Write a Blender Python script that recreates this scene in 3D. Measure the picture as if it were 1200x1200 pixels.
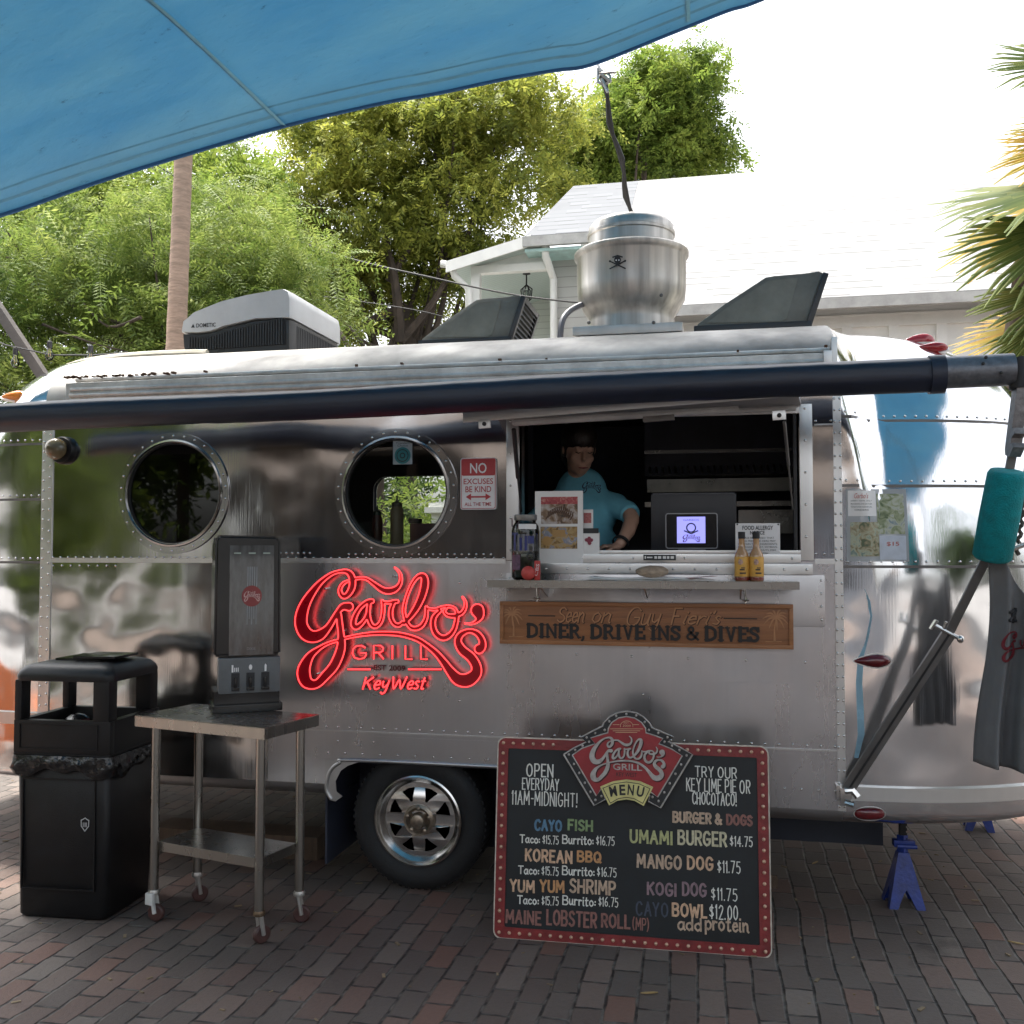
import bpy, bmesh, math, random
import numpy as np
from mathutils import Vector, Matrix, noise as mnoise
random.seed(7); rng = np.random.default_rng(11)
R = math.radians
for o in list(bpy.data.objects): bpy.data.objects.remove(o, do_unlink=True)
scn = bpy.context.scene; COL = scn.collection

# ---------------------------------------------------------------- camera
FPX = 1155.0; TH = R(12.0); PT = R(2.23); CAM = np.array([0.0, -4.47, 1.6])
FW = np.array([-math.sin(TH)*math.cos(PT), math.cos(TH)*math.cos(PT), math.sin(PT)])
RT = np.array([math.cos(TH), math.sin(TH), 0.0]); UP = np.cross(RT, FW)
cd = bpy.data.cameras.new("camera"); cam = bpy.data.objects.new("camera", cd); COL.objects.link(cam)
cd.sensor_width = 36; cd.sensor_height = 36; cd.lens = 36*FPX/1200; cd.clip_start = 0.05; cd.clip_end = 600
m = Matrix.Identity(4)
for i in range(3):
    m[i][0] = RT[i]; m[i][1] = UP[i]; m[i][2] = -FW[i]; m[i][3] = CAM[i]
cam.matrix_world = m; scn.camera = cam
# ---------------------------------------------------------------- world, sun, exposure
SUNV = Vector((-0.26, 0.10, 0.96)).normalized()
w = bpy.data.worlds.new("World"); scn.world = w; w.use_nodes = True
nt = w.node_tree; nt.nodes.clear()
sky = nt.nodes.new('ShaderNodeTexSky'); sky.sky_type = 'NISHITA'; sky.sun_disc = False
sky.sun_elevation = math.asin(SUNV.z); sky.sun_rotation = math.atan2(SUNV.x, SUNV.y)
sky.dust_density = 6.0; sky.air_density = 1.0; sky.ozone_density = 0.6
hs = nt.nodes.new('ShaderNodeHueSaturation'); hs.inputs['Saturation'].default_value = 0.22
bg = nt.nodes.new('ShaderNodeBackground'); bg.inputs[1].default_value = 0.15
wo = nt.nodes.new('ShaderNodeOutputWorld')
nt.links.new(sky.outputs[0], hs.inputs['Color']); nt.links.new(hs.outputs[0], bg.inputs[0]); nt.links.new(bg.outputs[0], wo.inputs[0])
sd = bpy.data.lights.new("sun", 'SUN'); sd.energy = 2.0; sd.angle = R(9); sd.color = (1.0, 0.95, 0.86)
so = bpy.data.objects.new("sun", sd); COL.objects.link(so); so.location = SUNV*60
so.rotation_euler = SUNV.to_track_quat('Z', 'Y').to_euler()
vs = scn.view_settings; vs.view_transform = 'Standard'; vs.look = 'None'; vs.exposure = 2.0; vs.gamma = 1.0

# ---------------------------------------------------------------- pixel -> world helpers (1200 px photograph)
def ray(px, py): return FW + RT*((px-600)/FPX) - UP*((py-600)/FPX)
def aty(px, py, Y=0.0):
    d = ray(px, py); return Vector(CAM + d*((Y-CAM[1])/d[1]))
def atz(px, py, Z=0.0):
    d = ray(px, py); return Vector(CAM + d*((Z-CAM[2])/d[2]))

# ---------------------------------------------------------------- materials
def newmat(name):
    mt = bpy.data.materials.new(name); mt.use_nodes = True
    t = mt.node_tree; b = t.nodes['Principled BSDF']
    return mt, t, b
def N(t, kind, **kw):
    n = t.nodes.new(kind)
    for k, v in kw.items(): setattr(n, k, v)
    return n
def L(t, a, b): t.links.new(a, b)
def coords(t, scale=(1,1,1), kind='Object'):
    tc = N(t, 'ShaderNodeTexCoord'); mp = N(t, 'ShaderNodeMapping'); mp.inputs['Scale'].default_value = scale
    L(t, tc.outputs[kind], mp.inputs[0]); return mp.outputs[0]
def mat(name, col, rough=0.5, metal=0.0, var=0.25, scale=6.0, bump=0.0, bscale=60.0, rvar=0.12, stretch=(1,1,1), emit=None, spec=None, coat=0.0):
    """general procedural paint / plastic / fabric: noise-broken colour, roughness and bump"""
    mt, t, b = newmat(name)
    c = coords(t, stretch)
    n1 = N(t, 'ShaderNodeTexNoise'); n1.inputs['Scale'].default_value = scale; n1.inputs['Detail'].default_value = 6; n1.inputs['Roughness'].default_value = 0.65
    L(t, c, n1.inputs['Vector'])
    rp = N(t, 'ShaderNodeValToRGB'); e = rp.color_ramp.elements
    e[0].position = 0.3; e[1].position = 0.7
    e[0].color = tuple(max(0, x*(1-var)) for x in col)+(1,); e[1].color = tuple(min(1, x*(1+var*0.7)) for x in col)+(1,)
    L(t, n1.outputs['Fac'], rp.inputs[0]); L(t, rp.outputs[0], b.inputs['Base Color'])
    mr = N(t, 'ShaderNodeMapRange'); mr.inputs['To Min'].default_value = max(0.02, rough-rvar); mr.inputs['To Max'].default_value = min(1, rough+rvar)
    L(t, n1.outputs['Fac'], mr.inputs['Value']); L(t, mr.outputs[0], b.inputs['Roughness'])
    b.inputs['Metallic'].default_value = metal
    if coat: b.inputs['Coat Weight'].default_value = coat
    if spec is not None: b.inputs['Specular IOR Level'].default_value = spec
    if bump:
        n2 = N(t, 'ShaderNodeTexNoise'); n2.inputs['Scale'].default_value = bscale; n2.inputs['Detail'].default_value = 4
        L(t, c, n2.inputs['Vector'])
        bp = N(t, 'ShaderNodeBump'); bp.inputs['Strength'].default_value = bump; bp.inputs['Distance'].default_value = 0.01
        L(t, n2.outputs['Fac'], bp.inputs['Height']); L(t, bp.outputs[0], b.inputs['Normal'])
    if emit:
        b.inputs['Emission Color'].default_value = tuple(emit[:3])+(1,); b.inputs['Emission Strength'].default_value = emit[3]
    return mt
def glass(name, tint=(0.75,0.8,0.8), refl=1.0, rough=0.02):
    mt, t, b = newmat(name); out = t.nodes['Material Output']; t.nodes.remove(b)
    tr = N(t, 'ShaderNodeBsdfTransparent'); tr.inputs[0].default_value = tuple(tint)+(1,)
    gl = N(t, 'ShaderNodeBsdfGlossy'); gl.inputs['Roughness'].default_value = rough
    fr = N(t, 'ShaderNodeFresnel'); fr.inputs[0].default_value = 1.5
    mu = N(t, 'ShaderNodeMath', operation='MULTIPLY'); mu.inputs[1].default_value = refl
    L(t, fr.outputs[0], mu.inputs[0])
    mx = N(t, 'ShaderNodeMixShader'); L(t, mu.outputs[0], mx.inputs[0]); L(t, tr.outputs[0], mx.inputs[1]); L(t, gl.outputs[0], mx.inputs[2])
    L(t, mx.outputs[0], out.inputs[0]); return mt
def leafmat(name, ramp, trans=0.4, rough=0.45):
    """foliage: one random tone per leaf, drifting in big patches"""
    mt, t, b = newmat(name); out = t.nodes['Material Output']
    g = N(t, 'ShaderNodeNewGeometry'); c = coords(t)
    n1 = N(t, 'ShaderNodeTexNoise'); n1.inputs['Scale'].default_value = 1.1; n1.inputs['Detail'].default_value = 4
    L(t, c, n1.inputs['Vector'])
    mx = N(t, 'ShaderNodeMath', operation='MULTIPLY_ADD'); mx.inputs[1].default_value = 0.50
    m2 = N(t, 'ShaderNodeMath', operation='MULTIPLY'); m2.operation='MULTIPLY_ADD'; m2.inputs[1].default_value = 1.3; m2.inputs[2].default_value = -0.40
    L(t, n1.outputs['Fac'], m2.inputs[0]); L(t, g.outputs['Random Per Island'], mx.inputs[0]); L(t, m2.outputs[0], mx.inputs[2])
    rp = N(t, 'ShaderNodeValToRGB'); rp.color_ramp.elements[0].color = tuple(ramp[0])+(1,); rp.color_ramp.elements[1].color = tuple(ramp[-1])+(1,)
    for i, cc in enumerate(ramp[1:-1]):
        el = rp.color_ramp.elements.new((i+1)/(len(ramp)-1)); el.color = tuple(cc)+(1,)
    L(t, mx.outputs[0], rp.inputs[0]); L(t, rp.outputs[0], b.inputs['Base Color']); b.inputs['Roughness'].default_value = rough+.15; b.inputs['Specular IOR Level'].default_value = 0.25
    tl = N(t, 'ShaderNodeBsdfTranslucent'); L(t, rp.outputs[0], tl.inputs[0])
    ms = N(t, 'ShaderNodeMixShader'); ms.inputs[0].default_value = trans
    L(t, b.outputs[0], ms.inputs[1]); L(t, tl.outputs[0], ms.inputs[2]); L(t, ms.outputs[0], out.inputs[0]); return mt
def aluminium(name, base=(0.80,0.80,0.80), rough=0.2, wob=0.35, oxide=0.3, dark=0.84, wscale=1.6, dents=0.0, stw=0.3):
    """old polished aluminium skin: wavy reflections, oxidised patches, vertical streaks, scratches"""
    mt, t, b = newmat(name); c = coords(t); cs = coords(t, (9, 9, 0.22)); b.inputs['Metallic'].default_value = 1.0
    ox = N(t, 'ShaderNodeTexNoise'); ox.inputs['Scale'].default_value = 2.3; ox.inputs['Detail'].default_value = 5; ox.inputs['Roughness'].default_value = 0.6; L(t, c, ox.inputs['Vector'])
    st = N(t, 'ShaderNodeTexNoise'); st.inputs['Scale'].default_value = 2.0; st.inputs['Detail'].default_value = 6; L(t, cs, st.inputs['Vector'])
    sc = N(t, 'ShaderNodeTexNoise'); sc.inputs['Scale'].default_value = 1.0; sc.inputs['Detail'].default_value = 5; L(t, coords(t, (160, 160, 3)), sc.inputs['Vector'])
    rp = N(t, 'ShaderNodeValToRGB'); rp.color_ramp.elements[0].position = 0.35; rp.color_ramp.elements[1].position = 0.68
    rp.color_ramp.elements[0].color = tuple(base)+(1,); rp.color_ramp.elements[1].color = tuple(x*dark for x in base)+(1,)
    ad = N(t, 'ShaderNodeMath', operation='MULTIPLY_ADD'); ad.inputs[1].default_value = stw; L(t, st.outputs['Fac'], ad.inputs[0])
    h = N(t, 'ShaderNodeMath', operation='MULTIPLY'); h.inputs[1].default_value = 1-stw; L(t, ox.outputs['Fac'], h.inputs[0]); L(t, h.outputs[0], ad.inputs[2])
    L(t, ad.outputs[0], rp.inputs[0]); L(t, rp.outputs[0], b.inputs['Base Color'])
    mr = N(t, 'ShaderNodeMapRange'); mr.inputs['From Min'].default_value = 0.28; mr.inputs['From Max'].default_value = 0.72
    mr.inputs['To Min'].default_value = rough; mr.inputs['To Max'].default_value = rough+oxide
    L(t, ad.outputs[0], mr.inputs['Value']); L(t, mr.outputs[0], b.inputs['Roughness'])
    wv = N(t, 'ShaderNodeTexNoise'); wv.inputs['Scale'].default_value = wscale; wv.inputs['Detail'].default_value = 1.5; L(t, c, wv.inputs['Vector'])
    b1 = N(t, 'ShaderNodeBump'); b1.inputs['Strength'].default_value = wob; b1.inputs['Distance'].default_value = 0.1; L(t, wv.outputs['Fac'], b1.inputs['Height'])
    b2 = N(t, 'ShaderNodeBump'); b2.inputs['Strength'].default_value = 0.05; b2.inputs['Distance'].default_value = 0.004; L(t, sc.outputs['Fac'], b2.inputs['Height']); L(t, b1.outputs[0], b2.inputs['Normal'])
    last = b2
    if dents:
        vo = N(t, 'ShaderNodeTexVoronoi', feature='SMOOTH_F1'); vo.inputs['Scale'].default_value = 3.2; vo.inputs['Smoothness'].default_value = 0.6; L(t, c, vo.inputs['Vector'])
        b3 = N(t, 'ShaderNodeBump'); b3.inputs['Strength'].default_value = dents; b3.inputs['Distance'].default_value = 0.06; L(t, vo.outputs[0], b3.inputs['Height']); L(t, b2.outputs[0], b3.inputs['Normal']); last = b3
    L(t, last.outputs[0], b.inputs['Normal']); return mt
def sticker(name, cols, scale=40, rough=0.45):
    """printed photo paper: patchy blotches of the given colours"""
    mt, t, b = newmat(name); c = coords(t)
    vo = N(t, 'ShaderNodeTexNoise'); vo.inputs['Scale'].default_value = scale; vo.inputs['Detail'].default_value = 5; vo.inputs['Distortion'].default_value = 1.2; L(t, c, vo.inputs['Vector'])
    rp = N(t, 'ShaderNodeValToRGB'); rp.color_ramp.elements[0].position = 0.32; rp.color_ramp.elements[1].position = 0.7
    rp.color_ramp.elements[0].color = tuple(cols[0])+(1,); rp.color_ramp.elements[1].color = tuple(cols[-1])+(1,)
    k = len(cols)-1
    for i, cc in enumerate(cols[1:-1]):
        el = rp.color_ramp.elements.new(0.32+0.38*(i+1)/k); el.color = tuple(cc)+(1,)
    L(t, vo.outputs['Fac'], rp.inputs[0]); L(t, rp.outputs[0], b.inputs['Base Color']); b.inputs['Roughness'].default_value = rough
    return mt

M = {}
M['alu_upper'] = aluminium('weathered aluminium', (0.56,0.56,0.57), 0.06, 0.24, 0.10, dents=0.05)
M['alu_end'] = aluminium('polished aluminium', (0.86,0.86,0.87), 0.05, 0.30, 0.14, wscale=2.2, dents=0.05)
M['alu_roof'] = aluminium('stained dull aluminium', (0.43,0.415,0.395), 0.42, 0.2, 0.3, dark=.62, stw=.15)  # darker blotches are stains on the metal
M['alu_trim'] = aluminium('aluminium trim', (0.70,0.70,0.69), 0.25, 0.1, 0.25)
M['alu_belly'] = aluminium('grey dull aluminium', (0.60,0.60,0.60), 0.3, 0.3, 0.3)
M['steel'] = aluminium('brushed stainless steel', (0.40,0.385,0.355), 0.20, 0.03, 0.15)
M['galv'] = aluminium('streaked galvanised steel', (0.62,0.60,0.57), 0.33, 0.1, 0.28)
M['chrome'] = mat('chrome', (0.66,0.65,0.63), 0.22, 1.0, 0.15, 8, rvar=0.1)
M['black_plastic'] = mat('black moulded plastic', (0.008,0.008,0.009), 0.42, 0, 0.4, 9, 0.12, 220, spec=0.35)
M['black_gloss'] = mat('black gloss plastic', (0.008,0.008,0.009), 0.2, 0, 0.3, 6, spec=0.4)
M['bag'] = mat('black bin liner film', (0.01,0.01,0.011), 0.22, 0, 0.3, 14, 0.8, 22)
M['rubber'] = mat('tyre rubber', (0.014,0.014,0.015), 0.72, 0, 0.4, 12, 0.2, 120)
M['navy'] = mat('dark navy vinyl', (0.012,0.017,0.034), 0.44, 0, 0.35, 5, 0.3, 16, stretch=(0.4,1,1))
M['darkmetal'] = mat('dark grey anodised metal', (0.165,0.155,0.148), 0.42, 0.45, 0.2, 8)
M['greymetal'] = mat('grey cast metal', (0.16,0.17,0.19), 0.42, 0.6, 0.35, 30, 0.2, 50)
M['red_lens'] = mat('dark red lens', (0.12,0.006,0.01), 0.12, 0, 0.3, 40, 0.15, 120, coat=0.6)
M['amber_lens'] = mat('amber lens', (0.75,0.22,0.02), 0.2, 0, 0.2, 20, coat=0.4)
M['white_paint'] = mat('white paint', (0.74,0.73,0.70), 0.5, 0, 0.08, 4)
M['white_plastic'] = mat('white sun dulled plastic', (0.50,0.50,0.50), 0.38, 0, 0.1, 5, 0.05, 90)
M['vent'] = mat('grey weathered polypropylene', (0.17,0.17,0.148), 0.5, 0, 0.35, 5, 0.08, 60)
M['vent_dark'] = mat('smoked dark plastic', (0.03,0.03,0.031), 0.3, 0, 0.25, 4)
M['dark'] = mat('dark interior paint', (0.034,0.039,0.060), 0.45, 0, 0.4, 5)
M['dark2'] = mat('dark kitchen steel', (0.10,0.11,0.14), 0.3, 0.7, 0.4, 4)
M['blue_jack'] = mat('scuffed blue enamel', (0.012,0.035,0.22), 0.4, 0, 0.5, 14, 0.2, 60)
M['foam'] = mat('teal foam', (0.0,0.22,0.24), 0.95, 0, 0.25, 25, 0.6, 160)
M['shirt_grey'] = mat('charcoal jersey', (0.145,0.145,0.148), 0.9, 0, 0.15, 8, 0.15, 300)
M['shirt_blue'] = mat('aqua jersey', (0.14,0.42,0.54), 0.85, 0, 0.12, 8, 0.9, 11)
M['skin'] = mat('skin', (0.48,0.29,0.21), 0.5, 0, 0.12, 12)
M['hair'] = mat('dark hair', (0.016,0.010,0.008), 0.5, 0, 0.4, 40, 0.4, 120, stretch=(1,1,0.2))
M['wood_sign'] = mat('stained hardwood', (0.29,0.118,0.045), 0.42, 0, 0.35, 5, 0.15, 30, stretch=(0.6,6,9))
M['wood_raised'] = mat('stained hardwood relief', (0.34,0.145,0.056), 0.40, 0, 0.3, 5, 0.15, 30, stretch=(0.6,6,9))
M['wood_dark'] = mat('black filled lettering', (0.012,0.010,0.010), 0.5, 0, 0.2, 10)
M['wood_plain'] = mat('rough timber', (0.10,0.065,0.042), 0.8, 0, 0.35, 4, 0.4, 30, stretch=(8,8,1))
M['neon_back'] = mat('dark red acrylic', (0.15,0.0,0.006), 0.3, 0, 0.15, 10, emit=(0.5,0.0,0.01,0.035))
M['neon'] = mat('lit red neon tube', (0.9,0.1,0.1), 0.3, 0, 0.0, 5, emit=(1.0,0.045,0.05,0.55))
M['frame_red'] = mat('worn red painted wood', (0.21,0.022,0.022), 0.5, 0, 0.4, 18, 0.2, 60)
M['frame_red2'] = mat('crest red paint', (0.30,0.022,0.026), 0.5, 0, 0.2, 14, 0.1, 60)
M['stud'] = mat('brass bulb stud', (0.62,0.40,0.28), 0.3, 0.3, 0.2, 30)
M['chalkboard'] = mat('chalkboard', (0.0085,0.011,0.013), 0.55, 0, 0.5, 7, 0.05, 60)
M['chalk'] = mat('white chalk paint', (0.72,0.70,0.64), 0.9, 0, 0.2, 80)
M['silver_paint'] = mat('silver grey paint', (0.42,0.38,0.35), 0.5, 0.1, 0.35, 40)
M['black_paint'] = mat('flat black paint', (0.018,0.017,0.018), 0.55, 0, 0.3, 20)
M['yellow_paint'] = mat('pale yellow paint', (0.62,0.55,0.22), 0.5, 0, 0.25, 25)
M['cream'] = mat('cream edge paint', (0.55,0.48,0.40), 0.6, 0, 0.35, 25)
M['paper'] = mat('white paper', (0.78,0.76,0.74), 0.7, 0, 0.05, 10)
M['ink'] = mat('black ink', (0.02,0.02,0.022), 0.6, 0, 0.2, 10)
M['sign_white'] = mat('white sign enamel', (0.72,0.70,0.70), 0.4, 0, 0.06, 8)
M['sign_red'] = mat('red sign enamel', (0.42,0.03,0.035), 0.4, 0, 0.12, 8)
M['rope'] = mat('twisted rope', (0.10,0.085,0.07), 0.9, 0, 0.4, 60, 0.5, 80)
M['cable'] = mat('black cable', (0.02,0.02,0.02), 0.6, 0, 0.2, 10)
M['caster'] = mat('red brown caster wheel', (0.06,0.025,0.022), 0.5, 0, 0.3, 25)
M['bark'] = mat('grey brown bark', (0.055,0.040,0.030), 0.9, 0, 0.5, 9, 0.8, 24, stretch=(1,1,0.3))
M['palm_bark'] = mat('ringed palm bark', (0.30,0.21,0.155), 0.85, 0, 0.35, 7, 0.8, 16, stretch=(1,1,5))
M['palm_fibre'] = mat('brown palm fibre', (0.075,0.052,0.038), 0.95, 0, 0.5, 14, 0.9, 30, stretch=(3,3,0.4))
M['stone'] = mat('pale cobble stone', (0.34,0.26,0.19), 0.8, 0, 0.35, 45, 0.5, 60)
M['glass_clear'] = glass('clear glass', (0.82,0.84,0.82), 1.0)
M['glass_dark'] = glass('tinted porthole glass', (0.35,0.38,0.36), 1.3)
M['glass_smoke'] = glass('smoked clear plastic', (0.40,0.41,0.42), 1.6, 0.06)

# ---------------------------------------------------------------- mesh building
def frame_m(o, x, y):
    x = Vector(x).normalized(); z = x.cross(Vector(y)).normalized(); y = z.cross(x)
    return Matrix(((x[0],y[0],z[0],o[0]),(x[1],y[1],z[1],o[1]),(x[2],y[2],z[2],o[2]),(0,0,0,1)))
class MB:
    def __init__(s): s.v = []; s.f = []; s.T = Matrix.Identity(4)
    def add(s, vs, fs):
        k = len(s.v); s.v += [tuple(s.T @ Vector(p)) for p in vs]; s.f += [tuple(i+k for i in f) for f in fs]; return s
    def box(s, lo, hi, bev=0.0):
        a = [min(lo[i],hi[i]) for i in range(3)]; b = [max(lo[i],hi[i]) for i in range(3)]
        if bev <= 0:
            v = [(x,y,z) for z in (a[2],b[2]) for y in (a[1],b[1]) for x in (a[0],b[0])]
            return s.add(v, [(0,2,3,1),(4,5,7,6),(0,1,5,4),(2,6,7,3),(0,4,6,2),(1,3,7,5)])
        bm = bmesh.new(); bmesh.ops.create_cube(bm, size=1)
        for p in bm.verts: p.co = [(a[i]+b[i])/2 + p.co[i]*(b[i]-a[i]) for i in range(3)]
        bmesh.ops.bevel(bm, geom=bm.edges[:], offset=min(bev, 0.45*min(b[i]-a[i] for i in range(3))), segments=2, affect='EDGES', profile=0.7)
        return s.bm(bm)
    def bm(s, bm):
        bm.verts.index_update(); s.add([tuple(p.co) for p in bm.verts], [[p.index for p in f.verts] for f in bm.faces]); bm.free(); return s
    def tube(s, pts, r, n=8, cap=True, sx=1.0):
        pts = [Vector(p) for p in pts]; rs = r if isinstance(r, (list, tuple)) else [r]*len(pts)
        t0 = (pts[1]-pts[0]).normalized(); up = Vector((0,0,1)) if abs(t0.z) < 0.9 else Vector((1,0,0))
        u = t0.cross(up).normalized(); v = []; fs = []
        for i, p in enumerate(pts):
            t = (pts[min(i+1,len(pts)-1)]-pts[max(i-1,0)]).normalized()
            u = (u - t*u.dot(t)); u = u.normalized() if u.length > 1e-6 else t.orthogonal().normalized()
            w_ = t.cross(u)
            for k in range(n):
                a = 2*math.pi*k/n; v.append(tuple(p + u*(math.cos(a)*rs[i]*sx) + w_*(math.sin(a)*rs[i])))
        for i in range(len(pts)-1):
            for k in range(n): fs.append((i*n+k, i*n+(k+1)%n, (i+1)*n+(k+1)%n, (i+1)*n+k))
        if cap: fs.append(tuple(range(n-1,-1,-1))); fs.append(tuple((len(pts)-1)*n+k for k in range(n)))
        return s.add(v, fs)
    def lathe(s, prof, c, axis=(0,0,1), n=32, cap=True):
        ax = Vector(axis).normalized(); u = ax.orthogonal().normalized(); w_ = ax.cross(u); c = Vector(c); v = []; fs = []
        for (r, h) in prof:
            for k in range(n):
                a = 2*math.pi*k/n; v.append(tuple(c + ax*h + u*(r*math.cos(a)) + w_*(r*math.sin(a))))
        for i in range(len(prof)-1):
            for k in range(n): fs.append((i*n+k, i*n+(k+1)%n, (i+1)*n+(k+1)%n, (i+1)*n+k))
        if cap: fs.append(tuple(range(n-1,-1,-1))); fs.append(tuple((len(prof)-1)*n+k for k in range(n)))
        return s.add(v, fs)
    def ell(s, c, r, n=16, rot=None):
        bm = bmesh.new(); bmesh.ops.create_uvsphere(bm, u_segments=n, v_segments=max(6,n//2+2), radius=1)
        q = rot or Matrix.Identity(3)
        for p in bm.verts: p.co = Vector(c) + q @ Vector((p.co.x*r[0], p.co.y*r[1], p.co.z*r[2]))
        return s.bm(bm)
    def prism(s, poly, F, d):
        """2-D polygon in frame F (x,y), from z=0 to z=d"""
        n = len(poly); v = [tuple(F @ Vector((x,y,0))) for x,y in poly]+[tuple(F @ Vector((x,y,d))) for x,y in poly]
        fs = [tuple(range(n-1,-1,-1)), tuple(range(n,2*n))]+[(i,(i+1)%n,n+(i+1)%n,n+i) for i in range(n)]
        return s.add(v, fs)
    def build(s, name, m, parent=None, smooth=40, base=None):
        me = bpy.data.meshes.new(name)
        off = Vector(base) if base is not None else (Vector(parent['_b']) if parent is not None and '_b' in parent else Vector((0,0,0)))
        me.from_pydata([(p[0]-off[0],p[1]-off[1],p[2]-off[2]) for p in s.v], [], s.f); me.validate(clean_customdata=False)
        bm = bmesh.new(); bm.from_mesh(me); bmesh.ops.recalc_face_normals(bm, faces=bm.faces[:]); bm.to_mesh(me); bm.free()
        return link(name, me, m, parent, smooth, base)
def link(name, me, m, parent=None, smooth=40, base=None):
    o = bpy.data.objects.new(name, me); COL.objects.link(o)
    if m is not None: me.materials.clear(); me.materials.append(m)
    if smooth:
        me.polygons.foreach_set('use_smooth', [True]*len(me.polygons))
        if smooth < 180:
            try: me.set_sharp_from_angle(angle=R(smooth))
            except Exception: pass
    if base is not None: o.location = base; o['_b'] = tuple(base)
    if parent is not None:
        o.parent = parent
        if '_b' in parent: o['_b'] = tuple(parent['_b'])
    return o
def tag(o, label, cat, group=None, kind=None):
    if label: o['label'] = label
    if cat: o['category'] = cat
    if group: o['group'] = group
    if kind: o['kind'] = kind
    return o
def thing(name, label, cat, base=(0,0,0), group=None):
    o = bpy.data.objects.new(name, None); COL.objects.link(o); o.location = base; o['_b'] = tuple(base); o.empty_display_size = 0.1
    return tag(o, label, cat, group)
def copy_tree(o, parent=None):
    c = o.copy(); COL.objects.link(c); c.parent = parent
    for ch in [x for x in list(bpy.data.objects) if x.parent == o]: copy_tree(ch, c)
    return c
def npmesh(name, V, Q, m, parent=None, smooth=0, base=None):
    """fast mesh from numpy arrays; all faces have Q.shape[1] corners"""
    me = bpy.data.meshes.new(name); V = np.asarray(V, dtype=np.float32); Q = np.asarray(Q, dtype=np.int32)
    off = np.array(base if base is not None else (parent['_b'] if parent is not None and '_b' in parent else (0,0,0)), dtype=np.float32)
    V = V - off; k = Q.shape[1]
    me.vertices.add(len(V)); me.vertices.foreach_set('co', V.ravel())
    me.loops.add(Q.size); me.loops.foreach_set('vertex_index', Q.ravel())
    me.polygons.add(len(Q)); me.polygons.foreach_set('loop_start', np.arange(0, Q.size, k, dtype=np.int32))
    try: me.polygons.foreach_set('loop_total', np.full(len(Q), k, dtype=np.int32))
    except Exception: pass
    me.update(calc_edges=True); me.validate()
    return link(name, me, m, parent, smooth, base)
def catmull(P, k=8, closed=False):
    P = [np.array(p, float) for p in P]; n = len(P); out = []
    for i in range(n if closed else n-1):
        p0 = P[(i-1)%n] if closed else P[max(i-1,0)]; p1 = P[i]; p2 = P[(i+1)%n]; p3 = P[(i+2)%n] if closed else P[min(i+2,n-1)]
        for j in range(k):
            t = j/k; out.append(0.5*((2*p1)+(-p0+p2)*t+(2*p0-5*p1+4*p2-p3)*t*t+(-p0+3*p1-3*p2+p3)*t**3))
    if not closed: out.append(P[-1])
    return out
def filled(loops, depth):
    """flat plate with holes from 2-D closed loops -> (verts, faces) with z from 0 to depth"""
    cu = bpy.data.curves.new('tmp', 'CURVE'); cu.dimensions = '2D'; cu.fill_mode = 'BOTH'; cu.extrude = depth/2
    for lp in loops:
        sp = cu.splines.new('POLY'); sp.points.add(len(lp)-1); sp.use_cyclic_u = True
        for i, p in enumerate(lp): sp.points[i].co = (p[0], p[1], 0, 1)
    ob = bpy.data.objects.new('tmp', cu); COL.objects.link(ob)
    dg = bpy.context.evaluated_depsgraph_get(); me = bpy.data.meshes.new_from_object(ob.evaluated_get(dg))
    v = [(p.co.x, p.co.y, p.co.z+depth/2) for p in me.vertices]; f = [tuple(q.vertices) for q in me.polygons]
    bpy.data.objects.remove(ob); bpy.data.curves.remove(cu); bpy.data.meshes.remove(me); return v, f
_tc = {}
def textgeo(s, bold=0.0, shear=0.0, depth=0.0):
    key = (s, bold, shear)
    if key not in _tc:
        cu = bpy.data.curves.new('tmp', 'FONT'); cu.body = s; cu.offset = bold; cu.shear = shear; cu.resolution_u = 3
        ob = bpy.data.objects.new('tmp', cu); COL.objects.link(ob); bpy.context.view_layer.update()
        dg = bpy.context.evaluated_depsgraph_get(); me = bpy.data.meshes.new_from_object(ob.evaluated_get(dg))
        _tc[key] = ([(p.co.x, p.co.y) for p in me.vertices], [tuple(q.vertices) for q in me.polygons])
        bpy.data.objects.remove(ob); bpy.data.curves.remove(cu); bpy.data.meshes.remove(me)
    return _tc[key]
def put_text(mb, F, s, x0, x1, y0, y1, bold=0.0, shear=0.0, z=0.0):
    """built-in font fitted into the box x0..x1, y0..y1 of frame F"""
    v, f = textgeo(s, bold, shear)
    if not v: return
    X0 = min(p[0] for p in v); X1 = max(p[0] for p in v); Y0 = min(p[1] for p in v); Y1 = max(p[1] for p in v)
    mb.add([tuple(F @ Vector((x0+(p[0]-X0)/(X1-X0)*(x1-x0), y0+(p[1]-Y0)/(Y1-Y0)*(y1-y0), z))) for p in v], f)
# stroke alphabet (hand lettering), cell 4 x 6
G = {}
def gl(ch, wd, *st): G[ch] = (wd, [list(s) for s in st])
gl('A',4,[(0,0),(2,6),(4,0)],[(.8,2.2),(3.2,2.2)]); gl('B',3.6,[(0,0),(0,6),(2.4,6),(3.3,5),(3,3.8),(2,3.2),(0,3.2)],[(2,3.2),(3.4,2.4),(3.6,1.2),(2.6,0),(0,0)])
gl('C',3.6,[(3.6,5),(2.6,6),(1.2,5.8),(.2,4.4),(0,2.6),(.5,.8),(1.7,0),(3,.3),(3.6,1.1)]); gl('D',3.8,[(0,0),(0,6),(1.8,6),(3.3,5),(3.8,3),(3.3,1),(1.8,0),(0,0)])
gl('E',3,[(3,6),(0,6),(0,0),(3,0)],[(0,3.1),(2.5,3.1)]); gl('F',3,[(3,6),(0,6),(0,0)],[(0,3.1),(2.4,3.1)])
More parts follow.
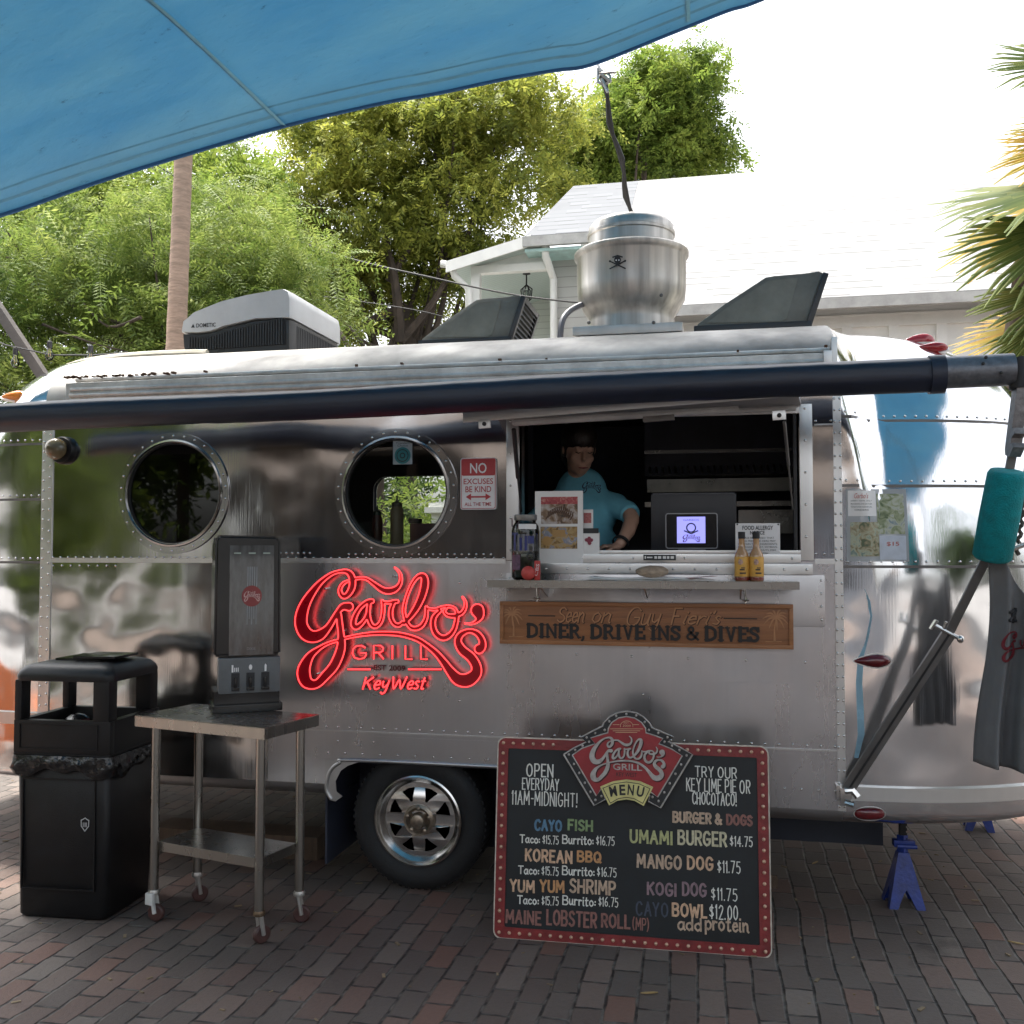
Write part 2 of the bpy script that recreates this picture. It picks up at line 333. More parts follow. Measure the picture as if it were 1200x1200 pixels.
gl('G',3.8,[(3.6,5),(2.5,6),(1.1,5.8),(.2,4.4),(0,2.6),(.5,.8),(1.8,0),(3.2,.5),(3.8,1.8),(3.8,2.7),(2.2,2.7)])
gl('H',3.6,[(0,0),(0,6)],[(3.6,0),(3.6,6)],[(0,3),(3.6,3)]); gl('I',.2,[(.1,0),(.1,6)]); gl('J',2.6,[(2.6,6),(2.6,1.4),(1.8,.1),(.7,.2),(0,1.2)])
gl('K',3.4,[(0,0),(0,6)],[(3.3,6),(0,2.6)],[(1.1,3.6),(3.4,0)]); gl('L',2.8,[(0,6),(0,0),(2.8,0)]); gl('M',4.6,[(0,0),(.3,6),(2.3,1.8),(4.3,6),(4.6,0)])
gl('N',3.6,[(0,0),(0,6),(3.6,0),(3.6,6)]); gl('O',4,[(2,6),(.6,5.2),(0,3),(.6,.8),(2,0),(3.4,.8),(4,3),(3.4,5.2),(2,6)]); gl('P',3.3,[(0,0),(0,6),(2.3,6),(3.3,5),(3.1,3.6),(2.1,2.8),(0,2.8)])
gl('Q',4,[(2,6),(.6,5.2),(0,3),(.6,.8),(2,0),(3.4,.8),(4,3),(3.4,5.2),(2,6)],[(2.4,1.6),(4,-.2)])
gl('R',3.4,[(0,0),(0,6),(2.3,6),(3.3,5),(3.1,3.6),(2.1,2.9),(0,2.9)],[(1.6,2.9),(3.4,0)]); gl('S',3.2,[(3.1,5.1),(2,6),(.7,5.7),(.1,4.6),(.8,3.5),(2.4,2.7),(3.2,1.6),(2.6,.4),(1.3,0),(0,.8)])
gl('T',3.6,[(0,6),(3.6,6)],[(1.8,6),(1.8,0)]); gl('U',3.6,[(0,6),(0,1.7),(.7,.3),(1.8,0),(2.9,.3),(3.6,1.7),(3.6,6)]); gl('V',3.8,[(0,6),(1.9,0),(3.8,6)])
gl('W',5.4,[(0,6),(1.3,0),(2.7,4.6),(4.1,0),(5.4,6)]); gl('Y',3.6,[(0,6),(1.8,3),(3.6,6)],[(1.8,3),(1.8,0)]); gl('X',3.6,[(0,6),(3.6,0)],[(0,0),(3.6,6)])
gl('0',3,[(1.5,6),(.4,5),(0,3),(.4,1),(1.5,0),(2.6,1),(3,3),(2.6,5),(1.5,6)]); gl('1',1,[(0,4.8),(.8,6),(.8,0)]); gl('2',3,[(0,4.8),(1.2,6),(2.7,5.4),(2.6,3.8),(0,0),(3,0)])
gl('4',3.4,[(2.4,0),(2.4,6),(0,1.8),(3.4,1.8)]); gl('5',3,[(2.8,6),(.4,6),(.2,3.5),(1.6,3.8),(2.9,2.8),(2.8,1),(1.6,0),(0,.5)]); gl('6',3,[(2.6,6),(1,4.6),(0,2.2),(.6,.4),(1.8,0),(2.9,1),(2.7,2.6),(1.5,3.1),(.2,2)])
gl('7',3,[(0,6),(3,6),(1,0)]); gl('9',3,[(3,4),(2,3),(.5,3.5),(.2,5),(1.5,6),(2.8,5.2),(3,4),(2.6,1.4),(1.4,0)]); gl('$',2.8,[(2.7,4.6),(1.4,5.2),(.2,4.4),(.7,3.3),(2.1,2.7),(2.7,1.6),(1.5,.8),(0,1.4)],[(1.4,6),(1.4,0)])
gl(':',.3,[(.15,.8),(.15,1.2)],[(.15,3),(.15,3.4)]); gl('!',.3,[(.15,6),(.15,1.8)],[(.15,0),(.15,.5)]); gl('-',1.6,[(0,2.9),(1.6,2.9)]); gl('.',.3,[(.15,0),(.15,.4)]); gl(',',.5,[(.4,.6),(.4,0),(0,-1)])
gl("'",.4,[(.3,6.2),(.1,5)]); gl('&',4.2,[(4.2,2.6),(3,.6),(1.6,0),(.2,.8),(.2,2.2),(2.4,4.2),(2.4,5.4),(1.5,6),(.7,5.2),(1,4.2),(4.2,0)]); gl('(',1.2,[(1.2,6.4),(.2,4.4),(.2,1.6),(1.2,-.4)]); gl(')',1.2,[(0,6.4),(1,4.4),(1,1.6),(0,-.4)])
gl('a',2.6,[(2.4,3.5),(1.2,3.9),(.1,2.6),(.2,.8),(1.1,0),(2.2,1),(2.5,3.8),(2.5,.9),(3,.1)]); gl('b',2.6,[(0,6),(0,.3),(1.4,0),(2.6,1.2),(2.5,2.9),(1.4,3.7),(0,2.8)]); gl('c',2.4,[(2.3,3.2),(1.3,3.9),(.2,2.8),(.2,1),(1.2,0),(2.4,.7)])
gl('d',2.6,[(2.5,2.6),(1.6,3.7),(.3,3),(.1,1.2),(1.2,0),(2.5,1.1)],[(2.5,6),(2.5,0)]); gl('p',2.6,[(0,3.8),(0,-2)],[(0,2.8),(1.4,3.8),(2.6,2.7),(2.5,.9),(1.3,0),(0,.8)])
gl('e',2.4,[(.1,1.9),(2.3,2.3),(1.9,3.7),(.8,3.7),(.1,2),(.6,.4),(1.5,0),(2.5,.8)]); gl('h',2.4,[(0,6),(0,0)],[(0,2.6),(1.2,3.9),(2.3,3),(2.4,0)]); gl('i',.4,[(.1,3.8),(.1,.5),(.5,0)],[(.15,5.2),(.2,5.6)])
gl('n',2.5,[(0,3.8),(.1,0)],[(.1,2.4),(1.3,3.9),(2.2,3.2),(2.3,.6),(2.8,0)]); gl('o',2.6,[(1.3,3.9),(.2,3),(.1,1.1),(1.2,0),(2.3,.8),(2.5,2.6),(1.3,3.9)]); gl('r',1.9,[(0,3.8),(.1,0)],[(.1,2.4),(1,3.8),(1.9,3.5)])
gl('s',2,[(1.9,3.4),(1,3.9),(.2,3.1),(1,2.1),(1.9,1.3),(1.4,.1),(0,.4)]); gl('t',2,[(.9,5.6),(.8,.7),(1.3,0),(2,.3)],[(0,3.8),(1.9,3.9)]); gl('u',2.5,[(0,3.8),(.2,.8),(1,0),(2,1),(2.3,3.8),(2.3,.7),(2.8,0)]); gl('y',2.5,[(0,3.8),(.3,1.6),(1.2,1),(2.3,2.4),(2.4,3.8),(2.2,-.6),(1.2,-2),(.1,-1.2)])
def stroke_lines(s, gap=1.1, space=2.4, shear=0.0):
    x = 0; out = []
    for ch in s:
        if ch == ' ': x += space; continue
        wd, st = G[ch]
        for q in st: out.append([(x+p[0]+shear*p[1], p[1]) for p in q])
        x += wd+gap
    return out
def put_strokes(mb, F, s, x0, x1, y0, y1, wd, shear=0.0, gap=1.1, smooth=True, z=0.0, jit=0.0):
    """hand lettering as flat brush ribbons fitted to the box; wd = ribbon width in frame units"""
    ls = stroke_lines(s, gap, shear=shear) if isinstance(s, str) else s
    X0 = min(p[0] for l in ls for p in l); X1 = max(p[0] for l in ls for p in l); Y0 = min(min(p[1] for l in ls for p in l), 0); Y1 = max(p[1] for l in ls for p in l)
    for k, l in enumerate(ls):
        jx, jy = random.uniform(-jit,jit), random.uniform(-jit,jit)
        P = [(x0+(p[0]-X0)/max(X1-X0,1e-6)*(x1-x0)+jx, y0+(p[1]-Y0)/max(Y1-Y0,1e-6)*(y1-y0)+jy) for p in l]
        for q, pc in enumerate(pieces(P)):
            if smooth and len(pc) > 2: pc = [tuple(p) for p in catmull(pc, 4)]
            ribbon(mb, F, pc, wd, z+0.00012*k+0.00003*q)
def pieces(P, lim=62):
    out = [[P[0]]]
    for i in range(1, len(P)):
        out[-1].append(P[i])
        if i < len(P)-1:
            a = Vector((P[i][0]-P[i-1][0], P[i][1]-P[i-1][1])); b = Vector((P[i+1][0]-P[i][0], P[i+1][1]-P[i][1]))
            if a.length > 1e-9 and b.length > 1e-9 and math.degrees(a.angle(b)) > lim: out.append([P[i]])
    return out
def ribbon(mb, F, P, wd, z=0.0):
    P = [Vector((p[0], p[1])) for p in P]; w_ = wd if isinstance(wd, (list, tuple)) else [wd]*len(P); v = []; f = []
    for i, p in enumerate(P):
        t = P[min(i+1,len(P)-1)]-P[max(i-1,0)]
        t = t.normalized() if t.length > 1e-9 else Vector((1,0)); nn = Vector((-t.y, t.x))*(w_[i]/2); e = Vector((0,0))
        if i == 0: e = -t*w_[i]*0.4
        if i == len(P)-1: e = t*w_[i]*0.4
        for q in (p+nn+e, p-nn+e): v.append(tuple(F @ Vector((q.x, q.y, z))))
    for i in range(len(P)-1): f.append((2*i, 2*i+1, 2*i+3, 2*i+2))
    mb.add(v, f)
# ---------------------------------------------------------------- the brush-script logo: strokes (x, y, radius) in photo pixels from (340,660)
LOGO = [
 [(68.5,20.5,1.6),(62,24,2.2),(58.3,31,2.4),(60,37,2.9),(64,39,3.2),(69,35,3.6),(72.5,28,4),(73,20,4),(71,13.5,3.8),(66,9.7,3),(58,9.7,2.2),(48,13,2.4),(36,22,3.2),(26,34,4.6),(18,47,6),(13.5,60,7.2),(13,72,7.6),(18,82,8),(26,86,7.4),(35,84,6.4),(44,76,4.2),(50,67,3.6),(56,57,3.2),(62,51,4.2),(69,51,5.4)],
 [(57.5,60,3),(58,70,3.7),(59.5,82,3.8),(60,95,5),(58,105,5.6),(54,115,5.8),(50,122,5.8),(43,130,5.6),(31,141.5,5.2),(20,140,7),(16,131,8),(17,121,7),(24,108,4.6),(36,98.5,2.6),(46,93.5,2.1),(56,90.5,2),(64,88,2),(80,84.5,2.1),(100,82.3,2.5),(118,82.4,2.7),(132,84,2.8),(148,88.8,3),(158.8,95.3,3.2),(170.7,105,3.6),(180,116,4.4),(188,127,5.6),(197,136,7.4),(208,137,8.2),(217,130,7),(218,121,6),(212,110.5,5.8),(201.5,101.5,5.5),(196.7,92,4.4),(200,83.8,3.8),(209.7,79.3,2.8),(219.4,82.5,3.5),(225,91,4),(224.6,98,5),(221.5,100.5,6)],
 [(96,44.5,3),(90,45.5,2.8),(82,52,2.8),(76,62,3.1),(74,71,3.4),(77,75,3.4),(83,71.5,2.8),(89,63.5,2.3),(92.3,53,2.4)],
 [(93,46,2.5),(91.5,56,2.6),(92.5,66,2.8),(96,73,2.7),(101,74,2.6),(106,69,2.5),(108.5,60,2.4),(109,50,2.3),(108,44,1.8)],
 [(108,45.5,1.8),(115,46.3,2),(120.8,45.2,2.4),(125.3,44.8,2.6)],
 [(121,47,2.4),(118.2,54,2.8),(118,63,2.9),(121.5,70.5,2.8),(127.3,72.8,2.7),(132,69,2.2)],
 [(135,66,2.2),(133.3,54,2.3),(137,38,2.2),(143.6,23,2.3),(150.5,15.2,2.7),(156.5,15.5,3.8),(157.7,24,4.8),(154.4,38,4.6),(148,52,4.1),(140.3,63,3.3),(133.5,71,2.2)],
 [(136.5,69.3,2.4),(141.4,75.5,2.7),(148,76.4,2.9),(154.4,73,2.9),(158.8,65,2.6),(159.8,57.4,2.3),(159.6,51.5,2)],
 [(160,53,1.9),(169.6,54.2,2),(177.2,51.7,1.9),(184.8,50.6,1.9),(191.3,52,1.9),(194.7,56,2),(195,60.7,2.6),(190.2,61.8,2.8),(183.7,60.5,2.3),(180.6,56.3,2),(183.5,52.8,1.4)],
 [(176,55.5,2.3),(169,62.8,3.1),(167.4,72.6,3.3),(170.7,82.3,3.5),(178.3,87.5,3.6),(185.8,85.3,3.4),(191.8,78,2.9),(194.5,69.3,2.7),(195.6,62.8,2.6)],
 [(195.6,60.7,2.8),(201,58.5,2.6),(204.8,53,2.3),(205.3,45.5,1.8),(202,39.5,1.3)],
 [(219.4,55.3,8),(221.5,61,5.8),(220.5,66,3.2),(216,69.6,2),(211,71,1.5),(204.3,70.4,1.0)],
 [(73,19,2),(82,17.5,2),(90,18.5,2.2),(98,24,2.8),(108,31,3.7),(116,32.6,4),(124,30,3.5),(129.3,22.8,2.4),(129.5,14,1.9),(126.5,8.7,1.5),(122.5,4.9,1)],
]
def sdf_contours(strokes, h=0.6, pad=12, iso=0.0):
    pts = np.array([p for s in strokes for p in s]); x0, y0 = pts[:,0].min()-pad, pts[:,1].min()-pad; x1, y1 = pts[:,0].max()+pad, pts[:,1].max()+pad
    nx = int((x1-x0)/h)+1; ny = int((y1-y0)/h)+1; D = np.full((ny, nx), 50.0)
    for s in strokes:
        q = catmull(s, 6)
        for a, b in zip(q[:-1], q[1:]):
            rm = max(a[2], b[2])+6
            i0 = max(0, int((min(a[0],b[0])-rm-x0)/h)); i1 = min(nx, int((max(a[0],b[0])+rm-x0)/h)+1); j0 = max(0, int((min(a[1],b[1])-rm-y0)/h)); j1 = min(ny, int((max(a[1],b[1])+rm-y0)/h)+1)
            X, Y = np.meshgrid(x0+np.arange(i0,i1)*h, y0+np.arange(j0,j1)*h); d = b[:2]-a[:2]; l2 = max(d@d, 1e-9)
            t = np.clip(((X-a[0])*d[0]+(Y-a[1])*d[1])/l2, 0, 1)
            D[j0:j1,i0:i1] = np.minimum(D[j0:j1,i0:i1], np.hypot(X-a[0]-t*d[0], Y-a[1]-t*d[1])-(a[2]+(b[2]-a[2])*t))
    D = D-iso+1e-7; seg = {}
    def ip(ja, ia, jb, ib):
        a, b = D[ja,ia], D[jb,ib]; t = a/(a-b); return (x0+(ia+(ib-ia)*t)*h, y0+(ja+(jb-ja)*t)*h)
    S = D < 0; act = np.argwhere((S[:-1,:-1]^S[1:,1:])|(S[1:,:-1]^S[:-1,1:])|(S[:-1,:-1]^S[1:,:-1]))
    adj = {}; pos = {}
    for j, i in act:
        ed = []
        for (e, (ja,ia), (jb,ib)) in ((('h',j,i),(j,i),(j,i+1)),(('v',j,i+1),(j,i+1),(j+1,i+1)),(('h',j+1,i),(j+1,i),(j+1,i+1)),(('v',j,i),(j,i),(j+1,i))):
            if S[ja,ia] != S[jb,ib]: pos[e] = ip(ja,ia,jb,ib); ed.append(e)
        prs = [(ed[0],ed[1])] if len(ed) == 2 else ([(ed[0],ed[1]),(ed[2],ed[3])] if S[j,i+1] == (D[j:j+2,i:i+2].mean() > 0) else [(ed[0],ed[3]),(ed[1],ed[2])]) if len(ed) == 4 else []
        for a, b in prs: adj.setdefault(a, []).append(b); adj.setdefault(b, []).append(a)
    loops = []; used = set()
    for st in adj:
        if st in used: continue
        lp = [st]; used.add(st); cur = st
        while True:
            nx_ = [q for q in adj[cur] if q not in used]
            if not nx_: break
            cur = nx_[0]; used.add(cur); lp.append(cur)
        P = np.array([pos[e] for e in lp])
        if len(P) < 14: continue
        for _ in range(2): P = (np.roll(P,1,0)+2*P+np.roll(P,-1,0))/4
        loops.append(P[::2])
    return loops
LOGO_LOOPS = sdf_contours(LOGO)
# ================================================================ GROUND
def brick_mat():
    mt, t, b = newmat('old brick pavers'); tc = N(t, 'ShaderNodeTexCoord')
    wn = N(t, 'ShaderNodeTexNoise'); wn.inputs['Scale'].default_value = 1.3; wn.inputs['Detail'].default_value = 2; L(t, tc.outputs['Object'], wn.inputs['Vector'])
    wn2 = N(t, 'ShaderNodeTexNoise'); wn2.inputs['Scale'].default_value = 14; wn2.inputs['Detail'].default_value = 2; L(t, tc.outputs['Object'], wn2.inputs['Vector'])
    def mth(op, a, bb=None, c=None):
        n = N(t, 'ShaderNodeMath', operation=op)
        for i, q in enumerate((a, bb, c)):
            if q is None: continue
            if isinstance(q, (int, float)): n.inputs[i].default_value = q
            else: L(t, q, n.inputs[i])
        return n.outputs[0]
    va = N(t, 'ShaderNodeVectorMath', operation='SUBTRACT'); va.inputs[1].default_value = (0.5,0.5,0.5); L(t, wn.outputs['Color'], va.inputs[0])
    vb = N(t, 'ShaderNodeVectorMath', operation='SCALE'); vb.inputs['Scale'].default_value = 0.07; L(t, va.outputs[0], vb.inputs[0])
    vc = N(t, 'ShaderNodeVectorMath', operation='SUBTRACT'); vc.inputs[1].default_value = (0.5,0.5,0.5); L(t, wn2.outputs['Color'], vc.inputs[0])
    vd = N(t, 'ShaderNodeVectorMath', operation='SCALE'); vd.inputs['Scale'].default_value = 0.012; L(t, vc.outputs[0], vd.inputs[0])
    ve = N(t, 'ShaderNodeVectorMath', operation='ADD'); L(t, tc.outputs['Object'], ve.inputs[0]); L(t, vb.outputs[0], ve.inputs[1])
    vf = N(t, 'ShaderNodeVectorMath', operation='ADD'); L(t, ve.outputs[0], vf.inputs[0]); L(t, vd.outputs[0], vf.inputs[1])
    sp = N(t, 'ShaderNodeSeparateXYZ'); L(t, vf.outputs[0], sp.inputs[0])
    u = mth('DIVIDE', sp.outputs[0], 0.104); cu = mth('FLOOR', u)
    wc = N(t, 'ShaderNodeTexWhiteNoise', noise_dimensions='1D'); L(t, cu, wc.inputs['W'])
    off = mth('MULTIPLY_ADD', mth('MODULO', cu, 2.0), 0.5, mth('MULTIPLY', wc.outputs['Value'], 0.28))
    v = mth('ADD', mth('DIVIDE', sp.outputs[1], 0.208), off); cv = mth('FLOOR', v)
    cx = N(t, 'ShaderNodeCombineXYZ'); L(t, cu, cx.inputs[0]); L(t, cv, cx.inputs[1])
    wh = N(t, 'ShaderNodeTexWhiteNoise', noise_dimensions='2D'); L(t, cx.outputs[0], wh.inputs['Vector'])
    fu = mth('SUBTRACT', u, cu); fv = mth('SUBTRACT', v, cv)
    du = mth('MULTIPLY', mth('MINIMUM', fu, mth('SUBTRACT', 1.0, fu)), 0.104); dv = mth('MULTIPLY', mth('MINIMUM', fv, mth('SUBTRACT', 1.0, fv)), 0.208)
    d = mth('MINIMUM', du, dv)
    gap = N(t, 'ShaderNodeMapRange'); gap.inputs['From Min'].default_value = 0.0025; gap.inputs['From Max'].default_value = 0.0075; L(t, d, gap.inputs['Value'])
    rp = N(t, 'ShaderNodeValToRGB'); rp.color_ramp.interpolation = 'LINEAR'; els = rp.color_ramp.elements
    els[0].color = (0.138,0.108,0.092,1); els[1].color = (0.225,0.122,0.092,1); els[1].position = 1
    for p_, c_ in ((0.25,(0.162,0.130,0.112,1)),(0.42,(0.134,0.110,0.096,1)),(0.62,(0.195,0.124,0.100,1)),(0.82,(0.215,0.178,0.152,1))):
        e = els.new(p_); e.color = c_
    L(t, wh.outputs['Value'], rp.inputs[0])
    gr = N(t, 'ShaderNodeTexNoise'); gr.inputs['Scale'].default_value = 55; gr.inputs['Detail'].default_value = 8; gr.inputs['Roughness'].default_value = 0.7; L(t, tc.outputs['Object'], gr.inputs['Vector'])
    pt = N(t, 'ShaderNodeTexNoise'); pt.inputs['Scale'].default_value = 0.8; pt.inputs['Detail'].default_value = 5; L(t, tc.outputs['Object'], pt.inputs['Vector'])
    k = mth('MULTIPLY_ADD', gr.outputs['Fac'], 0.9, 0.5); k2 = mth('MULTIPLY', k, mth('MULTIPLY_ADD', pt.outputs['Fac'], 0.80, 0.28))
    mc = N(t, 'ShaderNodeMix', data_type='RGBA', blend_type='MULTIPLY'); mc.inputs['Factor'].default_value = 1.0
    L(t, rp.outputs[0], mc.inputs['A']); L(t, k2, mc.inputs['B'])
    mm = N(t, 'ShaderNodeMix', data_type='RGBA'); jr = N(t,'ShaderNodeValToRGB'); jr.color_ramp.elements[0].position=.42; jr.color_ramp.elements[1].position=.62; jr.color_ramp.elements[0].color=(.012,.010,.009,1); jr.color_ramp.elements[1].color=(.11,.10,.088,1); L(t, wn2.outputs['Fac'], jr.inputs[0]); L(t, jr.outputs[0], mm.inputs['A']); L(t, gap.outputs[0], mm.inputs['Factor']); L(t, mc.outputs['Result'], mm.inputs['B'])
    # oil and damp stains with a shape of their own
    so_ = N(t,'ShaderNodeTexNoise'); so_.inputs['Scale'].default_value=1.7; so_.inputs['Detail'].default_value=7; so_.inputs['Roughness'].default_value=.65; L(t, tc.outputs['Object'], so_.inputs['Vector'])
    sr_ = N(t,'ShaderNodeMapRange'); sr_.inputs['From Min'].default_value=.60; sr_.inputs['From Max'].default_value=.70; sr_.inputs['To Min'].default_value=1.0; sr_.inputs['To Max'].default_value=.52; L(t, so_.outputs['Fac'], sr_.inputs['Value'])
    ms_ = N(t,'ShaderNodeMix',data_type='RGBA',blend_type='MULTIPLY'); ms_.inputs['Factor'].default_value=1.0; L(t, mm.outputs['Result'], ms_.inputs['A']); L(t, sr_.outputs[0], ms_.inputs['B']); mm = ms_
    L(t, mm.outputs['Result'], b.inputs['Base Color'])
    rr = N(t, 'ShaderNodeMapRange'); rr.inputs['To Min'].default_value = 0.48; rr.inputs['To Max'].default_value = 0.88; L(t, gr.outputs['Fac'], rr.inputs['Value']); L(t, rr.outputs[0], b.inputs['Roughness'])
    tilt = mth('MULTIPLY', mth('SUBTRACT', fu, 0.5), mth('SUBTRACT', wh.outputs['Value'], 0.5))
    hh = mth('ADD', mth('MULTIPLY_ADD', gap.outputs[0], 1.0, mth('MULTIPLY', wh.outputs['Value'], 0.35)), mth('MULTIPLY_ADD', gr.outputs['Fac'], 0.35, mth('MULTIPLY', tilt, 0.8)))
    bp = N(t, 'ShaderNodeBump'); bp.inputs['Strength'].default_value = 0.8; bp.inputs['Distance'].default_value = 0.010; L(t, hh, bp.inputs['Height']); L(t, bp.outputs[0], b.inputs['Normal'])
    return mt
mb = MB(); mb.box((-200,-200,-0.3),(200,200,-0.006)); g = mb.build('ground', mat('dry sandy earth', (0.15,0.145,0.14), 0.95, 0, 0.3, 0.7), smooth=0); tag(g, None, None, kind='structure')
mb = MB(); mb.box((-11,-13,-0.2),(9,6.4,0.0)); g = mb.build('brick_patio', brick_mat(), smooth=0); tag(g, None, None, kind='structure')

r = np.random.default_rng(77); mb = MB()
for k in range(420):
    x, y = r.uniform(-5, 3.2), r.uniform(-3.6, 2.0); a = r.uniform(0, 6.28); l = r.uniform(.004, .018)
    mb.T = Matrix.Translation((x, y, .002)) @ Matrix.Rotation(a, 4, 'Z'); mb.box((-l, -l*.35, 0), (l, l*.35, r.uniform(.001, .004)))
g = mb.build('litter_crumbs', mat('dry leaf crumbs', (.24,.18,.11), .9, 0, .6, 3), smooth=0); tag(g, 'leaf crumbs and grit scattered over the brick paving', 'litter', kind='stuff')

# ================================================================ FOLIAGE
LM = {
 'feather': leafmat('fresh yellow green leaflets', [(0.028,0.060,0.014),(0.11,0.165,0.034),(0.20,0.255,0.058),(0.34,0.37,0.11)], 0.46),
 'olive': leafmat('olive gold leaves', [(0.045,0.062,0.014),(0.165,0.20,0.038),(0.30,0.315,0.055),(0.47,0.45,0.10)], 0.5),
 'green': leafmat('mid green leaves', [(0.045,0.085,0.018),(0.12,0.18,0.03),(0.20,0.26,0.045),(0.32,0.36,0.07)], 0.48),
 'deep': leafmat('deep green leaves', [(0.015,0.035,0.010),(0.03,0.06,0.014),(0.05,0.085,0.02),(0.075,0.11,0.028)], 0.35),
 'palm': leafmat('palm blade green', [(0.05,0.085,0.02),(0.09,0.13,0.03),(0.15,0.18,0.045),(0.24,0.22,0.06)], 0.4),
 'palm_y': leafmat('palm blade yellowing', [(0.14,0.14,0.03),(0.30,0.24,0.035),(0.42,0.27,0.03),(0.24,0.12,0.04)], 0.4),
}
def rotmats(n, droop=0.0, seed=0):
    r = np.random.default_rng(seed); a = r.uniform(0, 2*np.pi, n); el = r.normal(-droop, 0.45, n); ro = r.normal(0, 0.6, n)
    x = np.stack([np.cos(a)*np.cos(el), np.sin(a)*np.cos(el), np.sin(el)], 1)
    s = np.stack([-np.sin(a), np.cos(a), np.zeros(n)], 1); z = np.cross(x, s)
    y = s*np.cos(ro)[:,None]+z*np.sin(ro)[:,None]; z = np.cross(x, y)
    return np.stack([x, y, z], 2)
def scatter(TV, TQ, Rm, P, S):
    n = len(P); V = np.einsum('nij,kj->nki', Rm, TV)*S[:,None,None]+P[:,None,:]
    Q = (TQ[None]+(np.arange(n)*len(TV))[:,None,None]).reshape(-1, TQ.shape[1]); return V.reshape(-1,3), Q
LEAF_V = np.array([(0,0,0),(.5,.22,.03),(1,0,-.06),(.5,-.22,.03)], float); LEAF_Q = np.array([(0,1,2,3)])
def sprig(nl=9):
    v=[]; q=[]; r = np.random.default_rng(3)
    for i in range(nl):
        t = i/nl; a = (1 if i%2 else -1)*r.uniform(.5,1.0); c = np.array([t, 0, -.25*t*t]); dx = np.array([math.cos(a), math.sin(a), r.uniform(-.45,.25)]); sx = np.array([-math.sin(a), math.cos(a), r.uniform(-.4,.4)])
        l = r.uniform(.26,.4); k=len(v); v += [c, c+dx*l*.5+sx*l*.2, c+dx*l, c+dx*l*.5-sx*l*.2]; q.append((k,k+1,k+2,k+3))
    return np.array(v), np.array(q)
def pinnate(np_=9):
    v=[]; q=[]
    for i in range(np_):
        t=(i+.6)/np_; c=np.array([t,0,-.30*t*t]); l=.20*math.sin(math.pi*min(.92,.18+.75*t))
        for sg in (-1,1):
            d=np.array([.45,sg*.9,-.25]); d/=np.linalg.norm(d); sd=np.array([.9,-sg*.45,0])
            k=len(v); v += [c, c+d*l*.5+sd*.022, c+d*l, c+d*l*.5-sd*.022]; q.append((k,k+1,k+2,k+3))
    k=len(v); v += [np.array([0,-.006,0]),np.array([0,.006,0]),np.array([1,.004,-.3]),np.array([1,-.004,-.3])]; q.append((k,k+1,k+2,k+3))
    return np.array(v), np.array(q)
SPR = sprig(); PIN = pinnate()
def tree(name, label, base, top, rad, blobs, lm, n, size, kind='sprig', droop=0.35, seed=1, limbs=10, bark='bark', group=None, lean=(0,0), extra_limbs=()):
    """trunk and limbs (tapered tubes) and a crown of thousands of leaf sprigs in clumps through the volume of the blobs"""
    r = np.random.default_rng(seed); t = thing(name, label, 'tree', base, group); B = np.array(base, float)
    mb = MB(); tp = B+np.array([lean[0],lean[1],top]); k = 9
    pts = [B+(tp-B)*(i/k)+np.array([math.sin(i*1.3+seed)*.05, math.cos(i*1.7+seed)*.05, 0])*rad*6*(i>0) for i in range(k+1)]
    mb.tube([tuple(p) for p in pts], [rad*(1.25 if i==0 else 1-.35*i/k) for i in range(k+1)], 10)
    cl=[]; wts=[b[3] if len(b)>3 else b[1][0]*b[1][1]*b[1][2] for b in blobs]; wts=np.array(wts)/sum(wts)
    nc = max(60, n//26)
    for i in range(nc):
        b = blobs[r.choice(len(blobs), p=wts)]; d = r.normal(size=3); d/=np.linalg.norm(d); q = r.uniform(.15,1)**.45
        cl.append(np.array(b[0])+d*np.array(b[1])*q*r.uniform(.85,1.1))
    cl=np.array(cl)
    for i in range(limbs):
        e = cl[r.integers(nc)]; s = pts[r.integers(k//2, k+1)]; mid=(s+e)/2+r.normal(size=3)*.25+np.array([0,0,-.15]); P=catmull([s,s*.6+mid*.4,mid,e],4); mb.tube([tuple(p) for p in P], list(np.linspace(rad*.42, rad*.06, len(P))), 6)
    for (a,b_,rr) in extra_limbs:
        a=np.array(a,float); b_=np.array(b_,float); P=catmull([a,(a+b_)/2+r.normal(size=3)*.12,b_],4); mb.tube([tuple(p) for p in P], list(np.linspace(rr, rr*.35, len(P))), 6)
    mb.build('trunk', M[bark], t)
    per = n//nc+1; ci = np.repeat(np.arange(nc), per); m_ = len(ci)
    sig = (np.array([max(.22, .17*b[1][0]) for b in blobs]).mean())
    P = cl[ci]+r.normal(size=(m_,3))*np.array([sig,sig,sig*.55]); S = size*r.uniform(.5,1.5,m_)
    TV,TQ = {'sprig':SPR,'pin':PIN,'leaf':(LEAF_V,LEAF_Q)}[kind]
    V,Q = scatter(TV,TQ,rotmats(m_,droop,seed+5),P,S); npmesh('crown', V, Q, LM[lm], t)
    return t
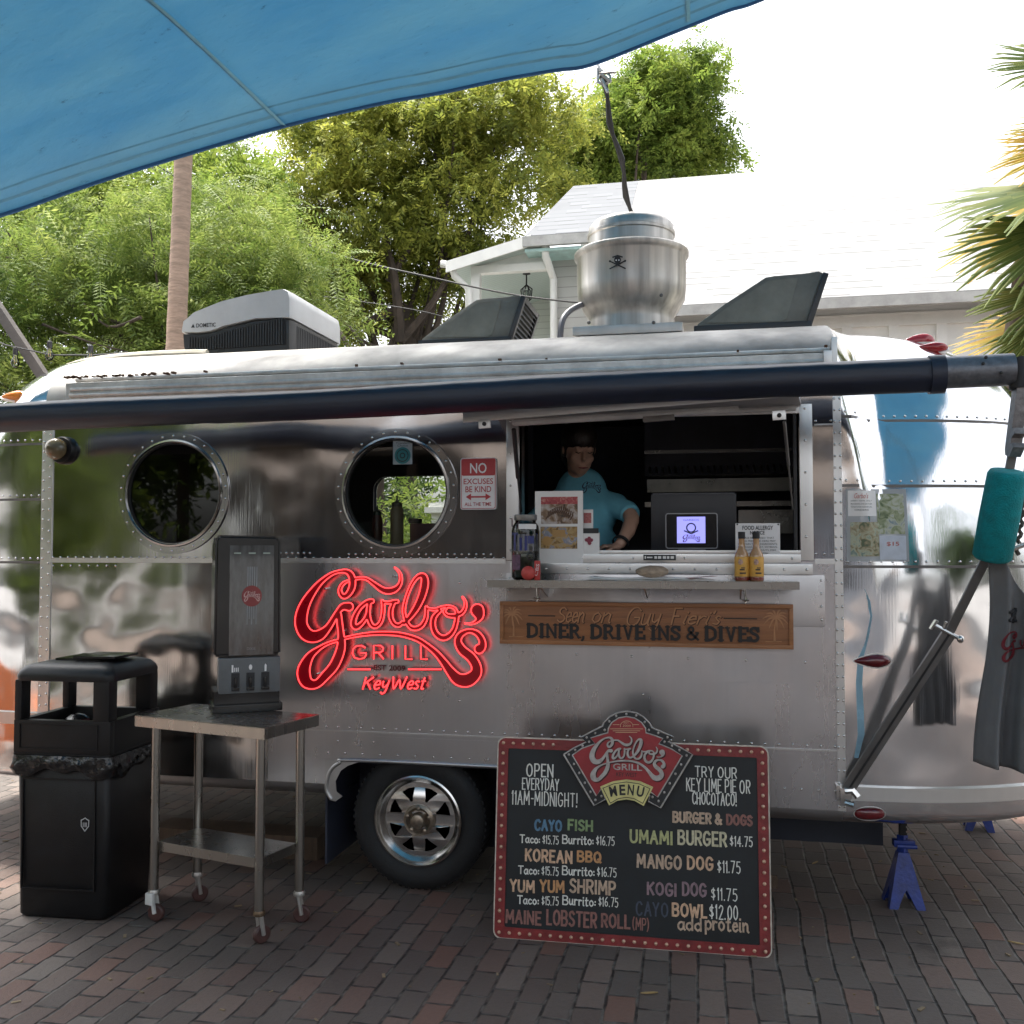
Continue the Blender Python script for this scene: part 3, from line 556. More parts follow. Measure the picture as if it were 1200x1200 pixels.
# -- behind the trailer, left: light feathery trees close behind, a darker one beyond
def px3(px,py,Y): return tuple(aty(px,py,Y))
tree('feathery_tree', 'bright yellow green feathery tree behind the left end of the silver trailer', (-5.2,5.3,0), 3.6, .13,
     [(px3(40,330,5.0),(1.3,1.2,1.1)),(px3(120,285,5.4),(1.1,1.1,.7)),(px3(-90,330,5.5),(1.4,1.4,1.3)),(px3(120,400,5.2),(1.3,1.0,.8)),(px3(20,425,4.6),(1.0,.9,.6))], 'feather', 4600, .42, 'pin', .30, 21, 14,
     extra_limbs=[(px3(165,372,4.4),px3(95,352,4.6),.02),(px3(50,380,4.4),px3(150,412,4.5),.018)])
tree('feathery_tree', 'light green feathery tree between the palm trunk and the white air conditioner', (-3.9,6.4,0), 3.4, .12,
     [(px3(300,330,6.0),(1.0,1.1,.75)),(px3(265,265,6.8),(.9,1.0,.8)),(px3(350,395,6.0),(.9,.9,.6)),(px3(240,395,5.8),(.8,.9,.6))], 'feather', 3200, .40, 'pin', .30, 22, 10)
tree('leafy_tree', 'tall mid green tree with small leaves behind the smooth palm trunk', (-9.2,12.5,0), 6.2, .2,
     [(px3(250,215,12),(1.5,1.4,1.2)),(px3(170,230,12.5),(1.5,1.5,1.2)),(px3(90,260,13),(2.0,1.6,1.6)),(px3(200,320,12.5),(2.6,1.5,1.6)),(px3(280,300,12.5),(1.4,1.2,1.2))], 'green', 9500, .32, 'sprig', .3, 23, 14)
# -- big olive tree in the middle and the green one behind the house roof
tree('olive_gold_tree', 'large olive gold tree with dark limbs left of the white porch', (-6.0,14,0), 6.4, .26,
     [(px3(400,150,14),(1.35,1.4,1.0)),(px3(480,170,13.6),(1.7,1.6,1.2)),(px3(560,130,14),(1.5,1.5,1.0)),(px3(640,130,14),(.95,1.1,.8)),(px3(630,215,13.8),(.95,1.0,.75)),(px3(420,260,13.5),(1.6,1.5,1.15)),(px3(530,250,13.8),(1.5,1.4,1.0)),(px3(380,340,13.8),(1.0,1.1,.9)),(px3(470,345,14.8),(1.3,.9,.9),.9),(px3(390,375,13.4),(1.0,.8,.7),.7),(px3(540,310,14),(1.0,1.0,.7),.8),(px3(330,250,14),(.8,.9,1.2),.8)], 'olive', 15500, .29, 'sprig', .45, 31, 16,
     extra_limbs=[(px3(470,400,13.4),px3(450,270,13.2),.12),(px3(455,330,13.2),px3(500,260,13.2),.07),(px3(460,320,13.2),px3(420,262,13.2),.06),(px3(470,400,13.4),px3(540,290,13.6),.08)])
tree('leafy_tree', 'rounded green tree rising behind the pale shingle roof', (-1.6,18.5,0), 8.2, .28,
     [(px3(790,110,18),(1.25,1.4,1.1)),(px3(740,160,18),(1.6,1.5,1.2)),(px3(815,175,18.2),(.85,1.0,.75)),(px3(690,190,18.3),(1.1,1.2,1.1)),(px3(760,90,18),(.7,.9,.5))], 'green', 10000, .31, 'sprig', .4, 33, 10)
# -- shrubs and hedge that show through the windows and low behind the trailer
for i,(x,y,rx,rz,lb) in enumerate([(-2.6,4.6,1.0,1.0,'shrub seen through the right porthole and the trailer rear window'),(-4.6,8.5,1.6,1.2,'low shrub behind the trailer under the palm trunk')]):
    t = thing('shrub', lb, 'shrub', (x,y,0)); mb=MB(); r=np.random.default_rng(60+i)
    for k in range(9): mb.tube([(x,y,0),(x+r.normal()*.2,y+r.normal()*.2,rz*.6),(x+r.normal()*rx*.5,y+r.normal()*.4,rz*1.6)],[.03,.02,.008],5)
    mb.build('stem', M['bark'], t)
    P=np.array([x,y,1.35])+r.normal(size=(1500,3))*np.array([rx*.5,.35,.42]); P[:,2]=np.abs(P[:,2])
    V,Q=scatter(*SPR,rotmats(1500,.2,70+i),P,r.uniform(.15,.3,1500)); npmesh('foliage',V,Q,LM['feather' if i==0 else 'deep'],t)
mbh = MB()
V=[];
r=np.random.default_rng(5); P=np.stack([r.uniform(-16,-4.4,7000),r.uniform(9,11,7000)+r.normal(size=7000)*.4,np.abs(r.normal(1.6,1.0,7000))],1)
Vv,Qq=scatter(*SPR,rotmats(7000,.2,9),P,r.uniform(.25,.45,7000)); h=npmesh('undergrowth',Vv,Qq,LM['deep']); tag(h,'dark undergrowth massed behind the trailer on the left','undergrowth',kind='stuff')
# -- smooth palm trunk
t = thing('royal_palm', 'tall palm with a smooth ringed grey brown trunk behind the air conditioner', 'palm tree', px3(203,640,3.4)[:2]+(0,))
a=aty(206,415,3.4); b_=aty(215,183,3.4); d=(b_-a)/(b_.z-a.z); mb=MB(); P=[]; rr=[]
for i in range(60):
    z=i*.145; q=a+d*(z-a.z); P.append((q.x,q.y,z)); rr.append(.108-.0009*i+(.003 if i%2 else 0))
mb.tube(P,rr,16); mb.build('trunk', M['palm_bark'], t)
def pinnate_frond(c, az, ln, up=.5):
    V=[];Q=[]; k=34
    for i in range(k):
        s=(i+.5)/k; p=np.array([math.cos(az)*ln*s, math.sin(az)*ln*s, up*ln*(s-1.15*s*s)])+np.array(c); l=ln*.28*math.sin(math.pi*min(.95,.12+.8*s))
        for sg in (-1,1):
            dd=np.array([math.cos(az+sg*1.0),math.sin(az+sg*1.0),-.45])*l; w_=np.array([math.cos(az),math.sin(az),0])*.02
            n=len(V); V+= [p-w_,p+w_,p+dd+w_*.2,p+dd-w_*.2]; Q.append((n,n+1,n+2,n+3))
    return np.array(V),np.array(Q)
top=P[-1]
for i in range(13):
    V,Q=pinnate_frond(top,i*2.4,2.3+.3*(i%3),.35+.12*(i%4)); npmesh('frond',V,Q,LM['palm'],t)

# -- fan palm at the right edge
def fan_frond(c, d, ln, tilt, mk, parent, seed, nseg=30, spread=2.2):
    r=np.random.default_rng(seed); d=Vector(d).normalized(); side=d.cross(Vector((0,0,1))).normalized(); nrm=side.cross(d).normalized()
    side=(side*math.cos(tilt)+nrm*math.sin(tilt)).normalized(); c=Vector(c); V=[];Q=[]
    for i in range(nseg):
        a=(i/(nseg-1)-.5)*spread; dr=(d*math.cos(a)+side*math.sin(a)).normalized(); pr=(side*math.cos(a)-d*math.sin(a)).normalized(); nn=dr.cross(pr)
        l=ln*(.72+.28*math.cos(a))*r.uniform(.86,1.06); w0=.010+.0; wm=ln*.030
        drop=r.uniform(.0,.14)*l
        for sg in (-1,1):
            A=[c+dr*.03, c+dr*l*.45+nn*.0, c+dr*l*.8-Vector((0,0,drop*.35)), c+dr*l-Vector((0,0,drop))]
            B=[A[0]+pr*sg*.004, A[1]+pr*sg*wm+nn*wm*.55, A[2]+pr*sg*wm*.75+nn*wm*.35, A[3]+pr*sg*wm*.22]
            for j in range(3):
                n=len(V); V+= [tuple(A[j]),tuple(A[j+1]),tuple(B[j+1]),tuple(B[j])]; Q.append((n,n+1,n+2,n+3))
    return npmesh('frond',np.array(V),np.array(Q),LM[mk],parent)
FY=2.6; pb=aty(1192,400,FY)
t = thing('fan_palm', 'fan palm with yellowing fronds at the right edge beside the white house', 'palm tree', (pb.x,pb.y,0)); mb=MB()
top=Vector((pb.x+.12,pb.y,3.55)); mb.tube([(pb.x+.05,pb.y,0),(pb.x+.03,pb.y,1.5),(pb.x+.02,pb.y,2.6),tuple(top)],[.15,.14,.17,.12],12); mb.build('trunk',M['palm_fibre'],t)
pet=MB()
for i,(px,py,dy,dirx,diry,dirz,ln,tl,mk) in enumerate([(1245,72,.0,-1,-.1,.0,.60,.9,'palm'),(1265,140,.2,-1,.1,-.15,.62,.8,'palm_y'),(1255,165,-.1,-1,-.2,-.35,.62,.8,'palm_y'),(1240,215,-.3,-1,-.1,-.2,.86,.5,'palm'),
     (1250,235,.1,-1,.1,-.42,.92,.6,'palm_y'),(1235,262,-.3,-.9,-.2,-.5,.78,.8,'palm'),(1225,338,-.2,-.7,-.4,-.5,.62,.6,'palm'),(1215,375,.1,-1,.1,-.25,.68,.5,'palm_y'),(1200,382,-.2,-.3,-.6,-.8,.45,.3,'palm'),(1290,330,.2,.4,.3,-.3,.7,.4,'palm'),(1330,200,.0,1,.2,.1,.8,.5,'palm'),(1300,90,.2,.5,.5,.5,.8,.5,'palm')]):
    c=aty(px+22,py,FY+dy); fan_frond(c,(dirx,diry,dirz),ln,tl,mk,t,200+i); pet.tube([tuple(top),tuple((top+c)/2+Vector((0,0,.08))),tuple(c)],[.022,.014,.01],6)
pet.build('leaf_stalk', mat('palm stalk',(0.16,0.17,0.05),.5), t)

# ================================================================ HOUSE behind
def shingles(name, col):
    """shingle courses: broken dark butt lines along each row, tone drifting from shingle to shingle"""
    mt,t,b=newmat(name); tc=N(t,'ShaderNodeTexCoord'); sp=N(t,'ShaderNodeSeparateXYZ'); L(t,tc.outputs['Object'],sp.inputs[0])
    dv=N(t,'ShaderNodeMath',operation='DIVIDE'); dv.inputs[1].default_value=.165; L(t,sp.outputs[1],dv.inputs[0]); fr=N(t,'ShaderNodeMath',operation='FRACT'); L(t,dv.outputs[0],fr.inputs[0]); fl=N(t,'ShaderNodeMath',operation='FLOOR'); L(t,dv.outputs[0],fl.inputs[0])
    wr=N(t,'ShaderNodeTexWhiteNoise',noise_dimensions='1D'); L(t,fl.outputs[0],wr.inputs['W'])
    xo=N(t,'ShaderNodeMath',operation='MULTIPLY_ADD'); xo.inputs[1].default_value=9.0; L(t,wr.outputs['Value'],xo.inputs[0]); L(t,sp.outputs[0],xo.inputs[2])
    xd=N(t,'ShaderNodeMath',operation='DIVIDE'); xd.inputs[1].default_value=.30; L(t,xo.outputs[0],xd.inputs[0]); xf=N(t,'ShaderNodeMath',operation='FLOOR'); L(t,xd.outputs[0],xf.inputs[0])
    cb=N(t,'ShaderNodeCombineXYZ'); L(t,xf.outputs[0],cb.inputs[0]); L(t,fl.outputs[0],cb.inputs[1]); wn=N(t,'ShaderNodeTexWhiteNoise',noise_dimensions='2D'); L(t,cb.outputs[0],wn.inputs['Vector'])
    ln=N(t,'ShaderNodeMath',operation='LESS_THAN'); ln.inputs[1].default_value=.20; L(t,fr.outputs[0],ln.inputs[0]); gt=N(t,'ShaderNodeMapRange'); gt.inputs['From Min'].default_value=.35; gt.inputs['From Max'].default_value=.75; L(t,wn.outputs['Value'],gt.inputs['Value'])
    dk=N(t,'ShaderNodeMath',operation='MULTIPLY'); L(t,ln.outputs[0],dk.inputs[0]); L(t,gt.outputs[0],dk.inputs[1])
    mx=N(t,'ShaderNodeMix',data_type='RGBA'); mx.inputs['A'].default_value=tuple(col)+(1,); mx.inputs['B'].default_value=tuple(x*.50 for x in col)+(1,); L(t,dk.outputs[0],mx.inputs['Factor'])
    tn=N(t,'ShaderNodeMapRange'); tn.inputs['To Min'].default_value=.86; tn.inputs['To Max'].default_value=1.06; L(t,wn.outputs['Value'],tn.inputs['Value'])
    m2=N(t,'ShaderNodeMix',data_type='RGBA',blend_type='MULTIPLY'); m2.inputs['Factor'].default_value=1; L(t,mx.outputs['Result'],m2.inputs['A']); L(t,tn.outputs[0],m2.inputs['B'])
    L(t,m2.outputs['Result'],b.inputs['Base Color']); b.inputs['Roughness'].default_value=.9; return mt
def lap(name,col,pitch=.13,axis=2):
    mt,t,b=newmat(name); tc=N(t,'ShaderNodeTexCoord'); sp=N(t,'ShaderNodeSeparateXYZ'); L(t,tc.outputs['Object'],sp.inputs[0])
    dv=N(t,'ShaderNodeMath',operation='DIVIDE'); dv.inputs[1].default_value=pitch; L(t,sp.outputs[axis],dv.inputs[0]); fr=N(t,'ShaderNodeMath',operation='FRACT'); L(t,dv.outputs[0],fr.inputs[0])
    rp=N(t,'ShaderNodeValToRGB'); rp.color_ramp.elements[0].position=.03; rp.color_ramp.elements[0].color=tuple(x*.55 for x in col)+(1,); rp.color_ramp.elements[1].position=.10; rp.color_ramp.elements[1].color=tuple(col)+(1,)
    L(t,fr.outputs[0],rp.inputs[0]); L(t,rp.outputs[0],b.inputs['Base Color']); b.inputs['Roughness'].default_value=.6
    bp=N(t,'ShaderNodeBump'); bp.inputs['Strength'].default_value=.6; bp.inputs['Distance'].default_value=.015; L(t,fr.outputs[0],bp.inputs['Height']); bp.invert=True; L(t,bp.outputs[0],b.inputs['Normal']); return mt
hs_ = thing('white_house', 'white house with shingle roof and corner porch behind the trailer', 'house', (0,9,0))
EZ=aty(900,352,6.5).z; RY=11.15
def roofz(Y): return EZ+(6.03-EZ)/2.5*(Y-6.5)
XL=-1.25; mb=MB()
mb.box((-2.38,9.5,0),(XL,13.0,5.95)); mb.build('siding_wall', lap('white lap siding',(.42,.41,.385),.15), hs_, smooth=0)
mb=MB(); mb.box((XL,6.9,0),(6.6,13.5,EZ-.02)); mb.build('batten_wall', M['white_paint'], hs_, smooth=0)
mb=MB()
for i in range(16): x=XL+.12+i*.49; mb.box((x,6.86,0),(x+.11,6.9,EZ-.15))
mb.box((XL,6.85,EZ-.26),(6.6,6.9,EZ-.12)); mb.build('wall_batten', M['white_paint'], hs_, smooth=0)
def slab(x0,x1,y0,y1,th=.07,x0b=None):
    x0b=x0 if x0b is None else x0b
    v=[(x0,y0,roofz(y0)),(x1,y0,roofz(y0)),(x1,y1,roofz(y1)),(x0b,y1,roofz(y1))]; v+= [(p[0],p[1],p[2]-th) for p in v]
    return v,[(0,1,2,3),(7,6,5,4),(0,4,5,1),(1,5,6,2),(2,6,7,3),(3,7,4,0)]
mb=MB(); mb.add(*slab(XL,6.9,6.5,RY)); ro=mb.build('roof', shingles('white shingles',(.20,.20,.199)), hs_, smooth=0)
mb=MB(); mb.add(*slab(-2.68,XL-.003,9.0,RY,.07,-2.30)); mb.build('upper_roof', shingles('pale grey shingles',(.115,.122,.133)), hs_, smooth=0)
mb=MB(); mb.add([(-2.30,RY,roofz(RY)),(6.9,RY,roofz(RY)),(6.9,14.5,4.6),(-2.30,14.5,4.6)],[(0,1,2,3)]); mb.build('rear_roof', shingles('white rear shingles',(.6,.6,.6)), hs_, smooth=0)
mb=MB(); mb.box((XL,6.46,roofz(6.5)-.13),(6.9,6.5,roofz(6.5)-.02)); mb.box((-2.70,8.93,5.86),(XL,9.0,6.0)); mb.box((XL-.05,6.5,roofz(6.5)-.25),(XL-.005,6.9,roofz(6.5)+.1)); mb.build('fascia', mat('grey white fascia',(.36,.355,.34),.5), hs_, smooth=0)
mb=MB(); mb.box((-2.68,9.0,5.80),(XL,9.5,5.84)); mb.build('soffit', mat('pale aqua soffit paint',(.42,.60,.58),.5), hs_, smooth=0)
def pipe(pts,r=.055):
    m_=MB(); m_.tube(pts,r,10); return m_
q0=aty(641,278,9.2); pipe([(q0.x,9.05,5.9),(q0.x,9.08,5.75),(q0.x+.06,9.4,5.5),(q0.x+.08,9.42,0)]).build('downspout',M['white_paint'],hs_)
q1=aty(530,312,9.1); pipe([(q1.x-.15,9.05,q1.z+.03),(q1.x,9.05,q1.z),(q1.x+.04,9.1,q1.z-.15),(q1.x+.22,9.2,q1.z-.32),(q1.x+.24,9.25,0)]).build('downspout',M['white_paint'],hs_)
# porch: shed roof, beam, corner post, boarded ceiling and back wall
pl=aty(523,306,9.0); pr_=aty(622,275,9.0); mb=MB(); th=.05
for z0,th_,y0,y1 in ((.02,.05,9.0,12.5),):
    v=[(pl.x,y0,pl.z),(pr_.x,y0,pr_.z),(pr_.x,y1,pr_.z+.1),(pl.x,y1,pl.z+.1)]; v+=[(a,b,c-th_) for a,b,c in v]; mb.add(v,[(0,1,2,3),(7,6,5,4),(0,4,5,1),(1,5,6,2),(2,6,7,3),(3,7,4,0)])
mb.build('porch_roof', mat('porch roof metal',(.5,.5,.49),.4), hs_, smooth=0)
mb=MB(); v=[(pl.x,8.97,pl.z-.01),(pr_.x,8.97,pr_.z-.01),(pr_.x,8.97,pr_.z-.17),(pl.x,8.97,pl.z-.17)]; v+=[(a,9.0,c) for a,b,c in v]; mb.add(v,[(0,1,2,3),(7,6,5,4),(0,4,5,1),(1,5,6,2),(2,6,7,3),(3,7,4,0)]); mb.build('rake_board', M['white_paint'], hs_, smooth=0)
b0=aty(553,313,9.3); b1=aty(640,311,9.3); mb=MB(); mb.box((b0.x,9.25,b0.z-.11),(-2.38,9.38,b0.z)); mb.box((b0.x,9.24,0),(b0.x+.13,9.37,b0.z-.112)); mb.build('porch_post', M['white_paint'], hs_, smooth=0)
mb=MB(); mb.add([(b0.x-.0,9.30,b0.z+.002),(-2.39,9.30,b0.z+.002),(-2.39,9.30,pr_.z-.1),(b0.x,9.30,pl.z-.03)],[(0,1,2,3)]); mb.build('gable_panel', M['white_paint'], hs_, smooth=0)
mb=MB(); mb.add([(pl.x+.05,9.05,pl.z-.10),(-2.40,9.05,pr_.z-.05),(-2.40,12.4,pr_.z-.0),(pl.x+.05,12.4,pl.z-.05)],[(0,1,2,3)]); mb.build('porch_ceiling', lap('aqua white beadboard',(.50,.58,.55),.09,1), hs_, smooth=0)
mb=MB(); mb.box((-3.9,12.0,0),(-2.38,12.1,5.9)); mb.build('porch_wall', lap('porch board wall',(.55,.57,.54),.11,2), hs_, smooth=0)
mb=MB(); mb.box((-3.7,9.3,3.0),(-2.39,12,3.12)); mb.build('porch_floor', M['white_paint'], hs_, smooth=0)
lc=aty(617,343,9.9); t=thing('porch_lantern','black hanging lantern under the porch ceiling','lantern',tuple(lc)); mb=MB()
mb.tube([(lc.x,lc.y,lc.z+.1),(lc.x,lc.y,lc.z+.30)],.012,6); mb.lathe([(.02,.27),(.06,.28),(.05,.31),(.02,.32)],lc,n=10)
for k in range(6):
    a=k*math.pi/3; mb.tube([(lc.x,lc.y,lc.z+.12),(lc.x+.085*math.cos(a),lc.y+.085*math.sin(a),lc.z+.05),(lc.x+.07*math.cos(a),lc.y+.07*math.sin(a),lc.z-.1),(lc.x,lc.y,lc.z-.16)],.010,5)
mb.build('lantern_cage',M['ink'],t); mb=MB(); mb.ell((lc.x,lc.y,lc.z-.02),(.035,.035,.06),8); mb.build('glass_bulb',M['glass_clear'],t)
# white column seen through the trailer
cc=aty(522,590,4.0); t=thing('white_column','white column seen through the right porthole','column',(cc.x,4.0,0)); mb=MB(); mb.box((cc.x-.10,3.9,0),(cc.x+.14,4.14,1.93)); mb.build('column_shaft',M['white_paint'],t,smooth=0)
mb=MB(); mb.box((cc.x-.15,3.85,1.93),(cc.x+.19,4.19,1.98)); mb.box((cc.x-.12,3.88,1.98),(cc.x+.16,4.16,2.02)); mb.build('column_cap',M['white_paint'],t,smooth=0)

# ================================================================ BEHIND THE VIEWER (unseen; bar and cottage added for reflections in the metal)
tree('leafy_tree','broad green tree at the left side of the patio, mirrored in the metal',(-12.5,-9,0),3.4,.22,[((-12.5,-9,4.4),(3.0,2.4,2.4)),((-10.2,-10,3.6),(2.0,1.8,2.0)),((-14,-6,4.3),(2.4,2.6,2.4)),((-12,-9.5,2.0),(3.0,1.2,1.3))],'green',4600,.75,'sprig',.3,51,8)
tree('leafy_tree','dense dark tree at the right side of the patio, mirrored in the metal',(9.0,-7.5,0),3.0,.22,[((9.2,-7.5,4.0),(2.0,2.2,1.8)),((11,-4,3.6),(1.8,1.8,1.7))],'deep',1700,.75,'sprig',.3,52,8)
t=thing('unseen_bar','unseen dark bar building added behind the viewer for its reflection in the metal','building',(-5,-11,0)); mb=MB()  # unseen building, added to give the metal a dark reflection
mb.box((-8.6,-12.2,0),(-2.6,-11.9,3.9)); mb.build('bar_wall',mat('dark stained boards',(.035,.030,.028),.6,0,.4,3,stretch=(6,6,.6)),t,smooth=0)
mb=MB(); mb.box((-8.3,-11.2,0),(-2.9,-10.7,1.08)); mb.build('bar_front',M['wood_plain'],t,smooth=0)
mb=MB(); mb.add([(-8.9,-10.0,3.15),(-2.4,-10.0,3.15),(-2.4,-12.4,4.6),(-8.9,-12.4,4.6),(-8.9,-10.0,3.07),(-2.4,-10.0,3.07),(-2.4,-12.4,4.52),(-8.9,-12.4,4.52)],[(0,1,2,3),(7,6,5,4),(0,4,5,1),(1,5,6,2),(2,6,7,3),(3,7,4,0)]); mb.build('bar_roof',M['bark'],t,smooth=0)
for x in (-8.6,-6.6,-4.7,-2.8):
    mb=MB(); mb.box((x-.07,-10.2,0),(x+.07,-10.06,3.07)); mb.build('bar_post',M['wood_plain'],t,smooth=0)
t=thing('unseen_cottage','unseen blue grey cottage added behind the viewer for its reflection in the metal','building',(1,-14.5,0)); mb=MB(); mb.box((-2.2,-15.5,0),(4.8,-14,3.3)); mb.build('cottage_wall',lap('blue grey siding',(.16,.175,.20),.16),t,smooth=0)  # unseen building, added to give the metal a mid grey reflection
mb=MB(); mb.box((.2,-14.02,0),(1.2,-13.97,2.1)); mb.build('door',mat('plum door paint',(.08,.03,.03),.5),t,smooth=0)
for x in (-1.4,2.4):
    mb=MB(); mb.box((x,-14.03,1.0),(x+1.2,-13.97,2.1)); mb.build('window',M['black_gloss'],t,smooth=0)
mb=MB(); mb.add([(-2.6,-13.5,3.2),(5.2,-13.5,3.2),(5.2,-15.2,4.5),(-2.6,-15.2,4.5),(-2.6,-13.5,3.1),(5.2,-13.5,3.1),(5.2,-15.2,4.4),(-2.6,-15.2,4.4)],[(0,1,2,3),(7,6,5,4),(0,4,5,1),(1,5,6,2),(2,6,7,3),(3,7,4,0)]); mb.build('roof',M['bark'],t,smooth=0)
# ================================================================ SHADE SAIL
def sailmat():
    mt,t,b=newmat('blue shade cloth'); out=t.nodes['Material Output']; c=coords(t)
    n=N(t,'ShaderNodeTexNoise'); n.inputs['Scale'].default_value=1.1; n.inputs['Detail'].default_value=4; L(t,coords(t,(.5,3,3)),n.inputs['Vector'])
    rp=N(t,'ShaderNodeValToRGB'); rp.color_ramp.elements[0].position=.3; rp.color_ramp.elements[1].position=.75; rp.color_ramp.elements[0].color=(.105,.262,.375,1); rp.color_ramp.elements[1].color=(.165,.31,.39,1)
    sm=N(t,'ShaderNodeTexNoise'); sm.inputs['Scale'].default_value=9; sm.inputs['Detail'].default_value=9; sm.inputs['Roughness'].default_value=.8; L(t,coords(t,(.6,2.2,2)),sm.inputs['Vector'])
    r2=N(t,'ShaderNodeValToRGB'); r2.color_ramp.elements[0].position=.60; r2.color_ramp.elements[1].position=.70; r2.color_ramp.elements[0].color=(1,1,1,1); r2.color_ramp.elements[1].color=(.45,.45,.45,1); L(t,sm.outputs['Fac'],r2.inputs[0])
    mx=N(t,'ShaderNodeMix',data_type='RGBA',blend_type='MULTIPLY'); mx.inputs['Factor'].default_value=1
    L(t,n.outputs['Fac'],rp.inputs[0]); L(t,rp.outputs[0],mx.inputs['A']); L(t,r2.outputs[0],mx.inputs['B']); col=mx.outputs['Result']
    L(t,col,b.inputs['Base Color']); b.inputs['Roughness'].default_value=.7
    wr=N(t,'ShaderNodeTexNoise'); wr.inputs['Scale'].default_value=2.0; wr.inputs['Detail'].default_value=6; L(t,coords(t,(.7,3,3)),wr.inputs['Vector']); bp=N(t,'ShaderNodeBump'); bp.inputs['Strength'].default_value=.55; bp.inputs['Distance'].default_value=.05; L(t,wr.outputs['Fac'],bp.inputs['Height']); L(t,bp.outputs[0],b.inputs['Normal'])
    tl=N(t,'ShaderNodeBsdfTranslucent'); L(t,col,tl.inputs[0]); L(t,bp.outputs[0],tl.inputs['Normal']); ms=N(t,'ShaderNodeMixShader'); ms.inputs[0].default_value=.55; L(t,b.outputs[0],ms.inputs[1]); L(t,tl.outputs[0],ms.inputs[2]); L(t,ms.outputs[0],out.inputs[0]); return mt
SM=sailmat()
edge=[aty(-330,330,-.55),aty(-160,295,-.3),aty(0,251,0)]+[aty(px,py,px/700*1.0) for px,py in ((90,220),(180,191),(330,147),(450,119),(512,108),(587,92),(650,81),(692,74.5))]+[aty(775,42,1.05),aty(850,12,1.15),aty(890,-1,1.2),aty(1010,-55,1.3),aty(1180,-140,1.3),aty(1400,-270,1.2),aty(1750,-470,1.0)]
ed=[np.array(p) for p in catmull(edge,5)]; nv=22; Vs=[];Qs=[]
def sailpt(i,v):
    p=ed[i]; u=i/(len(ed)-1); back=np.array([-6.6+u*12.2,-7.4,4.7+.5*u])
    q=p*(1-v)+back*v; q=q.copy(); q[2]+=.42*math.sin(math.pi*v)*(.55+.3*math.sin(u*3.1))-.05*math.sin(v*9)*math.sin(u*7); return q
for i in range(len(ed)):
    for j in range(nv+1): Vs.append(sailpt(i,j/nv))
for i in range(len(ed)-1):
    for j in range(nv): a=i*(nv+1)+j; Qs.append((a,a+1,a+nv+2,a+nv+1))
t=thing('shade_sail','large faded blue shade sail stretched over the patio','shade sail',tuple(ed[0]))
cl_=npmesh('sail_cloth',np.array(Vs),np.array(Qs),SM,t,smooth=180); sm_=cl_.modifiers.new('thick','SOLIDIFY'); sm_.thickness=.004
mb=MB(); mb.tube([tuple(p+np.array([0,0,-.004])) for p in ed],.015,8,sx=.6); mb.build('edge_hem',mat('blue webbing',(.02,.10,.24),.6),t)
# sewn seams on the underside: strips following the cloth
def seam(p_list,wd):
    m_=MB(); pts=[Vector(sailat(x,y)) for x,y in p_list]; v=[];f=[]
    for i,p in enumerate(pts):
        d=(pts[min(i+1,len(pts)-1)]-pts[max(i-1,0)]).normalized(); s=d.cross(Vector((0,0,1))).normalized()*wd/2
        v+=[tuple(p+s-Vector((0,0,.008))),tuple(p-s-Vector((0,0,.008)))]
    for i in range(len(pts)-1): f.append((2*i,2*i+1,2*i+3,2*i+2))
    m_.add(v,f); return m_
from mathutils.bvhtree import BVHTree
_bv=BVHTree.FromPolygons([tuple(p) for p in Vs],[tuple(q) for q in Qs])
def sailat(px,py):
    h=_bv.ray_cast(Vector(CAM),Vector(ray(px,py)).normalized()); return h[0] if h[0] is not None else aty(px,py,0)
sl=mat('faded blue seam tape',(.125,.32,.43),.7)
seam([(172+ (333-172)*k/12.,-4+(146+4)*(k/12.)**1.06) for k in range(13)],.028).build('seam',sl,t,smooth=0)
seam([(805,-2),(805.5,10),(806,24)],.03).build('seam',sl,t,smooth=0)
mb=MB(); V=[];f=[]
for i in range(len(ed)):
    for v_ in (.010,.0125,.020,.0215): p=sailpt(i,v_); V.append((p[0],p[1],p[2]-.006))
for i in range(len(ed)-1):
    for j in (0,2): f.append((i*4+j,i*4+j+1,i*4+j+5,i*4+j+4))
mb.add(V,f); mb.build('hem_stitching',mat('dark hem stitching',(.085,.25,.37),.7),t,smooth=0)
# rope with shackle from the sail edge down behind the exhaust fan
a=aty(703,82,1.05); b_=aty(742,257,1.6); t=thing('sail_rope','dark sail rope with a wire shackle running down behind the exhaust fan','rope',tuple(b_)); mb=MB()
P=[]
for k in range(13): q=a.lerp(b_,k/12); P.append((q.x+.012*math.sin(k*1.1),q.y,q.z))
mb.tube(P,[.016+.005*math.sin(k*2.1) for k in range(13)],7); mb.tube([P[-1],(b_.x+.02,b_.y,2.72)],.016,6); mb.build('rope_strand',M['cable'],t)
mb=MB(); 
for q0,q1 in (((700,74),(706,88)),((706,88),(716,96)),((703,86),(722,84)),((705,92),(712,108)),((700,80),(700,97))): mb.tube([tuple(aty(*q0,1.03)),tuple(aty(*q1,1.03))],.009,6)
c=aty(708,92,1.03); mb.lathe([(.03,-.006),(.042,0),(.03,.006)],c,(0,1,0),14,False); mb.build('shackle',M['galv'],t)

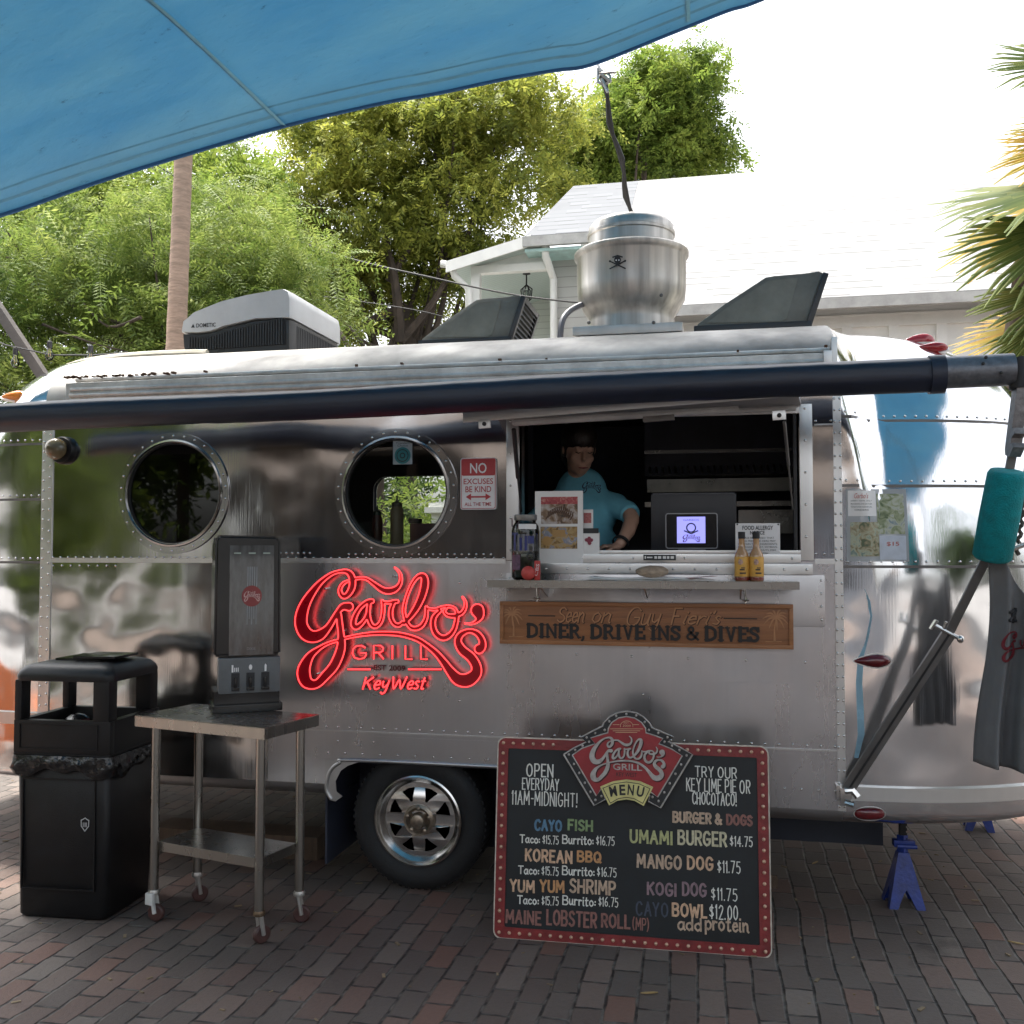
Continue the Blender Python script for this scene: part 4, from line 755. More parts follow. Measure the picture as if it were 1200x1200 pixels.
# ================================================================ WIRES AND STRING LIGHTS
def wire(label,pix,Y0,Y1,r,cat='wire'):
    pts=[]; n=len(pix)
    for i,(x,y) in enumerate(pix): pts.append(aty(x,y,Y0+(Y1-Y0)*i/(n-1)))
    m_=MB(); m_.tube([tuple(p) for p in catmull(pts,6)],r,6); o=m_.build('overhead_wire',M['cable'],None,base=tuple(pts[0])); return tag(o,label,cat,'overhead wires')
wire('thick overhead wire sagging from the palm trunk to the house corner',[(175,188),(235,225),(300,262),(400,300),(500,324),(600,345),(690,356)],7.5,8.8,.013)
wire('thinner overhead wire just under the thick one beside the palm trunk',[(178,196),(240,238),(296,268),(330,290)],7.6,8.0,.009)
wire('low thin wire between the air conditioner and the left roof vent',[(330,341),(420,353),(500,366),(560,384)],8,8.6,.008)
pa=aty(-10,350,1.6); pb_=aty(58,452,1.6); t=thing('timber_brace','weathered grey timber brace at the far left behind the trailer','timber post',(pa.x,pa.y,0)); mb=MB()
mb.T=frame_m(pa,(pb_-pa),(0,-1,0)); mb.box((-.5,-.03,-.035),((pb_-pa).length+1.2,.03,.035),.006); mb.build('brace_beam',mat('weathered grey timber',(.075,.065,.058),.8,0,.3,4,.4,30,stretch=(1,1,1)),t)
mb=MB(); mb.tube([tuple(aty(-20,392,1.5)),tuple(aty(6,404,1.5)),tuple(aty(60,416,1.55)),tuple(aty(110,416,1.6)),tuple(aty(150,413,1.7))],.006,6)
sw=mb.build('string_light_cord',M['cable'],None,base=tuple(aty(6,404,1.5))); tag(sw,'black cord of the string lights at the far left','light cord')
def bulb():
    q=thing('festoon_bulb','','light bulb',(0,0,0),'clear bulbs on the string lights'); m_=MB(); m_.lathe([(.010,.075),(.017,.07),(.018,.03),(.014,.025)],(0,0,0),n=12); m_.build('bulb_socket',M['ink'],q)
    m_=MB(); m_.lathe([(.013,.026),(.016,.01),(.028,-.02),(.030,-.035),(.022,-.055),(.008,-.066)],(0,0,0),n=14); m_.build('bulb_glass',M['glass_clear'],q)
    m_=MB(); m_.tube([(-.006,0,.02),(-.008,0,-.035),(.008,0,-.035),(.006,0,.02)],.0016,4); m_.build('filament',mat('warm filament',(.8,.5,.2),.4),q); return q
bb=bulb()
for i,(x,y,l) in enumerate(((58,412,'middle clear festoon bulb hanging from the cord at far left'),(18,420,'lowest clear festoon bulb at far left on a drop wire'),(106,417,'clear festoon bulb farthest right on the cord'))):
    o=bb if i==0 else copy_tree(bb); o.location=aty(x,y,1.53); o['label']=l
# ================================================================ TRAILER
XA,XB,LE,WH,ZB,ZS,ZC,ZL=-3.42,0.50,1.25,1.15,0.485,2.35,2.75,0.405
ZW=0.60
def sect(x):
    s=max(0.0,(x-XB)/LE if x>XB else (XA-x)/LE if x<XA else 0.0); s=min(s,1.0)
    k=(1-s**2.3)**(1/2.3); ky=(1-s**2.6)**(1/2.6)
    sm=min(1,s/(.14 if x>0 else .75)); sm=sm*sm*(3-2*sm); cr=1.30+(ZC-1.30)*ky; zs=min(ZS-1.0*sm,cr-.3)
    global NX; NX=2.2
    return WH*k, zs, cr-zs, ZL+.14*(1-k)
def body_y(x,z):
    wk,zs,hc,zl=sect(x)
    if z>zs:
        f=(z-zs)/hc
        if f>=1: return None
        q=(1-f**NX)**(1/NX)
    elif z<ZB:
        f=min(1,(ZB-z)/(ZB-zl)); q=1-.16*(1-math.sqrt(max(0,1-f*f)))
        if z<zl: return None
    else: q=1
    return 1.15-wk*q
def on_body(px,py,off=0.0,miss=False):
    d=ray(px,py); t=3.0
    while t<9:
        p=CAM+d*t
        if XA-LE<p[0]<XB+LE and p[2]>ZL:
            y=body_y(p[0],p[2])
            if y is not None and p[1]>=y-off: return Vector(p)
        t+=.004
    return None if miss else aty(px,py,0)
def bnorm(x,z):
    e=.01; y0=body_y(x,z); ya=body_y(x+e,z); yb=body_y(x,z+e)
    if None in (y0,ya,yb): return Vector((0,-1,0))
    return Vector(((ya-y0)/e,-1,(yb-y0)/e)).normalized()
TR=thing('food_trailer','long riveted silver aluminium food trailer with rounded ends and an open serving hatch','food trailer',(-1.46,1.15,0))
def shell(x_list, part):
    V=[];F=[]; prof=[]
    for x in x_list:
        wk,zs,hc,zl=sect(x); row=[]
        if part in('roof','end'):
            for i in range(17):
                t_=math.pi/2*(1-i/16); row.append((math.cos(t_)**(2/2.2), zs+hc*math.sin(t_)**(2/2.2)))
        if part=='end':
            for i in range(1,11): row.append((1, zs+(ZB-zs)*i/10))
        if part in('belly','end'):
            for i in range(0 if part=='belly' else 1,8): a=math.pi/2*i/7; row.append((1-.16*(1-math.cos(a)), ZB-(ZB-zl)*math.sin(a)))
            row.append((0,zl))
        full=[(1.15-wk*q,z) for q,z in row]+[(1.15+wk*q,z) for q,z in reversed(row)]
        if part!='roof': full=full[:]  # front then rear side
        prof.append(full); V+=[(x,y,z) for y,z in full]
    n=len(prof[0])
    for i in range(len(x_list)-1):
        for j in range(n-1):
            F.append((i*n+j,(i+1)*n+j,(i+1)*n+j+1,i*n+j+1))
    return V,F
xs=[XA+(XB-XA)*i/24 for i in range(25)]
def roofshell(x_list):
    V=[];F=[]; n=33
    for x in x_list:
        wk,zs,hc,zl=sect(x)
        for i in range(n):
            t_=math.pi*i/(n-1); c=math.cos(t_); V.append((x,1.15-wk*math.copysign(abs(c)**(2/2.2),c),zs+hc*abs(math.sin(t_))**(2/2.2)))
    for i in range(len(x_list)-1):
        for j in range(n-1): F.append((i*n+j,(i+1)*n+j,(i+1)*n+j+1,i*n+j+1))
    return V,F
mb=MB(); mb.add(*roofshell(xs)); roof=mb.build('roof_shell',M['alu_roof'],TR,smooth=60)
def endshell(sgn):
    ss=[0]+[math.sin(math.pi/2*i/26) for i in range(1,27)]; V=[];F=[]; n=None
    for s in ss:
        x=XB+LE*s if sgn>0 else XA-LE*s; wk,zs,hc,zl=sect(x); half=[]
        for i in range(8): a=math.pi/2*(1-i/7); half.append((1-.16*(1-math.cos(a)), ZB-(ZB-zl)*math.sin(a)))
        for i in range(1,13): half.append((1,ZB+(zs-ZB)*i/12))
        for i in range(1,17): t_=math.pi/2*i/16; half.append((abs(math.cos(t_))**(2/NX),zs+hc*math.sin(t_)**(2/NX)))
        ring=[(1.15-wk*q,z) for q,z in half]+[(1.15+wk*q,z) for q,z in reversed(half[:-1])]
        n=len(ring); V+=[(x,y,z) for y,z in ring]
    for i in range(len(ss)-1):
        for j in range(n): F.append((i*n+j,(i+1)*n+j,(i+1)*n+(j+1)%n,i*n+(j+1)%n))
    return V,F
for sg in (1,-1):
    mb=MB(); mb.add(*endshell(sg)); mb.build('end_cap',M['alu_end'],TR,smooth=60)
# belly, left open round the wheel
WX0,WX1=-1.86,-.80
def belly(x_list,front=True):
    V=[];F=[];n=8
    for x in x_list:
        for i in range(n): a=math.pi/2*i/(n-1); q=1-.16*(1-math.cos(a)); z=ZB-(ZB-ZL)*math.sin(a); V.append((x,1.15-WH*q if front else 1.15+WH*q,z))
    for i in range(len(x_list)-1):
        for j in range(n-1): F.append((i*n+j,(i+1)*n+j,(i+1)*n+j+1,i*n+j+1))
    return V,F
mb=MB(); mb.add(*belly([XA,-2.5,WX0])); mb.add(*belly([WX1,-.2,XB])); mb.add(*belly([XA,XB],False))
mb.box((XA,.30,ZL-.01),(WX0,2.0,ZL)); mb.box((WX1,.30,ZL-.01),(XB,2.0,ZL)); mb.build('belly_skirt',M['alu_belly'],TR,smooth=60)
# side walls with true openings
def circ(cx,cz,r,n=64): return [(cx+r*math.cos(2*math.pi*i/n),cz+r*math.sin(2*math.pi*i/n)) for i in range(n)]
PH=[(-2.682,1.886),(-1.515,1.876)]; WN=(-.905,.325,1.60,2.20)
FWALL=frame_m((0,0,0),(1,0,0),(0,0,1))          # x right, y up, z towards the viewer
def fix(v,f,F): return [tuple(F @ Vector(p)) for p in v],f
winloop=[(WN[0],WN[2]),(WN[1],WN[2]),(WN[1],WN[3]),(WN[0],WN[3])]
def wall(loops,depth,y,name,m_):
    v,f=filled(loops,depth); mb=MB(); mb.T=frame_m((0,y,0),(1,0,0),(0,0,1)); mb.add(v,f); return mb.build(name,m_,TR,smooth=0)
SEAM=1.552
wall([[(XA,SEAM),(XB,SEAM),(XB,ZS),(XA,ZS)],winloop]+[circ(*p,.262) for p in PH],.004,.004,'side_panel',M['alu_upper'])
M['alu_lower']=aluminium('scuffed lower aluminium',(0.60,0.60,0.615),0.19,0.22,0.20,dark=.86,stw=.38,dents=.03)
LX=-2.16
M['alu_dent']=aluminium('dented mirror aluminium',(0.62,0.62,0.61),0.09,0.42,0.14,wscale=2.4,dents=.16)
wall([[(XA,ZB),(LX,ZB),(LX,SEAM),(XA,SEAM)]],.004,.004,'lower_panel',M['alu_dent'])
wall([[(LX,ZB),(WX0,ZB),(WX0,ZW),(WX1,ZW),(WX1,ZB),(XB,ZB),(XB,SEAM),(LX,SEAM)]],.004,.004,'lower_panel',M['alu_lower'])
RH=[(-2.44,1.50),(-1.82,1.50),(-1.82,2.03)]+[(-1.82-.10*(1-math.cos(a)),2.03+.10*math.sin(a)) for a in [math.pi/2*i/6 for i in range(1,7)]]+[(-2.34-.10*math.sin(a),2.13-.10*(1-math.cos(a))) for a in [math.pi/2*i/6 for i in range(0,7)]]
wall([[(XA,ZB),(XB,ZB),(XB,ZS),(XA,ZS)],RH],.004,2.30,'rear_panel',M['alu_lower'])
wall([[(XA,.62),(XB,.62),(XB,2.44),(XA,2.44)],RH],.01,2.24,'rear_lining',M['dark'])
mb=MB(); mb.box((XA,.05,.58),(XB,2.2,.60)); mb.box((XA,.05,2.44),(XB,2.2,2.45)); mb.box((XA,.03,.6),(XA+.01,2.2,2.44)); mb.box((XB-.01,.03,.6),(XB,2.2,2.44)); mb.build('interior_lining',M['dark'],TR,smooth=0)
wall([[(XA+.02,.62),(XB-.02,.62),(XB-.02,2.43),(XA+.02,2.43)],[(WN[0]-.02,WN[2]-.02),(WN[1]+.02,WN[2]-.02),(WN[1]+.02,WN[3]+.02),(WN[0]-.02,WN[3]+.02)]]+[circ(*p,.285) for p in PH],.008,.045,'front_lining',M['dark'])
# portholes
M['alu_ring']=aluminium('dull ring aluminium',(.46,.46,.46),.10,.2,.12)
def porthole(cx,cz,gm,tilt=0):
    mb=MB(); mb.T=frame_m((cx,-.004,cz),(1,0,0),(0,0,1))
    v,f=filled([circ(0,0,.304,72),circ(0,0,.252,72)],.007); mb.add(v,f); mb.lathe([(.252,.002),(.259,.017),(.268,.016),(.272,.004)],(0,0,0),(0,0,1),72,False)
    p=mb.build('porthole',M['alu_ring'],TR,smooth=50)
    mb=MB(); mb.T=frame_m((cx,.012,cz),(1,0,0),(0,0,1)); mb.lathe([(.258,-.003),(.258,.003)],(0,0,0),(0,0,1),64); mb.build('glass_pane',gm,p,smooth=30)
    mb=MB(); mb.T=frame_m((cx,.0,cz),(1,0,0),(0,0,1)); mb.lathe([(.262,-.06),(.262,.0),(.247,.004),(.247,-.03)],(0,0,0),(0,0,1),64,False); mb.build('gasket',M['ink'],p); return p
ph1=porthole(*PH[0],M['glass_dark']); ph2=porthole(*PH[1],M['glass_clear'])
# sticker in the right porthole
F=frame_m(aty(472,529,.004),(1,0,0),(0,0,1)); mb=MB(); mb.T=F; mb.box((-.048,-.062,0),(.048,.065,.002)); s_=mb.build('window_sticker',mat('frosted sticker film',(.30,.33,.34),.5),ph2,smooth=0)
mb=MB(); mb.T=F; mb.lathe([(.040,.0025),(.040,.004)],(0,-.02,0),(0,0,1),28); mb.build('sticker_disc',mat('teal sticker print',(.02,.16,.17),.4),ph2)
mb=MB(); mb.T=F; mb.lathe([(.030,.0045),(.026,.005)],(0,-.02,0),(0,0,1),28,False); mb.lathe([(.014,.0045),(.009,.005)],(0,-.02,0),(0,0,1),20,False)
for i,(s,yy) in enumerate((('Tripadvisor',.052),('Travelers',.040),('Choice',.028))): put_text(mb,Matrix.Identity(4),s,-.042+.008*i,.042-.008*i,yy-.005,yy+.005,z=.0025)
mb.build('sticker_print',M['ink'],ph2,smooth=0)
# serving window frame, sill strips, hatch lid
mb=MB()
mb.box((WN[1]+.012,-.008,1.555),(WN[1]+.066,0,2.24),.002); mb.box((WN[0]-.07,-.010,1.555),(WN[0]-.012,0,2.24),.002); mb.box((WN[0]-.012,-.012,2.2),(WN[1]+.012,0,2.235),.002)
mb.box((WN[0]-.02,-.006,1.585),(WN[1]+.02,.03,1.60),.001); mb.box((WN[0],-.016,1.545),(WN[1]+.012,-.001,1.583),.003); mb.box((WN[0]-.05,-.024,1.495),(WN[1]+.06,-.001,1.541),.003)
mb.box((WN[1],.0,1.6),(WN[1]+.01,.07,2.2)); mb.box((WN[0]-.01,.0,1.6),(WN[0],.07,2.2)); wf=mb.build('serving_window_frame',M['alu_trim'],TR,smooth=30)
mb=MB(); mb.box((WN[1]-.014,-.004,1.602),(WN[1],.06,2.2)); mb.build('window_seal',M['ink'],wf,smooth=0)
# lid: hinged at the top of the opening, swung up and a little twisted
hl=Vector((-1.02,-.006,2.215)); hr=Vector((.345,-.006,2.235)); ol=aty(546,492,-.42); orr=aty(935,461,-.42)
mb=MB(); v=[tuple(hl),tuple(hr),tuple(orr),tuple(ol)]; v+=[(a,b,c+.030) for a,b,c in v]; mb.add(v,[(0,1,2,3),(7,6,5,4),(0,4,5,1),(1,5,6,2),(2,6,7,3),(3,7,4,0)]); lid=mb.build('hatch_lid',mat('pale grey lid liner',(.34,.34,.35),.45,0,.15,5),TR,smooth=0)
mb=MB(); ax=(orr-ol).normalized(); mb.T=frame_m(ol,ax,(0,0,1)); ln=(orr-ol).length; mb.box((-.01,-.012,0),(ln+.01,.036,.012),.003); mb.build('lid_rim',M['alu_trim'],lid)
mb=MB(); q0=hl.lerp(ol,.45); q1=hr.lerp(orr,.45); mb.tube([tuple(q0+Vector((.14,0,-.02))),tuple(q1+Vector((-.25,0,-.03)))],.016,8); mb.tube([tuple(hl.lerp(ol,.2)+Vector((.1,0,-.02))),tuple(hr.lerp(orr,.2)+Vector((-.02,0,-.02)))],.012,8); mb.build('lid_stiffener',mat('cream painted tube',(.5,.5,.49),.4),lid)
for px,py in ((568,497),(913,487)):
    c=aty(px,py,-.43); mb=MB(); mb.T=frame_m(c,ax,(0,0,1)); mb.box((-.026,-.018,-.006),(.026,.020,.006),.002); lt=mb.build('lid_latch',M['alu_trim'],lid); mb=MB(); mb.T=frame_m(c,ax,(0,0,1)); mb.lathe([(.009,.006),(.009,.012),(.004,.014)],(0,0,0),(0,0,1),12); mb.build('latch_knob',M['ink'],lt)
mb=MB(); mb.tube([tuple(aty(919,494,-.3)),tuple(aty(924,545,-.12)),],.007,8); mb.tube([tuple(aty(924,545,-.12)),tuple(aty(929,597,.0))],.004,8); mb.build('gas_strut',M['darkmetal'],lid)
mb=MB(); mb.tube([tuple(aty(602,503,-.3)),tuple(aty(607,560,-.12))],.010,8); mb.tube([tuple(aty(607,560,-.12)),tuple(aty(611,600,.0))],.005,8); mb.build('gas_strut',M['ink'],lid)
c=aty(772,491,-.34); mb=MB(); mb.T=frame_m(c,ax,(0,0,1)); mb.box((-.065,-.010,-.01),(.065,.014,.01),.003); mb.build('lid_handle',M['darkmetal'],lid)
# shelf
s0=aty(571,679,-.26); s1=aty(937,684,-.26); mb=MB(); mb.box((s0.x,-.26,1.462),(s1.x,-.026,1.470)); mb.box((s0.x,-.262,1.438),(s1.x,-.257,1.4705)); mb.box((s0.x,-.257,1.438),(s0.x+.004,-.03,1.462)); mb.box((s1.x-.004,-.257,1.438),(s1.x,-.03,1.462)); sh=mb.build('counter_shelf',M['steel'],TR,smooth=0)
for px in (638,757,868):
    x=aty(px,690,-.1).x; mb=MB(); mb.box((x-.018,-.006,1.375),(x+.018,-.001,1.462)); mb.add([(x-.003,-.006,1.385),(x-.003,-.20,1.437),(x-.003,-.006,1.437),(x+.003,-.006,1.385),(x+.003,-.20,1.437),(x+.003,-.006,1.437)],[(0,1,2),(5,4,3),(0,3,4,1),(1,4,5,2),(2,5,3,0)]); mb.build('shelf_bracket',M['alu_trim'],sh,smooth=0)
# seams, repair plates and the rub rail
mb=MB()
mb.box((.478,-.0065,ZB),(.512,-.001,2.33)); mb.box((XA-.012,-.0065,ZB),(XA+.05,-.001,2.33)); mb.box((XA,-.0045,SEAM-.014),(-.98,-.0008,SEAM+.010)); mb.box((.395,-.0045,SEAM-.012),(.478,-.0008,SEAM+.012))
mb.box((XA+.05,-.0045,.735),(.478,-.0008,.742)); mb.box((.40,-.0045,2.145),(.478,-.0008,2.152)); mb.build('seam_strip',M['alu_trim'],TR,smooth=0)
mb=MB(); mb.box((-.975,-.0085,1.27),(.435,-.0045,1.492),.002); mb.box((-1.60,-.0055,.64),(-.10,-.0042,.72)); mb.box((.02,-.0055,.86),(.30,-.0042,1.02)); mb.build('patch_plate',M['alu_lower'],TR,smooth=30)
def endband(z,h_,off,x1,name,m_,left=False,t_=.004):
    mb=MB(); pts=[]; 
    for i in range(46):
        s=i/45*x1; x=(XB+s) if not left else (XA-s); y=body_y(x,z)
        if y is None: break
        n=bnorm(x if not left else x-.012,z); n.z=0; n.normalize(); pts.append(Vector((x,y,z))+n*off)
    P=pts; v=[];f=[]
    for i,p in enumerate(P):
        n=bnorm(p.x,z); n=Vector((n.x,n.y,0)).normalized()
        for dz,dn in ((-h_/2,0),(-h_/2,t_),(h_/2,t_),(h_/2,0)): v.append(tuple(p+n*dn+Vector((0,0,dz))))
    for i in range(len(P)-1):
        for j in range(4): f.append((i*4+j,i*4+(j+1)%4,(i+1)*4+(j+1)%4,(i+1)*4+j))
    mb.add(v,f); return mb.build(name,m_,TR,smooth=40)
endband(.565,.058,.0,1.2,'rub_rail',M['alu_trim'],t_=.022); endband(.74,.06,.0,1.2,'rub_rail',M['alu_trim'],True,t_=.022)
ENDZ=[aty(986,488).z,aty(986,569).z,aty(986,664).z]; LZ=[aty(52,520).z,aty(52,585).z,aty(52,659).z]
for z in ENDZ: endband(z,.012,.0005,1.19,'panel_seam',M['ink'] if False else M['darkmetal'],t_=.0015)
for z in LZ: endband(z,.012,.0005,1.15,'panel_seam',M['darkmetal'],True,t_=.0015)
mb=MB(); mb.box((.47,-.03,.535),(.50,-.001,.60),.004); mb.build('rail_end_block',M['chrome'],TR)
# rivets
RV=[]
def rv(x,z,n=None,y=None): RV.append(((x, (body_y(x,z) if y is None else y), z), n or bnorm(x,z)))
NF=Vector((0,-1,0))
def row(x0,z0,x1,z1,st,y=-.001):
    d=math.hypot(x1-x0,z1-z0); k=max(1,int(d/st))
    for i in range(k+1): RV.append(((x0+(x1-x0)*i/k,y,z0+(z1-z0)*i/k),NF))
row(XA+.06,SEAM+.012,-.99,SEAM+.012,.044,-.004); row(XA+.06,SEAM-.03,-3.0,SEAM-.03,.05); row(-2.35,SEAM+.035,-1.95,SEAM+.035,.03); row(-1.75,SEAM+.03,-1.05,SEAM+.03,.034)
row(XA+.05,.757,.47,.757,.058); row(-1.85,.635,-.8,.635,.085); row(-.8,.568,.47,.568,.07)
for x in (.484,.506): row(x,ZB+.02,x,2.31,.05,-.0065)
row(XA,ZB+.02,XA,2.31,.05,-.0065); row(XA+.036,ZB+.05,XA+.036,2.31,.055,-.0065)
row(.36,1.52,.36,2.22,.118,-.008); row(-.955,1.6,-.955,2.2,.15,-.010); row(-.88,1.517,.36,1.517,.092,-.024); row(-.85,1.565,.30,1.565,.21,-.016); row(.405,2.165,.47,2.165,.035); row(.40,1.585,.47,1.585,.03)
row(.42,1.30,.42,1.47,.055,-.0085); row(-.96,1.30,-.96,1.47,.055,-.0085); row(-.9,1.13,.35,1.115,.21); row(-.9,.95,.2,.96,.37); row(-1.8,.69,-.9,.70,.17); row(-1.2,1.45,-1.2,.9,.18); row(-2.2,1.45,-2.2,.9,.2)
for c in PH:
    for r_,k in ((.288,30),):
        for i in range(k): a=2*math.pi*(i+.5)/k; RV.append(((c[0]+r_*math.cos(a),-.011 if r_<.3 else -.001,c[1]+r_*math.sin(a)),NF))
for z in ENDZ:
    i=0
    while i<24: rv(XB+.03+i*.047,z+.022); i+=1
for z in LZ:
    for i in range(16): rv(XA-.03-i*.045,z+.02)
for i in range(14): rv(XB+.04+i*.08,.565)
V=[];Q=[]
for p,n in RV:
    if p[1] is None: continue
    p=Vector(p); u=n.orthogonal().normalized(); w_=n.cross(u); k=len(V)
    for rr,hh in ((.0062,.0),(.0052,.0026),(.0026,.0042)):
        for j in range(6): a=j*math.pi/3; V.append(tuple(p+u*rr*math.cos(a)+w_*rr*math.sin(a)+n*hh))
    for lv in range(2):
        for j in range(6): Q.append((k+lv*6+j,k+lv*6+(j+1)%6,k+lv*6+6+(j+1)%6,k+lv*6+6+j))
    Q.append((k+12,k+13,k+14,k+15)); Q.append((k+12,k+15,k+16,k+17))
o=npmesh('rivets',np.array(V),np.array(Q),M['chrome'],TR,smooth=180); o['kind']='stuff'
# roof rail (ribbed drip strip) and roof crumbs
mb=MB()
for k,(y,z) in enumerate(((-.012,2.395),(-.006,2.425),(.012,2.455),(.035,2.482))): mb.tube([(XA+.15,y,z),(XB-.03,y,z)],.011,8)
mb.box((XA+.12,-.006,2.37),(XB-.02,.02,2.46)); mb.build('awning_rail',mat('white oxidised aluminium',(.62,.60,.57),.45,.3,.3,9),TR,smooth=40)
mb=MB(); mb.box((.44,-.03,2.40),(.475,.03,2.47),.006); mb.box((.475,-.01,2.36),(.50,.06,2.53),.004); mb.build('rail_end_cap',M['alu_trim'],TR)
P=[]
for i in range(20): px=72+i*9; P.append(aty(px,437-23*(1-(1-i/19.)**2)**.5,.50))
mb=MB(); mb.tube([tuple(p) for p in P],.022,8); mb.build('roof_hose',mat('yellowed white hose',(.58,.53,.42),.5),TR)
mb=MB(); rr=np.random.default_rng(2)
for i in range(60):
    x=rr.uniform(XA+.1,XA+.75) if i<52 else rr.uniform(XA,XB); mb.box((x-.006,.0+rr.uniform(-.02,.03),2.488),(x+.008*rr.uniform(.3,1.2),.012,2.494+rr.uniform(0,.007)))
o=mb.build('leaf_litter',mat('brown leaf litter',(.09,.045,.025),.9),TR,smooth=0); o['kind']='stuff'
# wheel opening, wheel, suspension shade
mb=MB(); mb.box((WX0,.02,ZW),(WX1,.45,ZW+.01)); mb.box((WX0-.01,.02,.1),(WX0,.45,ZW)); mb.box((WX1,.02,.1),(WX1+.01,.45,ZW)); mb.box((WX0,.45,.1),(WX1,.46,ZW)); mb.build('wheel_well',M['dark'],TR,smooth=0)
mb=MB(); 
pts=[(WX0+.03,-.004,.415),(WX0+.005,-.004,.46),(WX0+.02,-.004,.54),(WX0+.07,-.004,.588),(WX0+.16,-.004,ZW+.004),(WX1,-.004,ZW+.004)]; mb.tube([tuple(p) for p in catmull(pts,5)],.009,8)
poly=[(WX0-.005,.60),(WX0-.005,.45),(WX0+.02,.41),(WX0+.05,.405),(WX0+.085,.43),(WX0+.055,.45),(WX0+.05,.50),(WX0+.075,.55),(WX0+.11,.575),(WX0+.17,.597)]
mb.prism(poly,frame_m((0,.004,0),(1,0,0),(0,0,1)),.006); mb.build('wheel_arch_lip',M['alu_belly'],TR,smooth=50)
wc=Vector((-1.412,.04,.325)); AX=(0,-1,0)
wheel=MB(); wheel.lathe([(.225,-.20),(.27,-.215),(.315,-.20),(.327,-.16),(.327,-.03),(.315,.0),(.275,.016),(.232,.008),(.212,-.006)],wc,AX,64,False)
for k in range(64):
    a=2*math.pi*k/64; c_,s_=math.cos(a),math.sin(a)
    F=frame_m(wc+Vector((c_*.325,.1,s_*.325)),(-s_,0,c_),(0,1,0)); wheel.T=F; wheel.box((-.006,-.085,-.004),(.009,.085,.005)); wheel.T=Matrix.Identity(4)
wt=wheel.build('wheel',M['rubber'],TR,smooth=50)
mb=MB(); mb.lathe([(.214,-.01),(.213,.010),(.205,.014),(.199,.004),(.190,-.016),(.176,-.022),(.170,-.04),(.165,-.075)],wc,AX,64,False); rim=mb.build('rim',M['chrome'],wt,smooth=50)
holes=[]
for k in range(8):
    a=2*math.pi*(k+.5)/8; h_=[]
    for (r_,da) in ((.092,-.06),(.092,.06),(.108,.10),(.150,.225),(.152,.19),(.154,0),(.152,-.19),(.150,-.225),(.108,-.10)): h_.append((r_*math.cos(a+da),r_*math.sin(a+da)))
    holes.append(h_)
v,f=filled([circ(0,0,.175,72)]+holes,.006); v=[(x,y,z+.028*max(0,1-(math.hypot(x,y)/.16)**2)) for x,y,z in v]
mb=MB(); mb.T=frame_m(wc+Vector((0,.038,0)),(1,0,0),(0,0,1)); mb.add(v,f); mb.build('wheel_disc',M['chrome'],rim,smooth=30)
mb=MB(); mb.lathe([(.175,-.09),(.01,-.09)],wc,AX,32); mb.build('brake_drum',M['ink'],wt)
mb=MB(); mb.T=frame_m(wc+Vector((0,.03,0)),(1,0,0),(0,0,1)); mb.lathe([(.076,.0),(.074,.022),(.060,.030),(.052,.020),(.040,.012)],(0,0,0),(0,0,1),40,False); mb.lathe([(.040,.0),(.038,.035),(.032,.052),(.020,.058)],(0,0,0),(0,0,1),32)
for k in range(5): a=2*math.pi*k/5+.3; mb.lathe([(.010,.018),(.010,.034),(.005,.037)],(.056*math.cos(a),.056*math.sin(a),0),(0,0,1),8)
mb.build('hub',mat('rust stained hub steel',(.33,.27,.21),.35,.8,.5,30),rim)
mb=MB(); mb.box((-1.47,.3,.22),(-1.36,2.1,.32)); mb.box((-3.6,.7,.30),(.9,.78,.40)); mb.box((-3.6,1.55,.30),(.9,1.63,.40)); mb.build('chassis',M['dark'],TR,smooth=0)
mb=MB(); a=aty(915,968,.55); b_=aty(1035,991,.55); mb.box((a.x-.3,.55,b_.z),(b_.x,1.2,ZL+.02)); mb.build('underbelly_tank',mat('dark blue grey tank',(.025,.032,.05),.5),TR,smooth=0)
